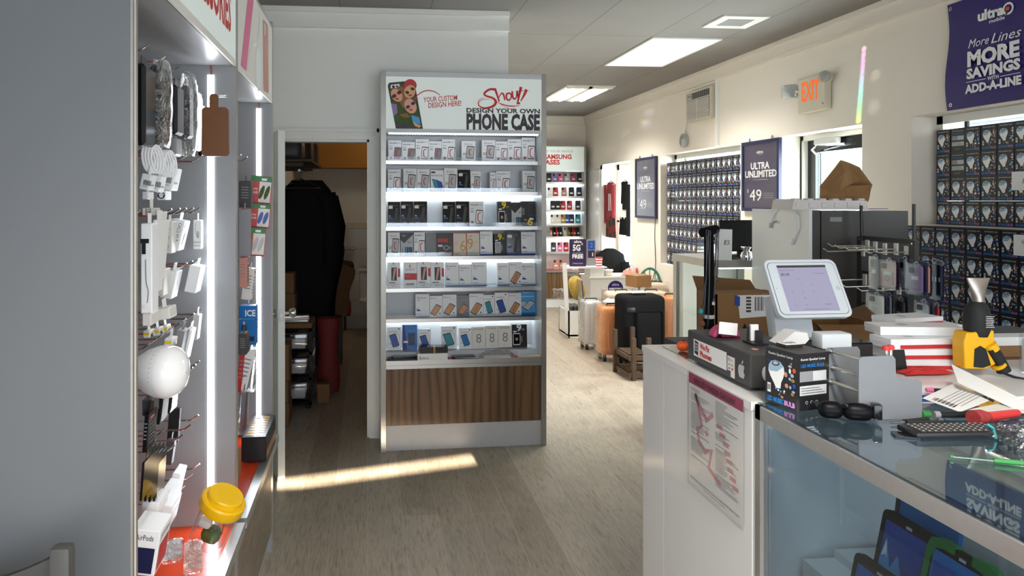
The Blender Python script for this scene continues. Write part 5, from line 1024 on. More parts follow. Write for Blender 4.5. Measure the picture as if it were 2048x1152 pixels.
z=CT+.001; YPB=2.0
for k,lab in enumerate(('white phone box with red end, lowest of the stack','white phone box with red end, second from the bottom','white phone box with red end, top of the red stack')):
    hh=phone_box(1768-4*k,1893+6*k,717-13*k,734-13*k,YPB,z,-6+3*k,lab); z+=hh+.001
phone_box(1752,1900,679,693,2.04,z,-9,'larger white phone box lying on the red-ended stack','white'); z1=z+.02
phone_box(1800,1910,668,681,2.16,CT+.075,4,'white phone box with blue end behind the red-ended stack','blue')
phone_box(1758,1870,662,674,2.20,CT+.096,10,'white phone box with red edge, topmost at the back','red')
o=tag(MB().rbox((0,0,.036),(.16,.11,.072),.003,'dark_grey',seg=1).build('stock_box'),'dark box under the back phone boxes','box'); p=at(1845,690,2.19); o.location=(p.x,2.19,CT+.001)
o=tag(crumple(.15,.05,.014,8,'red').build('red_wrapper'),'crumpled red wrapper in front of the phone boxes','packet'); p=atz(1850,748,CT); o.location=(p.x,p.y,CT+.001)
# ---------------------------------------------------------------- heat gun
p=atz(1962,750,CT); t=thing('heat_gun','yellow and black heat gun standing nozzle up on the counter','heat gun',p,-6); g=1/ F*p.y
k=p.y/F   # metres per pixel at the tool
P=lambda px_,py_:((px_-1962)*k,(750-py_)*k)
def side(L): return [P(*q) for q in L]
E0=Fr((0,0,0),(1,0,0),(0,0,1))
mb=MB().ext(side([(1914,733),(1912,676),(1918,655),(1936,655),(1938,650),(1976,650),(1978,690),(1968,693),(1985,720),(1960,733)]),.05,'tool_yellow',E0@TR(0,0,-.025)); o=mb.build('body',t,'yellow body shell'); md=o.modifiers.new('bevel','BEVEL'); md.width=.005; md.segments=2
mb=MB().lathe([(.028,0),(.033,.02),(.034,.05),(.030,.075),(.024,.09),(.017,.098)],'rubber',28,TR(P(1953,665)[0],0,P(1953,665)[1])); mb.build('heater_sleeve',t,'black heater sleeve')
mb=MB(); cx=P(1956,600)[0]
mat('steel_dull',(.34,.30,.26),.38,.9,var=.25,scale=30)
mb=MB().grid(lambda u,v:(cx+(.0155+(.034-.0155)*min(1,max(0,(v-.32)/.68))**1.2)*math.cos(2*math.pi*u),(.0155+(.005-.0155)*min(1,max(0,(v-.32)/.68)))*math.sin(2*math.pi*u),P(0,604)[1]+(P(0,540)[1]-P(0,604)[1])*v),28,12,'steel_dull'); mb.lathe([(.017,P(0,604)[1]-.004),(.0185,P(0,604)[1]),(.017,P(0,604)[1]+.004)],'steel',24,TR(cx,0,0)); mb.build('nozzle',t,'dull metal fishtail nozzle')
mb=MB().ext(side([(1932,728),(1934,690),(1946,683),(1958,690),(1968,724),(1950,730)]),.054,'rubber',E0@TR(0,0,-.027)); mb.build('grip_panel',t,'black side panel')
mb=MB().tube([(P(1972,688)[0],-.02,P(1972,688)[1]),(P(1988,715)[0],-.022,P(1988,715)[1]),(P(1998,738)[0],-.022,P(1998,738)[1])],[.017,.016,.018],'rubber',14); mb.build('handle',t,'black handle')
mb=MB().tube([(P(1968,680)[0],-.02,P(1968,680)[1]),(P(1976,693)[0],-.02,P(1976,693)[1])],.0175,'tool_yellow',14).tube([(P(1985,722)[0],-.022,P(1985,722)[1]),(P(1989,727)[0],-.022,P(1989,727)[1])],.0195,'tool_yellow',14); mb.build('handle_band',t,'yellow handle bands')
mb=MB(); g2=Fr((P(1962,640)[0]-.012,-.0342,P(1962,640)[1]),(1,0,0),(0,0,1))
for i in range(7): mb.rect(g2,.001*(i%2),-.004+i*.005,.024-.0015*(i%3),-.002+i*.005,'light_grey',.0004)
mb.build('rating_print',t,smooth=0)
q0=Vector((P(1998,742)[0],-.022,P(1998,742)[1])); mb=MB().tube([q0,q0+Vector((.02,-.015,-.008)),q0+Vector((.06,-.05,-.012+.0)),q0+Vector((.12,-.10,-.012)),q0+Vector((.3,-.12,-.012))],.0035,'rubber',8); mb.build('cord',t,'black cord')
# ---------------------------------------------------------------- papers, pens and tools lying on the counter
def lay(name,lab,cat,px_,py_,mb,rz=0,z=0,rx=0,ry=0):
    p=atz(px_,py_,CT+.0062); o=mb.build(name); o.location=(p.x,p.y,CT+.0066+z); o.rotation_euler=(R(rx),R(ry),R(rz)); return tag(o,lab,cat)
def flat(pxs,m,t,z):
    """sheet given by its four corners on the counter"""
    q=[atz(a,b,CT+.0062+z) for a,b in pxs]; c=sum(q,Vector())/len(q); return [(v.x-c.x,v.y-c.y) for v in q],c
pts,c=flat([(1845,797),(1907,768),(1978,802),(1920,825)],'paper',.001,.012); mb=MB().ext(pts[::-1] if False else pts,.0012,'paper'); o=mb.build('form_sheet'); o.location=(c.x,c.y,CT+.0185); tag(o,'printed white form with barcode strip on the counter','paper')
mb=MB(); rnd=random.Random(2); ex=Vector(pts[1])-Vector(pts[0]); ey=Vector(pts[3])-Vector(pts[0])
for i in range(6):
    a=Vector(pts[0])+ex*.2+ey*(.35+.1*i); b2=a+ex*.65; mb.add([(a.x,a.y,.0016),(b2.x,b2.y,.0016),(b2.x+ey.x*.02,b2.y+ey.y*.02,.0016),(a.x+ey.x*.02,a.y+ey.y*.02,.0016)],[(0,1,2,3)],'mid_grey')
mb.build('form_lines',o,smooth=0); mb=MB()
for i in range(12):
    a=Vector(pts[0])+ey*(.2+.05*i)+ex*.06; b2=a+ex*.13; w2=ey*.018*(1+i%2); mb.add([(a.x,a.y,.0018),(b2.x,b2.y,.0018),(b2.x+w2.x,b2.y+w2.y,.0018),(a.x+w2.x,a.y+w2.y,.0018)],[(0,1,2,3)],'black')
mb.build('barcode',o,smooth=0)
pts,c=flat([(1901,752),(2060,800),(2060,816),(1915,775)],'paper',.001,.02); o=MB().ext(pts,.0015,'paper').build('folded_sheet'); o.location=(c.x,c.y,CT+.03); o.rotation_euler=(R(10),0,0); tag(o,'white folded sheet lying behind the printed form','paper')
pts,c=flat([(1935,822),(2050,800),(2070,826),(2030,830)],'paper',.001,.004); o=MB().ext(pts,.0012,'offwhite').build('envelope'); o.location=(c.x,c.y,CT+.0125); tag(o,'off-white envelope under the papers at the right edge','envelope')
lay('paint_brush','red handled brush with pinkish bristles, lying on the glass','brush',1975,845,MB().tube([(-.0,0,.011),(.10,.02,.010)],[.011,.0085],'red',14).tube([(-.045,-.008,.014),(-.02,-.004,.014),(0,0,.012)],[.017,.016,.011],'bristle',16),4)
lay('screwdriver','dark screwdriver with ribbed grey collar beside the red brush','screwdriver',1895,838,MB().tube([(-.03,0,.009),(-.018,0,.009)],.008,'mid_grey',12).tube([(-.018,0,.009),(.05,.004,.009)],.007,'black',12),-8)
lay('pliers','black handled pliers lying on the glass top','pliers',1830,850,MB().tube([(-.05,.012,.004),(-.02,.008,.005)],[.002,.004],'steel',8).tube([(-.02,.008,.005),(.045,.012,.006)],.0055,'rubber',10).tube([(-.018,.004,.005),(.02,-.010,.006),(.055,-.016,.006)],.0055,'rubber',10),6)
a=atz(1808,868,CT+.006); b2=atz(1985,862,CT+.006); ang=math.degrees(math.atan2(b2.y-a.y,b2.x-a.x)); 
t=thing('keyboard','small black keyboard with pale key legends lying on the glass top','keyboard',((a.x+b2.x)/2,(a.y+b2.y)/2-.012,CT+.0066),ang-3); KL=(b2-a).length
MB().rbox((0,0,.007),(KL,.062,.013),.004,'black').build('body',t); mb=MB()
for i in range(13):
    for j in range(5): mb.rbox((-KL*.40+i*KL*.066,-.022+j*.011,.0142),(KL*.05,.008,.002),.0008,'dark_grey',seg=1); mb.rect(Fr((-KL*.40+i*KL*.066,-.022+j*.011,.0153),(1,0,0),(0,1,0)),-.0018,-.0014,.0018,.0014,'paper',.0003)
mb.build('keys',t,smooth=0)
lay('screen_pack','shiny black phone part under the keyboard\'s left end','phone part',1812,872,MB().slab(TR(0,0,0),.05,.035,.003,.004,'gloss_black'),-25)
lay('ballpoint_pen','clear ballpoint with green cap near the glass edge','pen',1975,925,MB().tube([(-.055,0,.004),(.012,0,.004)],.0035,'acrylic',10).tube([(.010,0,.004),(.058,0,.0045)],.0045,'green',10).tube([(-.05,0,.004),(.01,0,.004)],.0012,'green',6).tube([(-.060,0,.004),(-.055,0,.004)],.003,'green',8).box(.02,-.001,.008,.05,.001,.0095,'green'),-24)
lay('marker_pen','dark blue pen behind the keyboard on the right','pen',2030,852,MB().tube([(-.05,0,.005),(.06,0,.005)],.005,'navy',10),8)
lay('glue_tube','pink and black brush tip left of the printed form','brush',1862,785,MB().tube([(-.012,0,.006),(.004,0,.006)],[.005,.007],'pink',10).tube([(.004,0,.006),(.03,-.006,.006)],.005,'black',10),-10)
lay('marker_pen','blue pen under the pink brush tip','pen',1852,796,MB().tube([(-.02,0,.004),(.03,0,.004)],.004,'blue',10),4)
lay('marker_pen','green topped marker beside the grey jig','pen',1853,836,MB().tube([(-.012,0,.008),(.006,0,.008)],.008,'green',14),0)
# black goggles
mat('goggle_black',(.004,.004,.005),.38,var=0,spec=.12)
t=thing('goggles','glossy black goggles resting on the glass counter','glasses',atz(1695,840,CT+.0066),-22)
for cx,w_ in ((-.034,.026),(.020,.032)):
    MB().grid(lambda u,v,cx=cx,w_=w_:(cx+w_*math.copysign(abs(math.cos(2*math.pi*u))**.6,math.cos(2*math.pi*u))*math.sin(math.pi*min(.999,max(.001,v)))**.6,.018*math.sin(2*math.pi*u)*math.sin(math.pi*min(.999,max(.001,v))),.020-.0195*math.cos(math.pi*v)),24,12,'goggle_black').build('lens',t)
MB().tube([(-.015,-.006,.030),(-.007,-.012,.034),(.0,-.006,.030)],.005,'gloss_black',8).build('bridge',t); MB().rbox((.058,.002,.024),(.018,.024,.034),.003,'gloss_black').tube([(.06,.01,.03),(.03,.06,.02),(-.02,.07,.012),(-.06,.05,.02),(-.058,.01,.026)],.004,'rubber',8).build('strap',t)
# clear bag with a blue twist at the right edge
p=atz(2035,885,CT+.0062); o=tag(crumple(.13,.12,.03,12,'film').build('plastic_bag'),'clear plastic bag with blue twist at the right edge of the counter','bag'); o.location=(p.x+.02,p.y,CT+.0075)
lay('twist_tie','blue plastic twist beside the keyboard\'s right end','tie',1992,880,MB().tube([(0,0,.002),(.004,.01,.02),(-.003,.015,.026),(.005,.022,.02),(.002,.03,.004),(.006,.012,.012)],.003,'teal',7),0)
# paper stack and white tub at the right edge
p=atz(2030,716,CT); t=thing('paper_stack','stack of white sheets on brown card behind the heat gun','paper',(p.x+.03,p.y+.10,CT+.001))
MB().box(-.14,-.09,0,.16,.10,.034,'card').build('card_block',t,'brown card',smooth=0); mb=MB().box(-.13,-.085,.035,.16,.10,.062,'paper'); mb.box(-.10,-.02,.062,.15,.10,.064,'char_grey'); mb.build('sheets',t,smooth=0)
p=atz(2062,752,CT); o=tag(MB().rbox((0,0,.06),(.07,.07,.12),.012,'acrylic').rbox((0,0,.055),(.06,.06,.10),.01,'white').build('plastic_tub'),'white plastic tub cut by the right edge of the photo','tub'); o.location=(p.x+.025,p.y,CT+.001)
# ---------------------------------------------------------------- velvet necklace stand
Yn=YB2-.08; p=at(1418,655,Yn); zt=at(1418,462,Yn).z
t=thing('necklace_stand','black velvet T-shaped stand hung with necklaces','jewellery stand',(p.x,Yn,CT+.003)); H_=zt-CT-.003
MB().tube([(0,0,.01),(0,0,H_)],[.017,.0155],'velvet',16).lathe([(.05,.0),(.05,.010),(.02,.016)],'velvet',24).build('post',t)
MB().tube([(-.036,-.03,H_-.004),(.038,.03,H_+.004)],.0155,'velvet',20).build('cross_bar',t); MB().tube([(0,0,.10),(0,0,.112)],.0178,'light_grey',16).build('band',t)
for k,(x,y,dz,dx) in enumerate(((-.030,-.025,.30,-.02),(-.024,-.02,.26,-.03),(-.018,-.016,.33,-.012),(.022,.018,.24,-.015),(.030,.024,.20,-.03),(.034,.028,.16,-.01))):
    o=tag(MB().tube([(x,y-.016,H_+.006),(x+dx*.3,y-.03,H_-dz*.5),(x+dx,y-.032,H_-dz),(x+dx*.8+.004,y-.03,H_-dz*.9),(x+.006,y-.018,H_+.004)],.0012,'black',5).lathe([(.001,-.012),(.007,-.006),(.007,.004),(.001,.010)],('brown_leather','teal','chrome','steel','chrome','brown_wood')[k],10,TR(x+dx,y-.033,H_-dz)).build('necklace'),'%s on the velvet stand'%('black cord necklace with brown pendant','black cord necklace with teal pendant','longest black cord necklace with steel charm','black cord necklace with silver pendant','shorter black cord necklace with steel charm','shortest black cord necklace with dark bead')[k],'necklace',None); o.location=t.location
# ================================================================ right wall: air conditioner, exit sign, posters, banner
def wf(X,px0,py0,px1,py1):
    a=atx(px0,py0,X); b_=atx(px1,py1,X); return a.y,b_.y,b_.z,a.z   # y far, y near, z low, z high
def wtext(mb,f,o,X,t,pl,pb,pr,caps,m,off=.02,shear=0,lift=.0012):
    a=atx(pl,pb,X); b_=atx(pr,pb,X); c_=atx(pl,pb-caps,X); mb.text(f,t,o.y-a.y,a.z-o.z,c_.z-a.z,m,a.y-b_.y,off=off,shear=shear,lift=lift)
WM=lambda o:Fr((0,0,0),(0,-1,0),(0,0,1))
a=atx(1372,188,XR-.06); b_=atx(1421,234,XR-.06)
t=thing('air_conditioner','beige through-wall air conditioner high on the right wall','air conditioner',(XR,b_.y,b_.z)); L=a.y-b_.y; Hh=a.z-b_.z
MB().box(-.06,0,0,-.002,L,Hh,'exit_body').build('casing',t,smooth=0); f=Fr((-.0605,L,0),(0,-1,0),(0,0,1)); mb=MB()
mb.rect(f,L*.04,Hh*.05,L*.96,Hh*.70,'char_grey')
for i in range(13): mb.box(-.068,L*.05,Hh*(.06+.049*i),-.0605,L*.95,Hh*(.06+.049*i)+Hh*.026,'offwhite')
mb.rect(f,L*.48,0,L*.5,Hh*.7,'offwhite',.009); mb.build('louvres',t,smooth=0)
mb=MB(); mb.rect(f,L*.04,Hh*.74,L*.96,Hh*.95,'char_grey'); mb.rect(f,L*.05,Hh*.75,L*.25,Hh*.94,'light_grey',.001)
for i in range(9): mb.rect(f,L*(.28+.075*i),Hh*.75,L*(.30+.075*i),Hh*.94,'mid_grey',.002)
mb.disc(f,L*.11,Hh*.86,.012,.012,'dark_grey',.002); mb.disc(f,L*.19,Hh*.86,.012,.012,'dark_grey',.002); mb.build('control_panel',t,smooth=0)
p=atx(1367,281,XR-.03); q=atx(1374,246,XR-.03); t=thing('cord_reel','grey power cord coiled on a bracket below the air conditioner','cable',(XR-.03,p.y,p.z))
mb=MB()
for k in range(4): mb.tube([(-.012*k+.02,.055*math.cos(i*.3927),.065*math.sin(i*.3927)) for i in range(16)],.008,'light_grey',7,closed=True)
mb.build('coil',t); MB().tube([(0,-.03,.03),(0,(q.y-p.y)*.6,(q.z-p.z)*.6),(0,q.y-p.y,q.z-p.z)],.006,'light_grey',7).build('cord',t); MB().rbox((-.02,-.05,-.03),(.04,.05,.09),.01,'light_grey').build('plug',t)
# exit sign with two lamp heads
a=atx(1596,157,XR-.055); b_=atx(1650,218,XR-.055); t=thing('exit_sign','beige exit sign with orange letters and two emergency lamp heads','exit sign',(XR,b_.y,b_.z)); L=a.y-b_.y; Hh=atx(1596,157,XR-.055).z-b_.z-.01
MB().rbox((-.029,L/2,Hh/2),(.052,L,Hh),.006,'exit_body',seg=1).build('casing',t); f=Fr((-.0556,L,0),(0,-1,0),(0,0,1))
mb=MB(); mb.text(f,'EXIT',L*.14,Hh*.34,Hh*.56,'exit_orange',L*.66,off=.02); mb.rect(f,L*.9,Hh*.15,L*.94,Hh*.2,'dark_grey'); mb.build('lettering',t,'glowing orange letters',smooth=0)
Q=TR(-.07,L+.085,Hh*.70,0,0,38); mb=MB().rbox((-.01,0,0),(.05,.125,.115),.02,'acrylic',Q).rbox((.004,0,0),(.03,.115,.105),.015,'alu',Q); mb.tube([(-.04,L,Hh*.66),(-.05,L+.03,Hh*.66)],.014,'exit_body',10); mb.build('lamp_head',t,'square clear lamp head')
mb=MB().lathe([(.042,0),(.044,.02),(.034,.038),(.017,.046)],'acrylic',24,TR(-.075,-.035,Hh*.86,0,-90,30)).lathe([(.026,-.06),(.040,-.034),(.042,0)],'exit_body',24,TR(-.075,-.035,Hh*.86,0,-90,30)); mb.build('lamp_head',t,'round beige lamp head')
def poster(px0,py0,px1,py1,lab,cord,T):
    a=atx(px0,py0,XR-.03); b_=atx(px1,py1,XR-.03); L=a.y-b_.y; Hh=a.z-b_.z
    t=thing('framed_poster',lab,'poster',(XR,b_.y,b_.z)); mb=MB()
    for y0,y1,z0,z1 in ((0,L,0,.03),(0,L,Hh-.03,Hh),(0,.03,.03,Hh-.03),(L-.03,L,.03,Hh-.03)): mb.box(-.032,y0,z0,-.004,y1,z1,'navy')
    mb.build('frame',t,'dark blue frame',smooth=0); MB().box(-.02,.03,.03,-.01,L-.03,Hh-.03,'deep_purple').build('print',t,smooth=0)
    f=Fr((-.021,L,0),(0,-1,0),(0,0,1)); mb=MB(); s=L/.6
    mb.text(f,'ultra',L*.40,Hh*.82,Hh*.04,'offwhite',L*.17,off=.03); mb.text(f,'mobile',L*.45,Hh*.80,Hh*.012,'offwhite',L*.1)
    mb.text(f,'ULTRA',L*.24,Hh*.60,Hh*.095,'white',L*.50,off=.03); mb.text(f,'UNLIMITED',L*.08,Hh*.485,Hh*.095,'white',L*.84,off=.03)
    mb.text(f,'$',L*.14,Hh*.27,Hh*.05,'white',off=.01); mb.text(f,'49',L*.21,Hh*.15,Hh*.17,'white',L*.32,off=.0)
    for i in range(3): mb.rect(f,L*.58,Hh*(.25-.03*i),L*.84,Hh*(.255-.03*i),'light_grey')
    mb.rect(f,L*.3,Hh*.445,L*.7,Hh*.45,'light_grey'); mb.build('lettering',t,'white lettering',smooth=0)
    MB().box(-.0265,.028,.028,-.0245,L-.028,Hh-.028,'poster_cover').build('cover_sheet',t,'shiny clear cover',smooth=0)
    for y in (L*.22,L*.82): MB().tube([(-.012,y,Hh),(-.012,y+.012,Hh+.015),(-.012,y,Hh+.03),(-.012,y-.012,Hh+.018),(-.012,y-.004,Hh+.006)],.003,'black',6).build('hanger',t)
    if cord: MB().tube([(-.008,L*.1,.0),(-.008,L*.12,-.2),(-.008,L*.08,-.5),(-.008,L*.12,-.8),(-.008,L*.1,-1.0)],.004,'dark_grey',6).build('cord',t,'thin dark cord')
poster(1270,318,1311,438,'framed purple plan poster by the clothes window, farther of the two',True,0); poster(1483,286,1558,424,'framed purple plan poster beside the exit door, nearer of the two',False,0)
# banner
XB=XR-.02; A=atx(1897,11,XB); B_=atx(1897,222,XB); yN=2.95
o=thing('banner','large purple cloth banner hung over the near window','banner',(XB,A.y,B_.z)); Hb=A.z-B_.z; Lb=A.y-yN
MB().grid(lambda u,v:(-.004-.004*(1+math.sin(v*7+u*5)),-Lb*u+.012*math.sin(v*6)*(1-u),Hb*v),24,12,'purple').build('cloth',o)
f=Fr((-.0135,0,0),(0,-1,0),(0,0,1)); O=Vector((XB,A.y,B_.z)); cx5=lambda x:1800+x/4.431; cy5=lambda y:y/4.431
def bt(mb,t,xl,yb,xr,cap,m='white',off=.02,shear=0): wtext(mb,f,O,XB-.0135,t,cx5(xl),cy5(yb),cx5(xr),cap/4.431,m,off,shear)
mb=MB(); bt(mb,'ultra',690,190,922,88,off=.05); bt(mb,'mobile',792,207,930,34,off=.02)
q=atx(cx5(960),cy5(75),XB-.0135); mb.ring(f,O.y-q.y,q.z-O.z,.022,.033,'white',.0014,20); mb.poly(f@TR(O.y-q.y-.022,q.z-O.z-.032),[(0,0),(.012,.014),(.022,.006)],'white',.0014); mb.poly(f@TR(O.y-q.y-.004,q.z-O.z),MB().rr(.022,.018,.004),'orange',.0016); mb.build('logo_lettering',o,'white logo lettering',smooth=0)
mb=MB(); bt(mb,'More',606,430,790,76,off=0,shear=.35); bt(mb,'Lines',808,385,1078,88,off=0,shear=.35); mb.build('script_lettering',o,'white script lettering',smooth=0)
mb=MB(); bt(mb,'MORE',598,590,1062,128,off=.05); bt(mb,'SAVINGS',590,700,1068,86,off=.05); bt(mb,'WITH',775,712,875,34); bt(mb,'ADD-A-LINE',577,830,1078,72,off=.05)
for xl,yl,xr,yr in ((585,734,762,702),(886,680,1066,645)):
    a=atx(cx5(xl),cy5(yl),XB-.0135); b_=atx(cx5(xr),cy5(yr),XB-.0135); mb.rect(f,O.y-a.y,a.z-O.z,O.y-b_.y,a.z-O.z+.003,'white')
mb.build('block_lettering',o,'white block capitals',smooth=0)
mb=MB()
for z in (.03,Hb-.03): mb.ring(f,.03,z,.006,.011,'steel',.0008)
mb.build('eyelet',o,smooth=0)
# ================================================================ clothes hanging in the far window
def garment(name,lab,px_,py_,w_,h,m,parts):
    X=XR+.06; p=atx(px_,py_,X); t=thing(name,lab,'clothes',(X,p.y,p.z))
    MB().tube([(0,0,.0),(0,.012,.03),(0,.02,.05),(0,.0,.065),(0,-.015,.05)],.004,'black',6).tube([(0,-w_*.42,-.05),(0,0,.0),(0,w_*.42,-.05)],.008,'black',6).build('hanger',t,'black hanger')
    for nm,m_,z0,z1,wa,wb,y0,lb in parts:
        MB().grid(lambda u,v:(-(.03+.012*math.sin(u*25))*math.sin(math.pi*u)-.004,y0+(wa+(wb-wa)*v)*(.5-u),z0+(z1-z0)*v),20,6,m_).build(nm,t,lb)
    return t
garment('hanging_outfit','dusty red jacket over a plaid skirt hanging in the far window',1222,362,.40,.9,'cloth_red',[('torso','cloth_red',-.02,-.55,.20,.36,0,None),('sleeve','cloth_red',-.05,-.60,.09,.10,.17,None),('sleeve','cloth_red',-.05,-.52,.09,.08,-.17,None),('shirt','cloth_white',-.18,-.42,.08,.14,-.02,'white shirt front'),('skirt','plaid',-.50,-.80,.38,.44,0,'red and green plaid skirt')])
garment('hanging_outfit','black jacket with a white top hanging next to the plaid outfit',1250,360,.36,.9,'cloth_black',[('torso','cloth_black',-.02,-.40,.22,.34,0,None),('sleeve','cloth_black',-.06,-.75,.10,.10,-.16,None),('blouse','cloth_white',-.32,-.52,.20,.30,.06,'white blouse'),('skirt','cloth_black',-.50,-.74,.32,.38,.03,None)])
# ================================================================ far display unit with phone cases
SX1=at(1172,500,10.55).x; SW_=1.06; t=thing('display_unit','far display unit full of phone cases with red header lettering','display unit',(SX1-SW_,10.55,0))
for x0 in (0,SW_-.03): MB().box(x0,0,0,x0+.03,.28,2.44,'kiosk_white').box(x0,-.004,0,x0+.03,0,2.44,'edge_alu').build('side_panel',t,smooth=0)
MB().box(.03,.26,0,SW_-.03,.275,2.44,'white').build('back_panel',t,smooth=0); s=MB().box(.03,.0,2.06,SW_-.03,.012,2.42,'sign_lit').build('header_sign',t,smooth=0); MB().box(.03,.012,2.05,SW_-.03,.26,2.06,'kiosk_white').box(.03,-.003,2.42,SW_-.03,.26,2.435,'alu').box(.03,-.003,2.045,SW_-.03,.012,2.06,'alu').build('header_box',t,smooth=0)
f=Fr((0,-.0006,2.06),(1,0,0),(0,0,1)); mb=MB(); Z=lambda py_:at(1150,py_,10.55).z-2.06; U=lambda px_:at(px_,300,10.55).x-(SX1-SW_)
mb.text(f,'WE NEED YOUR DEVICE',U(1146),Z(305),.035,'mid_grey',.62,al='r'); mb.build('caption_lettering',s,smooth=0); mb=MB(); mb.text(f,'SAMSUNG',U(1143),Z(318),.07,'signred',.42,al='r',off=.04); mb.text(f,'CASES',U(1120),Z(329),.07,'signred',.30,al='r',off=.04); mb.build('lettering',s,smooth=0)
MB().box(.03,.0,.55,SW_-.03,.26,.56,'deck_orange').box(.03,-.01,.53,SW_-.03,.01,.56,'alu').build('deck',t,smooth=0); MB().box(.03,.01,.14,SW_-.03,.03,.53,'walnut').build('drawer_front',t,'walnut-look front panel',smooth=0); MB().box(.03,.03,0,SW_-.03,.045,.14,'white_lam').build('kick_plate',t,smooth=0)
def case_mesh(m_,kind=0):
    mb=MB().slab(Fr((0,0,.075),(1,0,0),(0,0,1)),.078,.15,.012,.012,m_); f=Fr((0,-.0125,.075),(1,0,0),(0,0,1)); mb.slab(f@TR(-.018,.048,0),.03,.036,.002,.008,'black'); mb.rect(f,-.022,-.03,.022,-.005,'paper'); return mb.mesh('phone_case',30)
CM={}
rowy=[366,394,421,448,474,504,530]
rowsC=[[('black',1098),('lilac',1110),('pink',1122),('light_grey',1134),('hot_pink',1147),('black',1160)],[('offwhite',1100),('red',1111),('rose',1128),('black',1143),('navy',1158)],[('black',1106),('black',1116),('red',1126),('red',1139),('black',1156)],[('cream',1106),('cream',1117),('gold',1126),('blue',1134),('navy',1143),('teal',1156)],[('rose',1103),('black',1109),('red',1116),('black',1121),('cream',1131),('gold',1139),('black',1144),('red',1149),('black',1156)],[('dark_grey',1107),('pink',1120),('red',1132)],[('rose',1112),('rose',1124)]]
cname={'black':'black','lilac':'lilac','pink':'pink','light_grey':'clear grey','hot_pink':'deep pink','offwhite':'off-white','red':'red','rose':'rose','navy':'navy','cream':'cream','gold':'gold','blue':'blue','teal':'teal','dark_grey':'dark grey'}
for i,(py_,L) in enumerate(zip(rowy,rowsC)):
    z=at(1140,py_,10.68).z
    if i<6: MB().box(.03,.06,z-.018,SW_-.03,.26,z-.002,'white').box(.03,.055,z-.02,SW_-.03,.06,z+.012,'alu').build('shelf',t,smooth=0)
    if i in (0,1,2,4): MB().box(.04,.20,z-.03,SW_-.04,.25,z-.019,'strip_emit').build('led_strip',t,'glowing white LED strip',smooth=0)
    for n_,(c_,px_) in enumerate(L):
        if c_ not in CM: CM[c_]=case_mesh(c_)
        p=at(px_,py_,10.68); inst('phone_case',CM[c_],(p.x,10.68+.004*(n_%2),z if i<6 else .5605),(R(-7),0,R(-8 if i!=4 else 40)),'%s phone case, %s in row %d of the far display unit'%(cname[c_],ORD[n_],i+1),'phone case','phone cases on the far display unit')
# ================================================================ reception desk area
DZ_=.676
dk=thing('desk','low white desk with a round purple sticker by the far window','desk',(0,0,0)); x0=at(1181,560,8.6).x; x1=3.35
MB().box(x0,8.6,0,x1,8.615,DZ_-.02,'white_lam').box(x0,8.615,0,x0+.02,9.0,DZ_-.02,'white_lam').box(x1-.02,8.615,0,x1,9.0,DZ_-.02,'white_lam').build('panel',dk,smooth=0); MB().box(x0-.02,8.58,DZ_-.02,x1,9.02,DZ_,'white_lam').build('desk_top',dk,smooth=0)
c_=at(1231,577,8.6); f=Fr((c_.x,8.5995,c_.z),(1,0,0),(0,0,1)); mb=MB(); mb.disc(f,0,0,.098,.098,'purple',n=32); mb.lift=.0012; mb.text(f,'ultra',0,.035,.032,'light_grey',.09,al='c',off=.03); mb.text(f,'EVERYTHING',0,-.012,.022,'white',.155,al='c',off=.03); mb.text(f,'YOU WANT IN',0,-.045,.022,'white',.15,al='c',off=.03); mb.build('round_sticker',dk,'round purple sticker with white lettering',smooth=0)
a=at(1181,555,8.62); b_=at(1208,533,8.62); rz_=b_.z; o=thing('desk_riser','small white raised shelf standing on the left end of the desk','shelf',(a.x,8.62,DZ_+.001))
MB().box(0,0,0,b_.x-a.x,.25,rz_-DZ_-.02,'white_lam').build('box',o,smooth=0); xl=at(1134,531,8.62).x-a.x; MB().box(xl,-.03,rz_-DZ_-.02,b_.x-a.x+.03,.27,rz_-DZ_-.003,'white_lam').build('top_board',o,smooth=0)
rz_-=.001; p0=at(1139,530,8.66); p1=at(1172,478,8.66); t=thing('sign_stand','purple free phone sign standing on the raised desk shelf','sign',((p0.x+p1.x)/2,8.66,rz_)); w_=p1.x-p0.x; h=p1.z-rz_
f=Fr((0,0,h/2),(1,0,0),(0,0,1)); MB().slab(f@TR(0,0,-.012),w_,h,.012,.012,'deep_purple').build('board',t); g=f@TR(0,0,.0006); mb=MB(); mb.text(g,'ultra',0,h*.36,.035,'offwhite',w_*.46,al='c',off=.03); mb.text(g,'5G',0-.015,h*.08,.075,'white',w_*.46,al='c',off=.04); mb.text(g,'On All Plans',0,-h*.04,.02,'light_grey',w_*.6,al='c'); mb.text(g,'FREE',0,-h*.2,.05,'white',w_*.66,al='c',off=.04); mb.text(g,'7-Month Contract',0,-h*.40,.012,'white',w_*.6,al='c')
for k in (1,2,3): mb.ribbon(g,[(w_*.2+.008*k*math.cos(R(q)),h*.27+.012*k*math.sin(R(q))) for q in (10,45,80)],.004,'white')
mb.build('lettering',t,smooth=0)
p0=at(1174,515,8.75); p1=at(1191,479,8.75); t=thing('phone_display','grey stand with two framed purple phone ads beside the free sign','sign',((p0.x+p1.x)/2,8.75,rz_)); w_=p1.x-p0.x; h=p1.z-rz_
MB().box(-w_/2,0,0,w_/2,.02,h,'mid_grey').build('board',t,smooth=0); mb=MB(); g=Fr((-w_/2,-.0006,0),(1,0,0),(0,0,1)); mb.rect(g,.012,h*.62,w_-.012,h*.95,'blue'); mb.rect(g,.012,h*.3,w_-.012,h*.58,'deep_purple'); mb.text(g,'2',w_*.35,h*.7,.06,'skyblue',lift=.0012); mb.rect(g,w_*.6,h*.36,w_*.72,h*.5,'offwhite',.0012); mb.build('print',t,smooth=0)
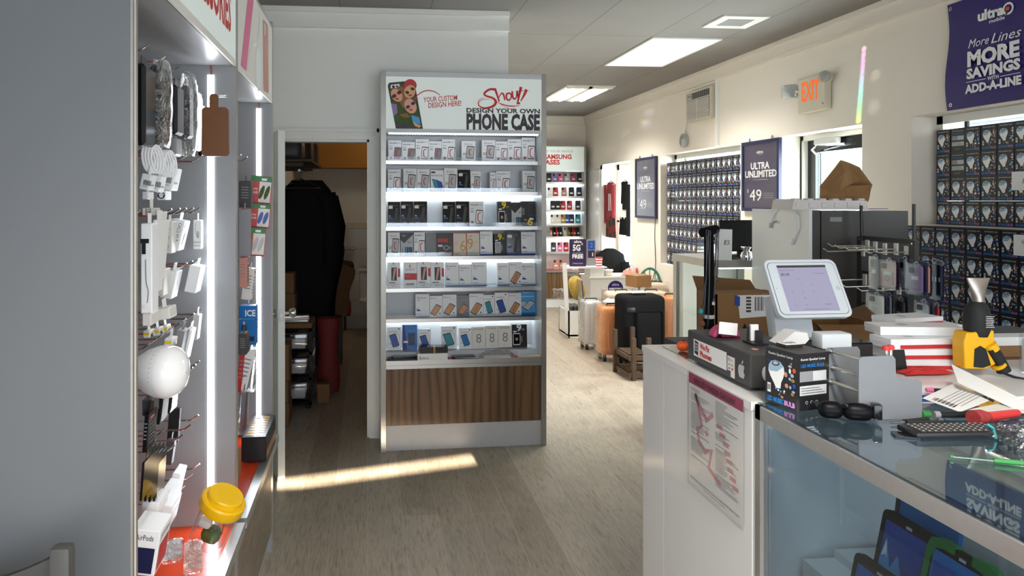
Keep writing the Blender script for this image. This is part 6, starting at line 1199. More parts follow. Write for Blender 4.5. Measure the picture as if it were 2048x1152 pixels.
p=at(1199,530,8.66); o=thing('paper_cup','red and white striped cup on the raised desk shelf','cup',(p.x,8.68,rz_)); mb=MB()
for i in range(7): mb.lathe([(.036+.001*i,.016*i),(.037+.001*i,.016*(i+1))],'red' if i%2==0 else 'paper',20,cap=i in(0,6))
mb.build('body',o)
p=at(1218,551,8.66); o=tag(MB().rbox((0,0,.035),(.10,.08,.07),.01,'cream').grid(lambda u,v:((u-.5)*.12,(v-.5)*.1,.07+.012*math.sin(u*12)*math.sin(v*9)),8,8,'paper').build('tissue_box'),'small cream box with lace top on the desk','box'); o.location=(p.x,8.70,DZ_+.001)
p=at(1270,548,8.66); o=thing('mug','white mug with an orange picture on the desk','mug',(p.x,8.70,DZ_+.001)); MB().lathe([(.036,0),(.042,.01),(.044,.11),(.040,.11),(.038,.02),(.001,.015)],'white',24,cap=False).build('body',o); MB().tube([(-.042,0,.09),(-.075,0,.085),(-.08,0,.05),(-.06,0,.03),(-.042,0,.03)],.006,'white',8).build('handle',o); mb=MB(); mb.add([(.0445*math.cos(R(q)),.0445*math.sin(R(q)),z) for z in (.03,.09) for q in range(-80,-20,12)],[(i,i+1,i+6,i+5) for i in range(4)],'orange'); mb.build('picture',o)
p=at(1258,553,8.63); o=tag(crumple(.16,.10,.07,21,'rose').build('sweet_pack'),'crumpled pink and white packet on the desk front','packet'); o.location=(p.x,8.65,DZ_+.001)
# bin of odds and ends
a=at(1137,682,8.2); b_=at(1180,682,8.2); bn=thing('bin','white open box stand with a tall plank holding odds and ends','bin',(a.x,a.y,0)); w_=b_.x-a.x; h=at(1137,622,8.2).z
mb=MB()
for q in ((0,0,w_,.015),(0,.40,w_,.415),(0,0,.015,.415),(w_-.015,0,w_,.415)): mb.box(q[0],q[1],0,q[2],q[3],h,'white_lam')
mb.box(0,0,.02,w_,.415,.04,'white_lam'); mb.build('box',bn,smooth=0); MB().box(-.01,.02,.05,.04,.04,h+.56,'white_lam',TR(-.01,.0,0,0,-3)).build('plank',bn,smooth=0)
MB().lathe([(.008,0),(.01,.004),(.004,.01)],'steel',10,TR(w_*.5,0,h*.55,90)).build('knob',bn)
for k in range(3): o=tag(MB().rbox((0,0,.11),(.04,.24,.32),.008,'dark_grey',seg=1).build('game_case'),'dark flat case standing in the white bin, %s'%('first second third'.split()[k]),'box','dark cases in the white bin'); o.location=(a.x+.045+.05*k,8.36,.10)
o=tag(MB().box(-.008,-.09,0,.008,.09,.62,'dark_grey').box(-.010,-.095,0,-.008,.095,.62,'alu').build('picture_frame',smooth=0),'tall dark framed panel leaning in the white bin','picture'); o.location=(a.x+w_-.035,8.32,.048); o.rotation_euler=(0,R(-5),0)
p=at(1156,577,8.45); t=thing('cushion','tan sack-like cushion with crumb pattern leaning over the bin','cushion',(p.x,8.50,p.z)); MB().grid(lambda u,v:(.095*math.cos(2*math.pi*u)*math.sin(math.pi*v)**.7,.05*math.sin(2*math.pi*u)*math.sin(math.pi*v),-.15*math.cos(math.pi*v)),24,14,'crumb',TR(0,0,0,0,-18)).build('cover',t)
o=tag(crumple(.14,.12,.08,31,'film').build('plastic_bag'),'clear plastic bag hanging left of the white bin plank','bag'); p=at(1118,588,8.35); o.location=(p.x,8.38,p.z); o.rotation_euler=(R(80),0,0)
o=tag(crumple(.16,.14,.06,33,'film').build('plastic_bag'),'clear plastic bag draped over the top of the bin plank','bag'); p=at(1141,545,8.35); o.location=(p.x,8.3,p.z); o.rotation_euler=(R(80),0,0)
# office chair with a black coat behind the desk
x0=at(1196,500,9.15).x; x1=at(1266,500,9.15).x; zt=at(1230,494,9.15).z; xc=(x0+x1)/2; hw=(x1-x0)/2
t=thing('office_chair','grey office chair behind the desk under a black coat','chair',(xc-.07,9.25,0)); MB().rbox((0,0,.70),(.34,.06,.50),.03,'char_grey').build('backrest',t); MB().rbox((0,.22,.44),(.40,.38,.08),.03,'char_grey').build('seat',t); MB().tube([(0,.22,.05),(0,.22,.40)],.03,'black',12).build('column',t)
mb=MB()
for k in range(5): mb.tube([(0,.22,.07),(.18*math.cos(k*1.2566),.22+.18*math.sin(k*1.2566),.04)],.016,'black',8)
mb.build('base',t); 
mb=MB()
for sg in (-1,1): mb.grid(lambda u,v,sg=sg:((hw*math.cos(math.pi*u)*v**.8+.012*math.sin(u*31)*v)*sg*-1,sg*(.02+.085*(1-v*v)+.012*math.sin(u*23+v*9)*(1-v)),(zt-.36)+.34*math.sin(math.pi*u)**.75*v-.10*(1-v)),30,10,'cloth_black')
mb.tube([(-hw*.8,-.06,zt-.2),(-hw*.9,-.09,zt-.42),(-hw*.8,-.08,zt-.58)],[.06,.06,.05],'cloth_black',10).tube([(hw*.75,-.06,zt-.2),(hw*.80,-.09,zt-.40),(hw*.78,-.08,zt-.55)],[.06,.06,.05],'cloth_black',10)
o=tag(mb.build('coat'),'black coat draped over the office chair behind the desk','coat'); o.location=(xc-.06,9.2,0)
# teal wicker chair, carton and luggage
p=at(1296,555,8.02); t=thing('wicker_chair','teal round-backed wicker chair among the luggage','chair',(p.x,7.95,0)); zc=at(1296,572,7.95).z; rr_=.128
MB().tube([(rr_*math.cos(R(q)),.02,zc+.10*math.sin(R(q))*2.0) for q in range(-20,201,10)],.015,'teal_wicker',10).build('back_loop',t)
mb=MB()
for q in (30,60,90,120,150): mb.tube([(.02*math.cos(R(q)),.02,zc-.02),(.5*rr_*math.cos(R(q))*1.2,.02,zc+.09*math.sin(R(q))),(rr_*math.cos(R(q)),.02,zc+.2*math.sin(R(q)))],.005,'teal_wicker',6)
mb.build('back_spokes',t); MB().lathe([(.13,.40),(.15,.42),(.15,.44),(.13,.455)],'teal_wicker',28,TR(0,.15,0)).build('seat',t)
for x,y in ((-.11,.06),(.11,.06),(-.09,.25),(.09,.25)): MB().tube([(x,y,.40),(x*1.1,y,0)],.014,'teal_wicker',8).build('leg',t)
MB().tube([(-.12,.03,.42),(-rr_*.94,.02,zc-.07)],.012,'teal_wicker',8).tube([(.12,.03,.42),(rr_*.94,.02,zc-.07)],.012,'teal_wicker',8).build('back_stile',t)
def suitcase(name,lab,px0,px1,ptop,pbot,Y,dep,body,wrap,ribs=0,rz=0,handle=True):
    a=at(px0,pbot,Y); b_=at(px1,ptop,Y); w_=b_.x-a.x; zt=b_.z; t=thing(name,lab,'suitcase',((a.x+b_.x)/2,Y,0),rz,'luggage beside the far aisle')
    h=zt-.06; mb=MB().rbox((0,dep/2,.06+h/2),(w_,dep,h),min(.05,w_*.18),body,seg=4)
    for k in range(ribs): mb.rbox((-w_/2+w_*(k+.9)/(ribs+.8),0,.06+h/2),(w_*.05,.012,h*.8),.005,body,seg=1)
    mb.build('shell',t)
    for x in (-w_*.36,w_*.36):
        for y in (dep*.16,dep*.84): MB().lathe([(.028,-.012),(.028,.012)],'rubber',16,TR(x,y,.0285,0,90)).box(-.012,-.012,.03,.012,.012,.07,'dark_grey',TR(x,y,0)).build('wheel',t)
    if handle: MB().tube([(-.07,dep*.5,zt-.01),(-.06,dep*.5,zt+.018),(.06,dep*.5,zt+.018),(.07,dep*.5,zt-.01)],.009,'dark_grey',8).build('handle',t)
    if wrap: 
        MB().grid(lambda u,v:((w_*.5+.012)*max(-1,min(1,1.35*math.cos(2*math.pi*u)))*(1+.02*math.sin(v*19+u*12)),dep/2+(dep*.5+.012)*max(-1,min(1,1.35*math.sin(2*math.pi*u)))*(1+.03*math.sin(v*13+u*30)),.05+(h+.03)*v),40,14,'film').build('plastic_wrap',t,'clear plastic wrap')
    return t,w_,zt,h
t,w_,zt,h=suitcase('suitcase','orange hard suitcase in clear wrap, nearest to the wooden stand',1203,1264,613,728,6.95,.22,'suit_orange',True,3); MB().rbox((w_*.18,-.008,.06+h*.62),(.035,.016,.07),.005,'black').build('lock',t); 
o=tag(crumple(.16,.12,.03,41,'light_grey').build('luggage_tag'),'grey paper tag on top of the orange suitcase','tag'); o.location=(t.location.x-.02,7.06,zt+.03)
suitcase('suitcase','silver ribbed suitcase in crinkled clear wrap, leftmost',1171,1206,603,708,7.5,.24,'suit_silver',True,4)
t,w_,zt,h=suitcase('suitcase','large black fabric suitcase with a white label on top',1248,1333,592,748,6.62,.30,'cloth_black',False,0); mb=MB().rbox((.03,-.012,.06+h*.45),(w_*.62,.03,h*.66),.03,'cloth_black',seg=3); mb.build('front_pocket',t); mb=MB().rbox((-w_*.34,-.01,.06+h*.80),(w_*.2,.02,.05),.01,'black'); mb.build('side_pocket',t); mb=MB().tube([(-.06,-.03,.06+h*.22),(-.06,-.035,.06+h*.18),(-.055,-.034,.06+h*.15)],.004,'chrome',6).build('zip_pull',t)
o=tag(MB().slab(TR(0,0,0,0,0,8),.16,.12,.004,.004,'paper').build('paper_label'),'white paper label on top of the black suitcase','tag'); o.location=(t.location.x-.03,6.76,zt+.022)
suitcase('suitcase','cream suitcase in clear wrap, left one behind the black suitcase',1218,1282,585,690,7.62,.24,'suit_cream',True,3)
suitcase('suitcase','cream suitcase in clear wrap, right one behind the black suitcase',1278,1340,584,690,7.30,.20,'suit_cream',True,3)
suitcase('suitcase','orange suitcase in clear wrap, right of the black suitcase',1334,1370,594,720,6.98,.24,'suit_orange',True,2)
t,w_,zt,h=suitcase('suitcase','tall cream suitcase farthest back against the right wall',1300,1336,567,660,7.78,.16,'suit_cream',True,2)
p=at(1285,587,7.66); o=tag(MB().rbox((0,0,.075),(.22,.18,.13),.003,'card',seg=1).build('cardboard_box'),'plain cardboard box lying on the cream suitcases','box'); o.location=(p.x,7.78,at(1240,585,7.62).z+.035); o.rotation_euler=(0,0,R(20))
# dark wooden stand, upside-down looking
x0=at(1226,745,6.62).x; x1=at(1297,745,6.30).x; t=thing('wooden_stand','small dark wooden stand with four upright posts on the floor','stand',(x0,6.22,0)); w_=x1-x0
for k,(x,y,hh) in enumerate(((.0,.34,.40),(.05,0,.38),(w_-.03,.0,.38),(w_-.05,.34,.42))): MB().box(x-.018,y-.018,0,x+.018,y+.018,hh,'brown_wood').build('post',t,smooth=0)
for z in (.05,.20):
    mb=MB().box(0,-.012,z-.02,w_,.012,z+.02,'brown_wood').box(0,.33,z-.02,w_,.354,z+.02,'brown_wood').box(.0,0,z-.018,.03,.34,z+.018,'brown_wood').box(w_-.04,0,z-.018,w_-.01,.34,z+.018,'brown_wood')
    for i in range(4): mb.box(.02,.04+.075*i,z+.018,w_-.02,.095+.075*i,z+.03,'brown_wood')
    mb.build('slatted_shelf',t,smooth=0)
# ================================================================ brown framed glass cabinet and things on it
h_=.388; GZ=EYE-h_; a=atz(1346,507,GZ); b_=atz(1421,520,GZ); X0=(a.x+b_.x)/2; Y1_=a.y; Y0_=b_.y; X1_=2.72
t=thing('glass_cabinet','dark framed glass cabinet with white inside behind the necklace stand','display cabinet',(0,0,0)); mb=MB()
for (x,y) in ((X0,Y0_),(X0,Y1_-.05),(X1_-.05,Y0_),(X1_-.05,Y1_-.05)): mb.box(x,y,0,x+.05,y+.05,GZ-.05,'edge_alu')
mb.build('post',t,smooth=0); MB().box(X0-.005,Y0_-.005,GZ-.05,X1_,Y1_+.005,GZ,'edge_alu').build('top',t,smooth=0)
MB().box(X0+.05,Y0_+.012,.4,X1_-.05,Y0_+.016,GZ-.05,'glass').box(X0+.012,Y0_+.05,.4,X0+.016,Y1_-.05,GZ-.05,'glass').build('glass_side',t,smooth=0)
MB().box(X0+.01,Y0_+.01,0,X1_-.01,Y1_-.01,.40,'walnut').build('base',t,smooth=0); MB().box(X0+.02,Y1_-.03,.4,X1_-.02,Y1_-.012,GZ-.05,'white').build('back_panel',t,smooth=0)
MB().box(X0+.02,Y0_+.03,.83,X1_-.02,Y1_-.03,.84,'glass').build('shelf',t,smooth=0); MB().box(X0+.08,Y0_+.03,GZ-.062,X1_-.08,Y0_+.05,GZ-.052,'strip_emit').build('lamp_tube',t,'lit strip inside the cabinet',smooth=0)
for k,(x,m_,lab) in enumerate(((.14,'rose','pink bottle on the glass cabinet shelf'),(.20,'red','red bottle on the glass cabinet shelf'),(.28,'cream','cream bottle on the glass cabinet shelf'))):
    o=tag(MB().lathe([(.025,0),(.025,.10),(.01,.12),(.01,.15)],m_,16).build('bottle'),lab,'bottle'); o.location=(X0+x,Y0_+.12,.841)
# television, price sheet, crystal vase on the cabinet
p0=at(1438,500,4.62); p1=at(1530,440,4.62); t=thing('television','black flat television standing on the glass cabinet','television',((p0.x+p1.x)/2,4.62,GZ)); w_=p1.x-p0.x; h=p1.z-GZ
MB().rbox((0,0,h*.58),(w_,.03,h*.84),.005,'gloss_black',seg=1).build('housing',t); MB().rbox((0,0,.01),(w_*.5,.12,.018),.004,'black',seg=1).rbox((0,.01,h*.12),(.06,.02,h*.2),.004,'black',seg=1).build('stand',t); MB().box(-w_/2+.01,-.0158,h*.2,w_/2-.01,-.0152,h*.97,'gloss_black').build('screen',t,smooth=0)
p=at(1447,512,4.42); t=thing('price_sheet','white upright sheet with handwriting on the glass cabinet','paper',(p.x,4.42,GZ+.0005)); f=Fr((0,0,.0),(1,0,-.04),(.08,.12,1)); mb=MB().ext([(-.055,0),(.055,0),(.055,.20),(-.055,.20)],.002,'paper',f); mb.build('sheet',t,smooth=0); mb=MB(); mb.text(f@TR(0,0,.003),'ES',.0,.10,.03,'black',shear=.2); mb.build('lettering',t,smooth=0)
p=at(1492,512,4.40); o=tag(MB().lathe([(.032,0),(.038,.02),(.03,.05),(.02,.062),(.032,.085),(.030,.086),(.018,.062),(.001,.01)],'chrome',18).build('vase'),'small silvery crystal vase on the glass cabinet','vase'); o.location=(p.x,4.40,GZ+.0005)
o=tag(crumple(.14,.08,.02,51,'black').build('cloth'),'black folded cloth at the left corner of the glass cabinet','cloth'); o.location=(X0+.16,Y0_+.09,GZ+.0005)
# ================================================================ white and dark cabinets behind the till
YC_=3.72; x1=at(1619,500,YC_).x; x2=at(1641,500,YC_).x; x3=at(1645,500,YC_).x; x4=at(1819,500,YC_).x; YF_=atx(1504,500,x1).y; ZC=at(1619,420,YC_).z
t=thing('cabinet','tall cabinet with white side and dark grey front behind the till','cabinet',(0,0,0)); MB().box(x1,YC_+.004,0,x1+.018,YF_,ZC,'white_lam').build('side_panel',t,'white side panel',smooth=0); MB().box(x1+.018,YC_+.004,0,x2,YF_,ZC-.002,'char_grey').box(x2,YC_+.03,0,x3,YF_,ZC-.002,'black').build('edge_stile',t,'dark grey edge',smooth=0)
mat('cab_dark',(.065,.058,.055),.4,var=.05); MB().box(x3,YC_+.01,0,x4,YF_,at(1700,422,YC_).z,'cab_dark').build('body',t,'dark grey body',smooth=0); MB().box(x3+.05,YC_+.009,1.50,x3+.12,YC_+.0099,1.525,'mid_grey').build('sticker',t,smooth=0)
f=Fr((x1-.0006,YF_,0),(0,-1,0),(0,0,1)); p=atx(1543,446,x1); mb=MB(); mb.text(f,'raffel',YF_-p.y,p.z,.018,'mid_grey',.09,shear=.3); mb.build('small_mark',t,smooth=0)
zc=ZC+.001
p0=at(1588,418,YC_+.05); p1=at(1738,418,YC_+.05); w_=p1.x-p0.x; t=thing('egg_tray','white moulded pulp tray on top of the cabinets','tray',((p0.x+p1.x)/2,YC_+.06,zc),-2); mat('pulp',(.74,.68,.66),.9,var=.06,scale=60)
mb=MB().ext([(-w_/2,0),(w_/2,0),(w_/2-.01,.05),(-w_/2+.012,.055)],.22,'pulp',Fr((0,.22,0),(1,0,0),(0,0,1)))
for i in range(6): mb.rbox((-w_*.42+w_*.168*i,.03,.056),(w_*.09,.05,.014),.005,'pulp',seg=1); mb.rbox((-w_*.42+w_*.168*i,-.001,.026),(w_*.07,.006,.03),.002,'pulp',seg=1)
mb.build('tray',t)
YB_=YC_+.14
def bp(px_,py_,dy=0): q=at(px_,py_,YB_+dy); return (q.x,q.y,q.z)
t=thing('paper_bag','crumpled brown paper bag on the pulp tray','bag',(0,0,0))
zb=404
V=[bp(1640,372,-.02),bp(1683,320,-.03),bp(1689,344,-.06),bp(1660,385,-.05),bp(1640,396,-.02),bp(1679,380,-.09),bp(1745,370,.0),bp(1724,360,-.06),bp(1735,404,-.01),bp(1705,366,-.04),bp(1660,400,-.01),bp(1720,335,.04),bp(1700,330,.02),bp(1643,404,.0),bp(1690,404,.05),bp(1690,372,.06),bp(1650,365,.08),bp(1742,368,.10),bp(1735,403,.10),bp(1645,403,.10)]
F_=[(0,1,2),(0,2,5),(0,5,3),(0,3,4),(1,12,2),(2,12,9),(2,9,5),(12,11,7),(12,7,9),(7,6,9),(4,3,10),(4,10,13),(6,8,15),(15,8,14),(15,14,10),(3,15,10),(9,6,15),(5,9,15),(3,5,15),(1,16,0),(1,11,16),(16,11,17),(11,7,6),(11,6,17),(17,18,8),(17,8,6),(16,17,18),(16,18,19),(0,16,19),(0,19,13),(0,13,4),(12,1,11)]
mb=MB().add(V,F_,'kraft'); o=mb.build('body',t,smooth=0); md=o.modifiers.new('sub','SUBSURF'); md.subdivision_type='SIMPLE'; md.levels=md.render_levels=2; tx=bpy.data.textures.new('crumple','CLOUDS'); tx.noise_scale=.08; d_=o.modifiers.new('crumple','DISPLACE'); d_.texture=tx; d_.strength=.02; d_.mid_level=.5
def xyz(px_,py_,d): q=atx(px_,py_,x1+d); return Vector((q.x,q.y,q.z))
o=tag(MB().tube([xyz(1533,424,-.02),xyz(1560,414,.01),xyz(1585,413,.0),xyz(1596,432,-.008),xyz(1597,455,-.008),xyz(1588,478,-.008)],.0045,'white',8).tube([xyz(1587,479,-.008),xyz(1583,487,-.008)],.009,'white',8).tube([xyz(1590,412,.02),xyz(1560,416,.0),xyz(1548,428,-.008),xyz(1541,448,-.008)],.0045,'white',8).tube([xyz(1542,446,-.008),xyz(1540,455,-.008)],.008,'light_grey',8).build('charging_cable'),'white charging cables hanging over the white cabinet side','cable')
o=tag(MB().slab(TR(0,0,0,0,0,4),.10,.08,.06,.004,'paper').build('paper_box'),'white folded box left of the pulp tray','box'); p=at(1597,417,YC_+.2); o.location=(x1+.09,YC_+.36,zc); 
o=tag(MB().slab(TR(0,0,0,0,0,-4),.22,.10,.004,.004,'lilac').build('magazine'),'violet leaflet under the right end of the pulp tray','paper'); o.location=(at(1760,415,YC_+.2).x-.02,YC_+.30,zc+.0); 
# ================================================================ cartons behind the counter
t=thing('side_table','dark low cabinet behind the counter carrying the cardboard boxes','cabinet',(1.64,2.74,0)); MB().box(-.36,-.24,0,.42,.22,1.0,'dark_grey').build('body',t,smooth=0); MB().box(-.37,-.25,1.0,.43,.23,1.03,'char_grey').build('table_top',t,smooth=0)
TZ_=1.031
x0=at(1432,600,2.6).x; x1=at(1556,600,2.6).x; zt=at(1480,588,2.6).z
t=thing('cardboard_box','cardboard box with a white shipping label and up arrows behind the till','box',((x0+x1)/2,2.6,TZ_)); w_=x1-x0; h=zt-TZ_
mb=MB().box(-w_/2,0,0,w_/2,.006,h,'card').box(-w_/2,.154,0,w_/2,.16,h,'card').box(-w_/2,0,0,-w_/2+.006,.16,h,'card').box(w_/2-.006,0,0,w_/2,.16,h,'card').box(-w_/2,0,0,w_/2,.16,.006,'card_dark'); mb.build('body',t,smooth=0)
MB().box(-w_/2,.0,h,w_/2,.09,h+.004,'card',TR(0,0,0,0,0,0)).build('flap',t,smooth=0); MB().add([(-w_/2,.16,h),(w_/2,.16,h),(w_/2,.20,h+.03),(-w_/2,.20,h+.05)],[(0,1,2,3)],'card_dark').build('flap',t,smooth=0)
f=Fr((-w_/2,-.0006,0),(1,0,0),(0,0,1)); mb=MB(); mb.poly(f,[(w_*.38,h*.60),(w_*1.0,h*.64),(w_*.96,h*.98),(w_*.34,h*.98)],'paper')
for i in range(9): mb.rect(f,w_*.62+i*.0042,h*.72,w_*.62+i*.0042+(.0014 if i%3 else .003),h*.95,'black',.0012)
for i in range(5): mb.rect(f,w_*.82,h*(.9-.05*i),w_*.95,h*(.91-.05*i),'mid_grey',.0012); mb.rect(f,w_*.48,h*(.92-.055*i),w_*.56,h*(.955-.055*i),'dark_grey',.0012)
mb.poly(f,[(w_*.30,h*.82),(w_*.38,h*.80),(w_*.38,h*.96),(w_*.30,h*.98)],'blue',.0014); mb.build('shipping_label',t,'white label with bars',smooth=0)
mb=MB()
for u in (.46,.62): mb.poly(f,[(w_*(u-.05),h*.40),(w_*(u+.05),h*.40),(w_*u,h*.52)],'black'); mb.rect(f,w_*(u-.015),h*.30,w_*(u+.015),h*.42,'black')
mb.rect(f,w_*.38,h*.25,w_*.7,h*.27,'black'); mb.build('arrow_print',t,smooth=0)
o=tag(MB().rbox((0,0,.05),(.07,.06,.10),.002,'card',seg=1).slab(TR(.0,-.0305,.085,90),.05,.02,.001,.002,'blue').build('cardboard_box'),'small cardboard box with blue tape left of the labelled box','box'); p=at(1450,640,2.55); o.location=(p.x-.05,2.52,TZ_)
x0=at(1640,640,2.62).x; x1=at(1745,640,2.62).x; zt=at(1690,648,2.62).z
t=thing('cardboard_box','open cardboard box with flaps spread, right of the till stand','box',((x0+x1)/2,2.60,TZ_),-6); w_=x1-x0+.03; h=zt-TZ_
mb=MB().box(-w_/2,0,0,w_/2,.006,h,'card').box(-w_/2,.28,0,w_/2,.286,h,'card').box(-w_/2,0,0,-w_/2+.006,.286,h,'card').box(w_/2-.006,0,0,w_/2,.286,h,'card').box(-w_/2,0,0,w_/2,.286,.006,'card_dark'); mb.build('body',t,smooth=0)
for vs_,m_ in (([(-w_/2,0,h),(w_/2,0,h),(w_/2+.02,-.08,h-.05),(-w_/2,-.09,h-.04)],'card'),([(w_/2,0,h),(w_/2,.286,h),(w_/2+.09,.27,h+.04),(w_/2+.06,.01,h-.03)],'card_dark'),([(-w_/2,0,h),(-w_/2,.286,h),(-w_/2-.06,.28,h+.05),(-w_/2-.05,0,h+.03)],'card'),([(-w_/2,.286,h),(w_/2,.286,h),(w_/2,.34,h+.09),(-w_/2,.33,h+.07)],'card')): MB().add(vs_,[(0,1,2,3)],m_).build('flap',t,smooth=0)
# ================================================================ hook rack of phone cases
RX=2.69; t=thing('hook_rack','dark metal rack with long hooks and hanging phone cases','rack',(RX,3.49,0))
for y in (-.19,.19): MB().box(-.012,y-.018,0,.012,y+.018,1.42,'char_grey').box(-.0125,y-.004,1.40,.0125,y+.004,1.408,'steel').build('post',t,smooth=0)
MB().box(-.006,-.19,1.40,.006,.19,1.425,'char_grey').box(-.006,-.19,1.05,.006,.19,1.065,'char_grey').box(-.006,-.19,1.22,.006,.19,1.235,'char_grey').build('cross_bar',t,smooth=0); MB().box(-.012,-.19,.0,.012,.19,.03,'char_grey').box(-.18,-.2,0,.18,-.16,.03,'char_grey').box(-.18,.16,0,.18,.2,.03,'char_grey').build('foot',t,smooth=0); MB().tube([(0,-.19,1.42),(0,-.19,1.60)],.008,'char_grey',8).build('rod',t); MB().tube([(0,.185,1.42),(.0,.19,1.59)],.008,'black',8).build('rod',t)
for y,z in ((-.15,1.36),(-.08,1.37),(0,1.365),(.07,1.37),(.13,1.375),(.165,1.345),(-.10,1.165),(.02,1.17),(.15,1.19)):
    MB().tube([(-.004,y,z),(-.21,y,z-.004),(-.235,y,z+.012)],.0035,'zinc',7).box(-.012,y-.012,z-.03,-.004,y+.012,z+.03,'offwhite').build('peg_hook',t)
def pack(px0,px1,py0,py1,X,m_,lab,ring=False,tilt=0):
    a=atx(px0,py0,X); b_=atx(px1,py1,X); w_=a.y-b_.y; h=a.z-b_.z; k=thing('phone_case',lab,'phone case',(X,(a.y+b_.y)/2,a.z),tilt,'cases hanging on the hook rack')
    f=Fr((0,0,-h/2),(0,-1,0),(0,0,1)); mb=MB(); mb.slab(f@TR(0,h*.06,-.004),w_*1.25,h*1.3,.002,.006,'navy'); mb.ring(f,0,h*.56,.008,.014,'light_grey',.0012); mb.text(f,'Entro',-.022,h*.53,.010,'light_grey',.044); mb.build('backing_card',k,'dark blue backing card')
    mb=MB().slab(f,w_*.92,h*.98,.010,.010,m_); mb.slab(f@TR(-w_*.22,h*.33,.010),w_*.36,h*.22,.003,.006,'black'); mb.rect(f,-w_*.25,-h*.02,w_*.25,h*.12,'paper',.0112); mb.build('case',k)
    if ring: mb=MB(); mb.ring(f,0,-h*.16,.010,.015,'black',.0115); mb.rect(f,-w_*.4,-h*.4,-w_*.34,h*.1,'black',.0113); mb.rect(f,w_*.34,-h*.4,w_*.4,h*.1,'black',.0113); mb.build('finger_ring',k)
    mb=MB().slab(f@TR(0,0,.013),w_*1.2,h*1.15,.002,.006,'acrylic'); mb.build('clear_front',k)
pack(1744,1760,516,575,2.50,'black','black phone case farthest along the upper hooks of the rack'); pack(1764,1794,522,576,2.49,'rose','rose phone case with black finger ring on the hook rack',True); pack(1804,1817,520,578,2.52,'light_grey','grey phone case in the middle of the hook rack'); pack(1820,1848,530,588,2.50,'lilac','lilac phone case on the upper hooks of the rack'); pack(1850,1861,532,588,2.54,'rose','rose phone case edge just right of the lilac one')
for k in range(3): pack(1866+7*k,1872+7*k,526+2*k,596,2.585,'navy','dark blue phone case, %s of three by the rack post'%('first second third'.split()[k]))
pack(1740,1770,588,640,2.48,'offwhite','off-white phone case on the lower hooks of the rack'); pack(1775,1784,592,645,2.52,'mid_grey','grey case just right of the off-white phone case'); pack(1793,1812,600,660,2.56,'dark_grey','dark phone case low in the middle of the rack'); pack(1836,1862,604,662,2.50,'chrome','shiny mirrored phone case low on the rack'); pack(1869,1880,612,664,2.56,'red','red phone case low beside the rack post')
# ================================================================ store room / bathroom seen through the open door
lamp('bathroom_lamp','POINT',(.35,8.3,2.6),(0,0,0),1.6,(1,.82,.6),shadow_soft_size=.12)
t=thing('ceiling_light','round lamp on the bathroom ceiling, hidden above the doorway','ceiling light',(.35,8.3,HC)); MB().lathe([(.14,-.004),(.13,-.05),(.08,-.08),(.001,-.085)],'offwhite',24).build('shade',t)
# coat rail with shelf above
X0=XL+.01
t=thing('wall_shelf','dark wall shelf with a coat rail on the left of the bathroom','shelf',(X0,6.6,1.93)); MB().box(0,-.75,0,.46,.55,.02,'brown_wood').build('board',t,smooth=0); MB().tube([(.36,-.74,-.07),(.36,.54,-.07)],.012,'steel',10).build('rail',t)
for y in (-.6,.4): MB().box(0,y,-.2,.03,y+.03,0,'brown_wood').box(0,y,-.03,.38,y+.03,0,'brown_wood').build('bracket',t,smooth=0)
for k,(x,y,w_,d_,h,m_,lab) in enumerate(((.20,-.45,.34,.36,.20,'dark_grey','dark bundle on the bathroom shelf, nearest'),(.22,.0,.38,.38,.26,'brown_wood','dark brown bundle on the bathroom shelf, second'),(.24,.36,.40,.30,.22,'card_dark','crumpled brown paper bag at the shelf end'))):
    o=tag(MB().rbox((0,0,h/2),(w_,d_,h),.05,m_,seg=3).build('bundle'),lab,'bag'); o.location=(X0+x,6.6+y,1.951)
for k in range(4): o=tag(MB().tube([(.0,0,.0),(.0,0,-.06),(.16,0,-.14),(-.16,0,-.14),(0,0,-.06)],.003,'steel',6).build('coat_hanger'),'empty wire coat hanger on the bathroom rail','hanger','wire hangers on the bathroom rail'); o.location=(X0+.36,5.95+.05*k,1.93-.072)
for k,(y,w_,h,zz,m_,lab) in enumerate(((6.38,.50,1.30,1.78,'cloth_black','long black coat on the bathroom rail, nearest'),(6.62,.56,1.20,1.80,'cloth_black','wide black coat on the bathroom rail, second'),(6.87,.60,1.28,1.77,'velvet','bulky black coat on the bathroom rail, farthest'))):
    t=thing('coat',lab,'coat',(X0+.36,y,zz)); MB().grid(lambda u,v,w_=w_,k=k:(w_*.5*math.cos(2*math.pi*u)*(.45+.55*min(1,v*4)**.7)*(1.06-.55*max(0,v-.5))*(1+.05*math.sin(v*11+k)),.11*math.sin(2*math.pi*u)*(1+.1*math.sin(v*9+u*20)),-h*v),28,14,m_).build('body',t)
    MB().tube([(w_*.36,-.06,-.12),(w_*.47,-.08,-.4),(w_*.44,-.1,-.72)],[.06,.065,.05],m_,12).build('sleeve',t)
mat('dark_red',(.16,.012,.012),.7)
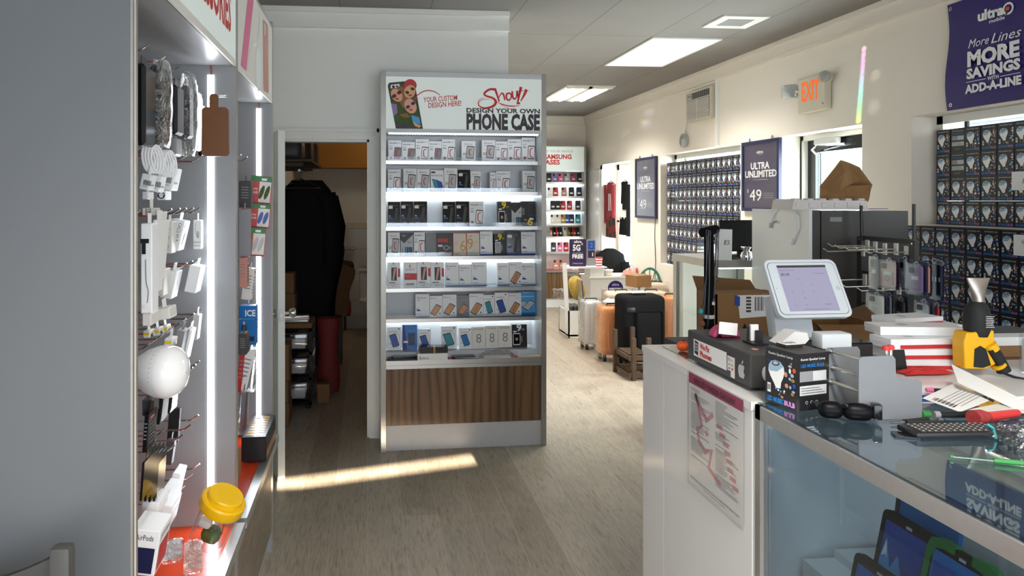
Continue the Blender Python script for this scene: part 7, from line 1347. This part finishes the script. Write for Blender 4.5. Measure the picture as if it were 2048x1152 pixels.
# cartons, drawer tower, bags on the floor
def carton(lab,x,y,z,w_,d_,h,m_='card_dark',rz=0): o=tag(MB().rbox((0,0,h/2),(w_,d_,h),.004,m_,seg=1).build('cardboard_box'),lab,'box'); o.location=(x,y,z); o.rotation_euler=(0,0,R(rz)); return o
carton('lowest cardboard box just inside the bathroom doorway',-.68,5.30,.001,.24,.22,.16); carton('second cardboard box up, just inside the bathroom doorway',-.68,5.30,.162,.23,.21,.16); carton('tall top cardboard box just inside the bathroom doorway',-.67,5.30,.323,.22,.20,.26)
t=thing('drawer_tower','black plastic drawer tower with three clear drawers in the bathroom','drawers',(-.62,5.62,0)); mb=MB()
for x in (-.18,.18): mb.box(x-.012,-.01,.03,x+.012,.02,.62,'gloss_black').box(x-.012,.34,.03,x+.012,.37,.62,'gloss_black')
for z in (.03,.225,.42,.60): mb.box(-.19,-.01,z,.19,.37,z+.02,'gloss_black')
mb.build('frame',t,smooth=0)
for z in (.055,.25,.445): d=MB().rbox((0,.18,.075),(.33,.34,.14),.02,'acrylic').build('drawer',t); d.location=(0,0,z); MB().rbox((0,.18,.05),(.27,.27,.08),.01,'light_grey').build('content',d); MB().rbox((0,-.005,.125),(.10,.02,.015),.004,'gloss_black').build('handle',d)
for x in (-.16,.16):
    for y in (.02,.34): MB().lathe([(.02,0),(.02,.03)],'black',12,TR(x,y,0)).build('foot',t)
carton('flat cardboard lid on top of the plastic drawer tower',-.62,5.80,.621,.38,.34,.04)
for k in range(3): o=tag(MB().slab(TR(0,0,0,0,0,5*k),.30,.10,.014,.01,('alu','paper','alu')[k]).build('metal_part'),'silver and white flat piece on the drawer tower, %s up'%('first second third'.split()[k]),'part'); o.location=(-.61,5.74,.662+.016*k)
carton('cardboard box standing above the drawer tower, lower',-.72,6.13,.001,.24,.20,.84); carton('upper cardboard box above the drawer tower',-.72,6.13,.842,.22,.19,.17)
t=thing('paper_bag','large crumpled brown paper bag beside the bathroom coats','bag',(-.42,7.22,.515),10); MB().grid(lambda u,v:((.20-.03*v)*max(-1,min(1,1.4*math.cos(2*math.pi*u)))*(1+.06*math.sin(v*9+u*7)),(.13)*max(-1,min(1,1.4*math.sin(2*math.pi*u)))*(1+.08*math.sin(v*7+u*9)),.50*v+.03*math.sin(u*12)*v),28,10,'card_dark',TR(0,0,0,0,14)).build('body',t)
carton('dark storage box under the large brown paper bag',-.42,7.22,.001,.34,.26,.47,'dark_grey')
o=tag(MB().grid(lambda u,v:(.09*math.cos(2*math.pi*u)*(1+.1*math.sin(v*8)),.07*math.sin(2*math.pi*u),.62*v),24,10,'dark_red').build('bag'),'dark red fabric bag hanging past the drawer tower','bag'); o.location=(-.33,6.12,.002)
carton('small cardboard box on the floor by the red bag',-.35,5.80,.001,.10,.10,.15)
# toilet, paper holder, bottle
t=thing('toilet','white toilet partly hidden by the right door jamb','toilet',(.10,8.65,0)); MB().lathe([(.11,0),(.10,.12),(.14,.28),(.19,.38),(.19,.40),(.15,.40),(.001,.30)],'white_lam',28,cap=False).build('bowl',t); MB().rbox((0,.24,.56),(.40,.18,.36),.03,'white_lam').rbox((0,.24,.755),(.42,.20,.03),.01,'white_lam').build('cistern',t); MB().lathe([(.20,.405),(.20,.425),(.001,.43)],'white',28).build('seat_lid',t)
p=at(692,498,YBATH-.06); t=thing('paper_holder','metal toilet paper holder on the bathroom tiles','holder',p); MB().tube([(-.10,0,0),(.10,0,0)],.014,'steel',12).build('roller',t)
for x in (-.10,.10): MB().rbox((x,.028,0),(.03,.05,.04),.008,'chrome').build('bracket',t)
p=at(694,612,8.9); o=thing('bottle','red bottle standing on the tiled step in the bathroom','bottle',(p.x,YBATH-.15,.171)); MB().lathe([(.04,0),(.045,.02),(.045,.14),(.015,.20),(.015,.22)],'red',18).build('body',o); MB().lathe([(.017,.22),(.017,.25)],'white',14).build('cap',o)
o=tag(MB().box(-.18,-.02,0,.18,.02,.02,'brown_wood').box(-.16,-.02,-.18,-.13,.02,0,'brown_wood').box(.10,-.02,-.18,.13,.02,0,'brown_wood').build('stool'),'small wooden step stool at the bathroom tub','stool'); p=at(672,590,9.0); o.location=(p.x,8.95,.18)
# ================================================================ added unseen spot lights throw a rainbow and glints on the right wall
SRC=Vector((.9,3.0,2.86))
def glint(px_,py_,dia,col,e,blend=.8):
    q=atx(px_,py_,XR); v=q-SRC; dist=v.length
    lamp('glint_spot','SPOT',SRC,v.to_track_quat('-Z','Y').to_euler(),e*dist*dist,col,spot_size=2*math.atan(dia/2/dist),spot_blend=blend,shadow_soft_size=.0)
N_=13
for i in range(N_):
    t_=i/(N_-1); cols=[(1,.45,.75),(1,.35,1),(.6,.45,1),(.3,.75,1),(.2,1,.85),(.2,1,.35),(.75,1,.15)]; k=t_*6; a=int(min(5,k)); fr_=k-a; c=tuple(cols[a][j]*(1-fr_)+cols[a+1][j]*fr_ for j in range(3))
    glint(1728-11*t_,98+142*t_,.05+.012*t_,c,12)
for (x,y,d,c,e) in ((1299,226,.16,(.62,.55,1),5),(1297,250,.14,(.62,.55,1),5),(1290,245,.09,(1,.98,.8),6),(1248,268,.14,(1,.95,.85),3),(1246,290,.12,(1,.95,.75),3),(1217,300,.08,(1,.95,.7),4),(1751,150,.10,(1,.97,.9),2),(1748,215,.12,(1,.97,.9),2)): glint(x,y,d,c,e,1)
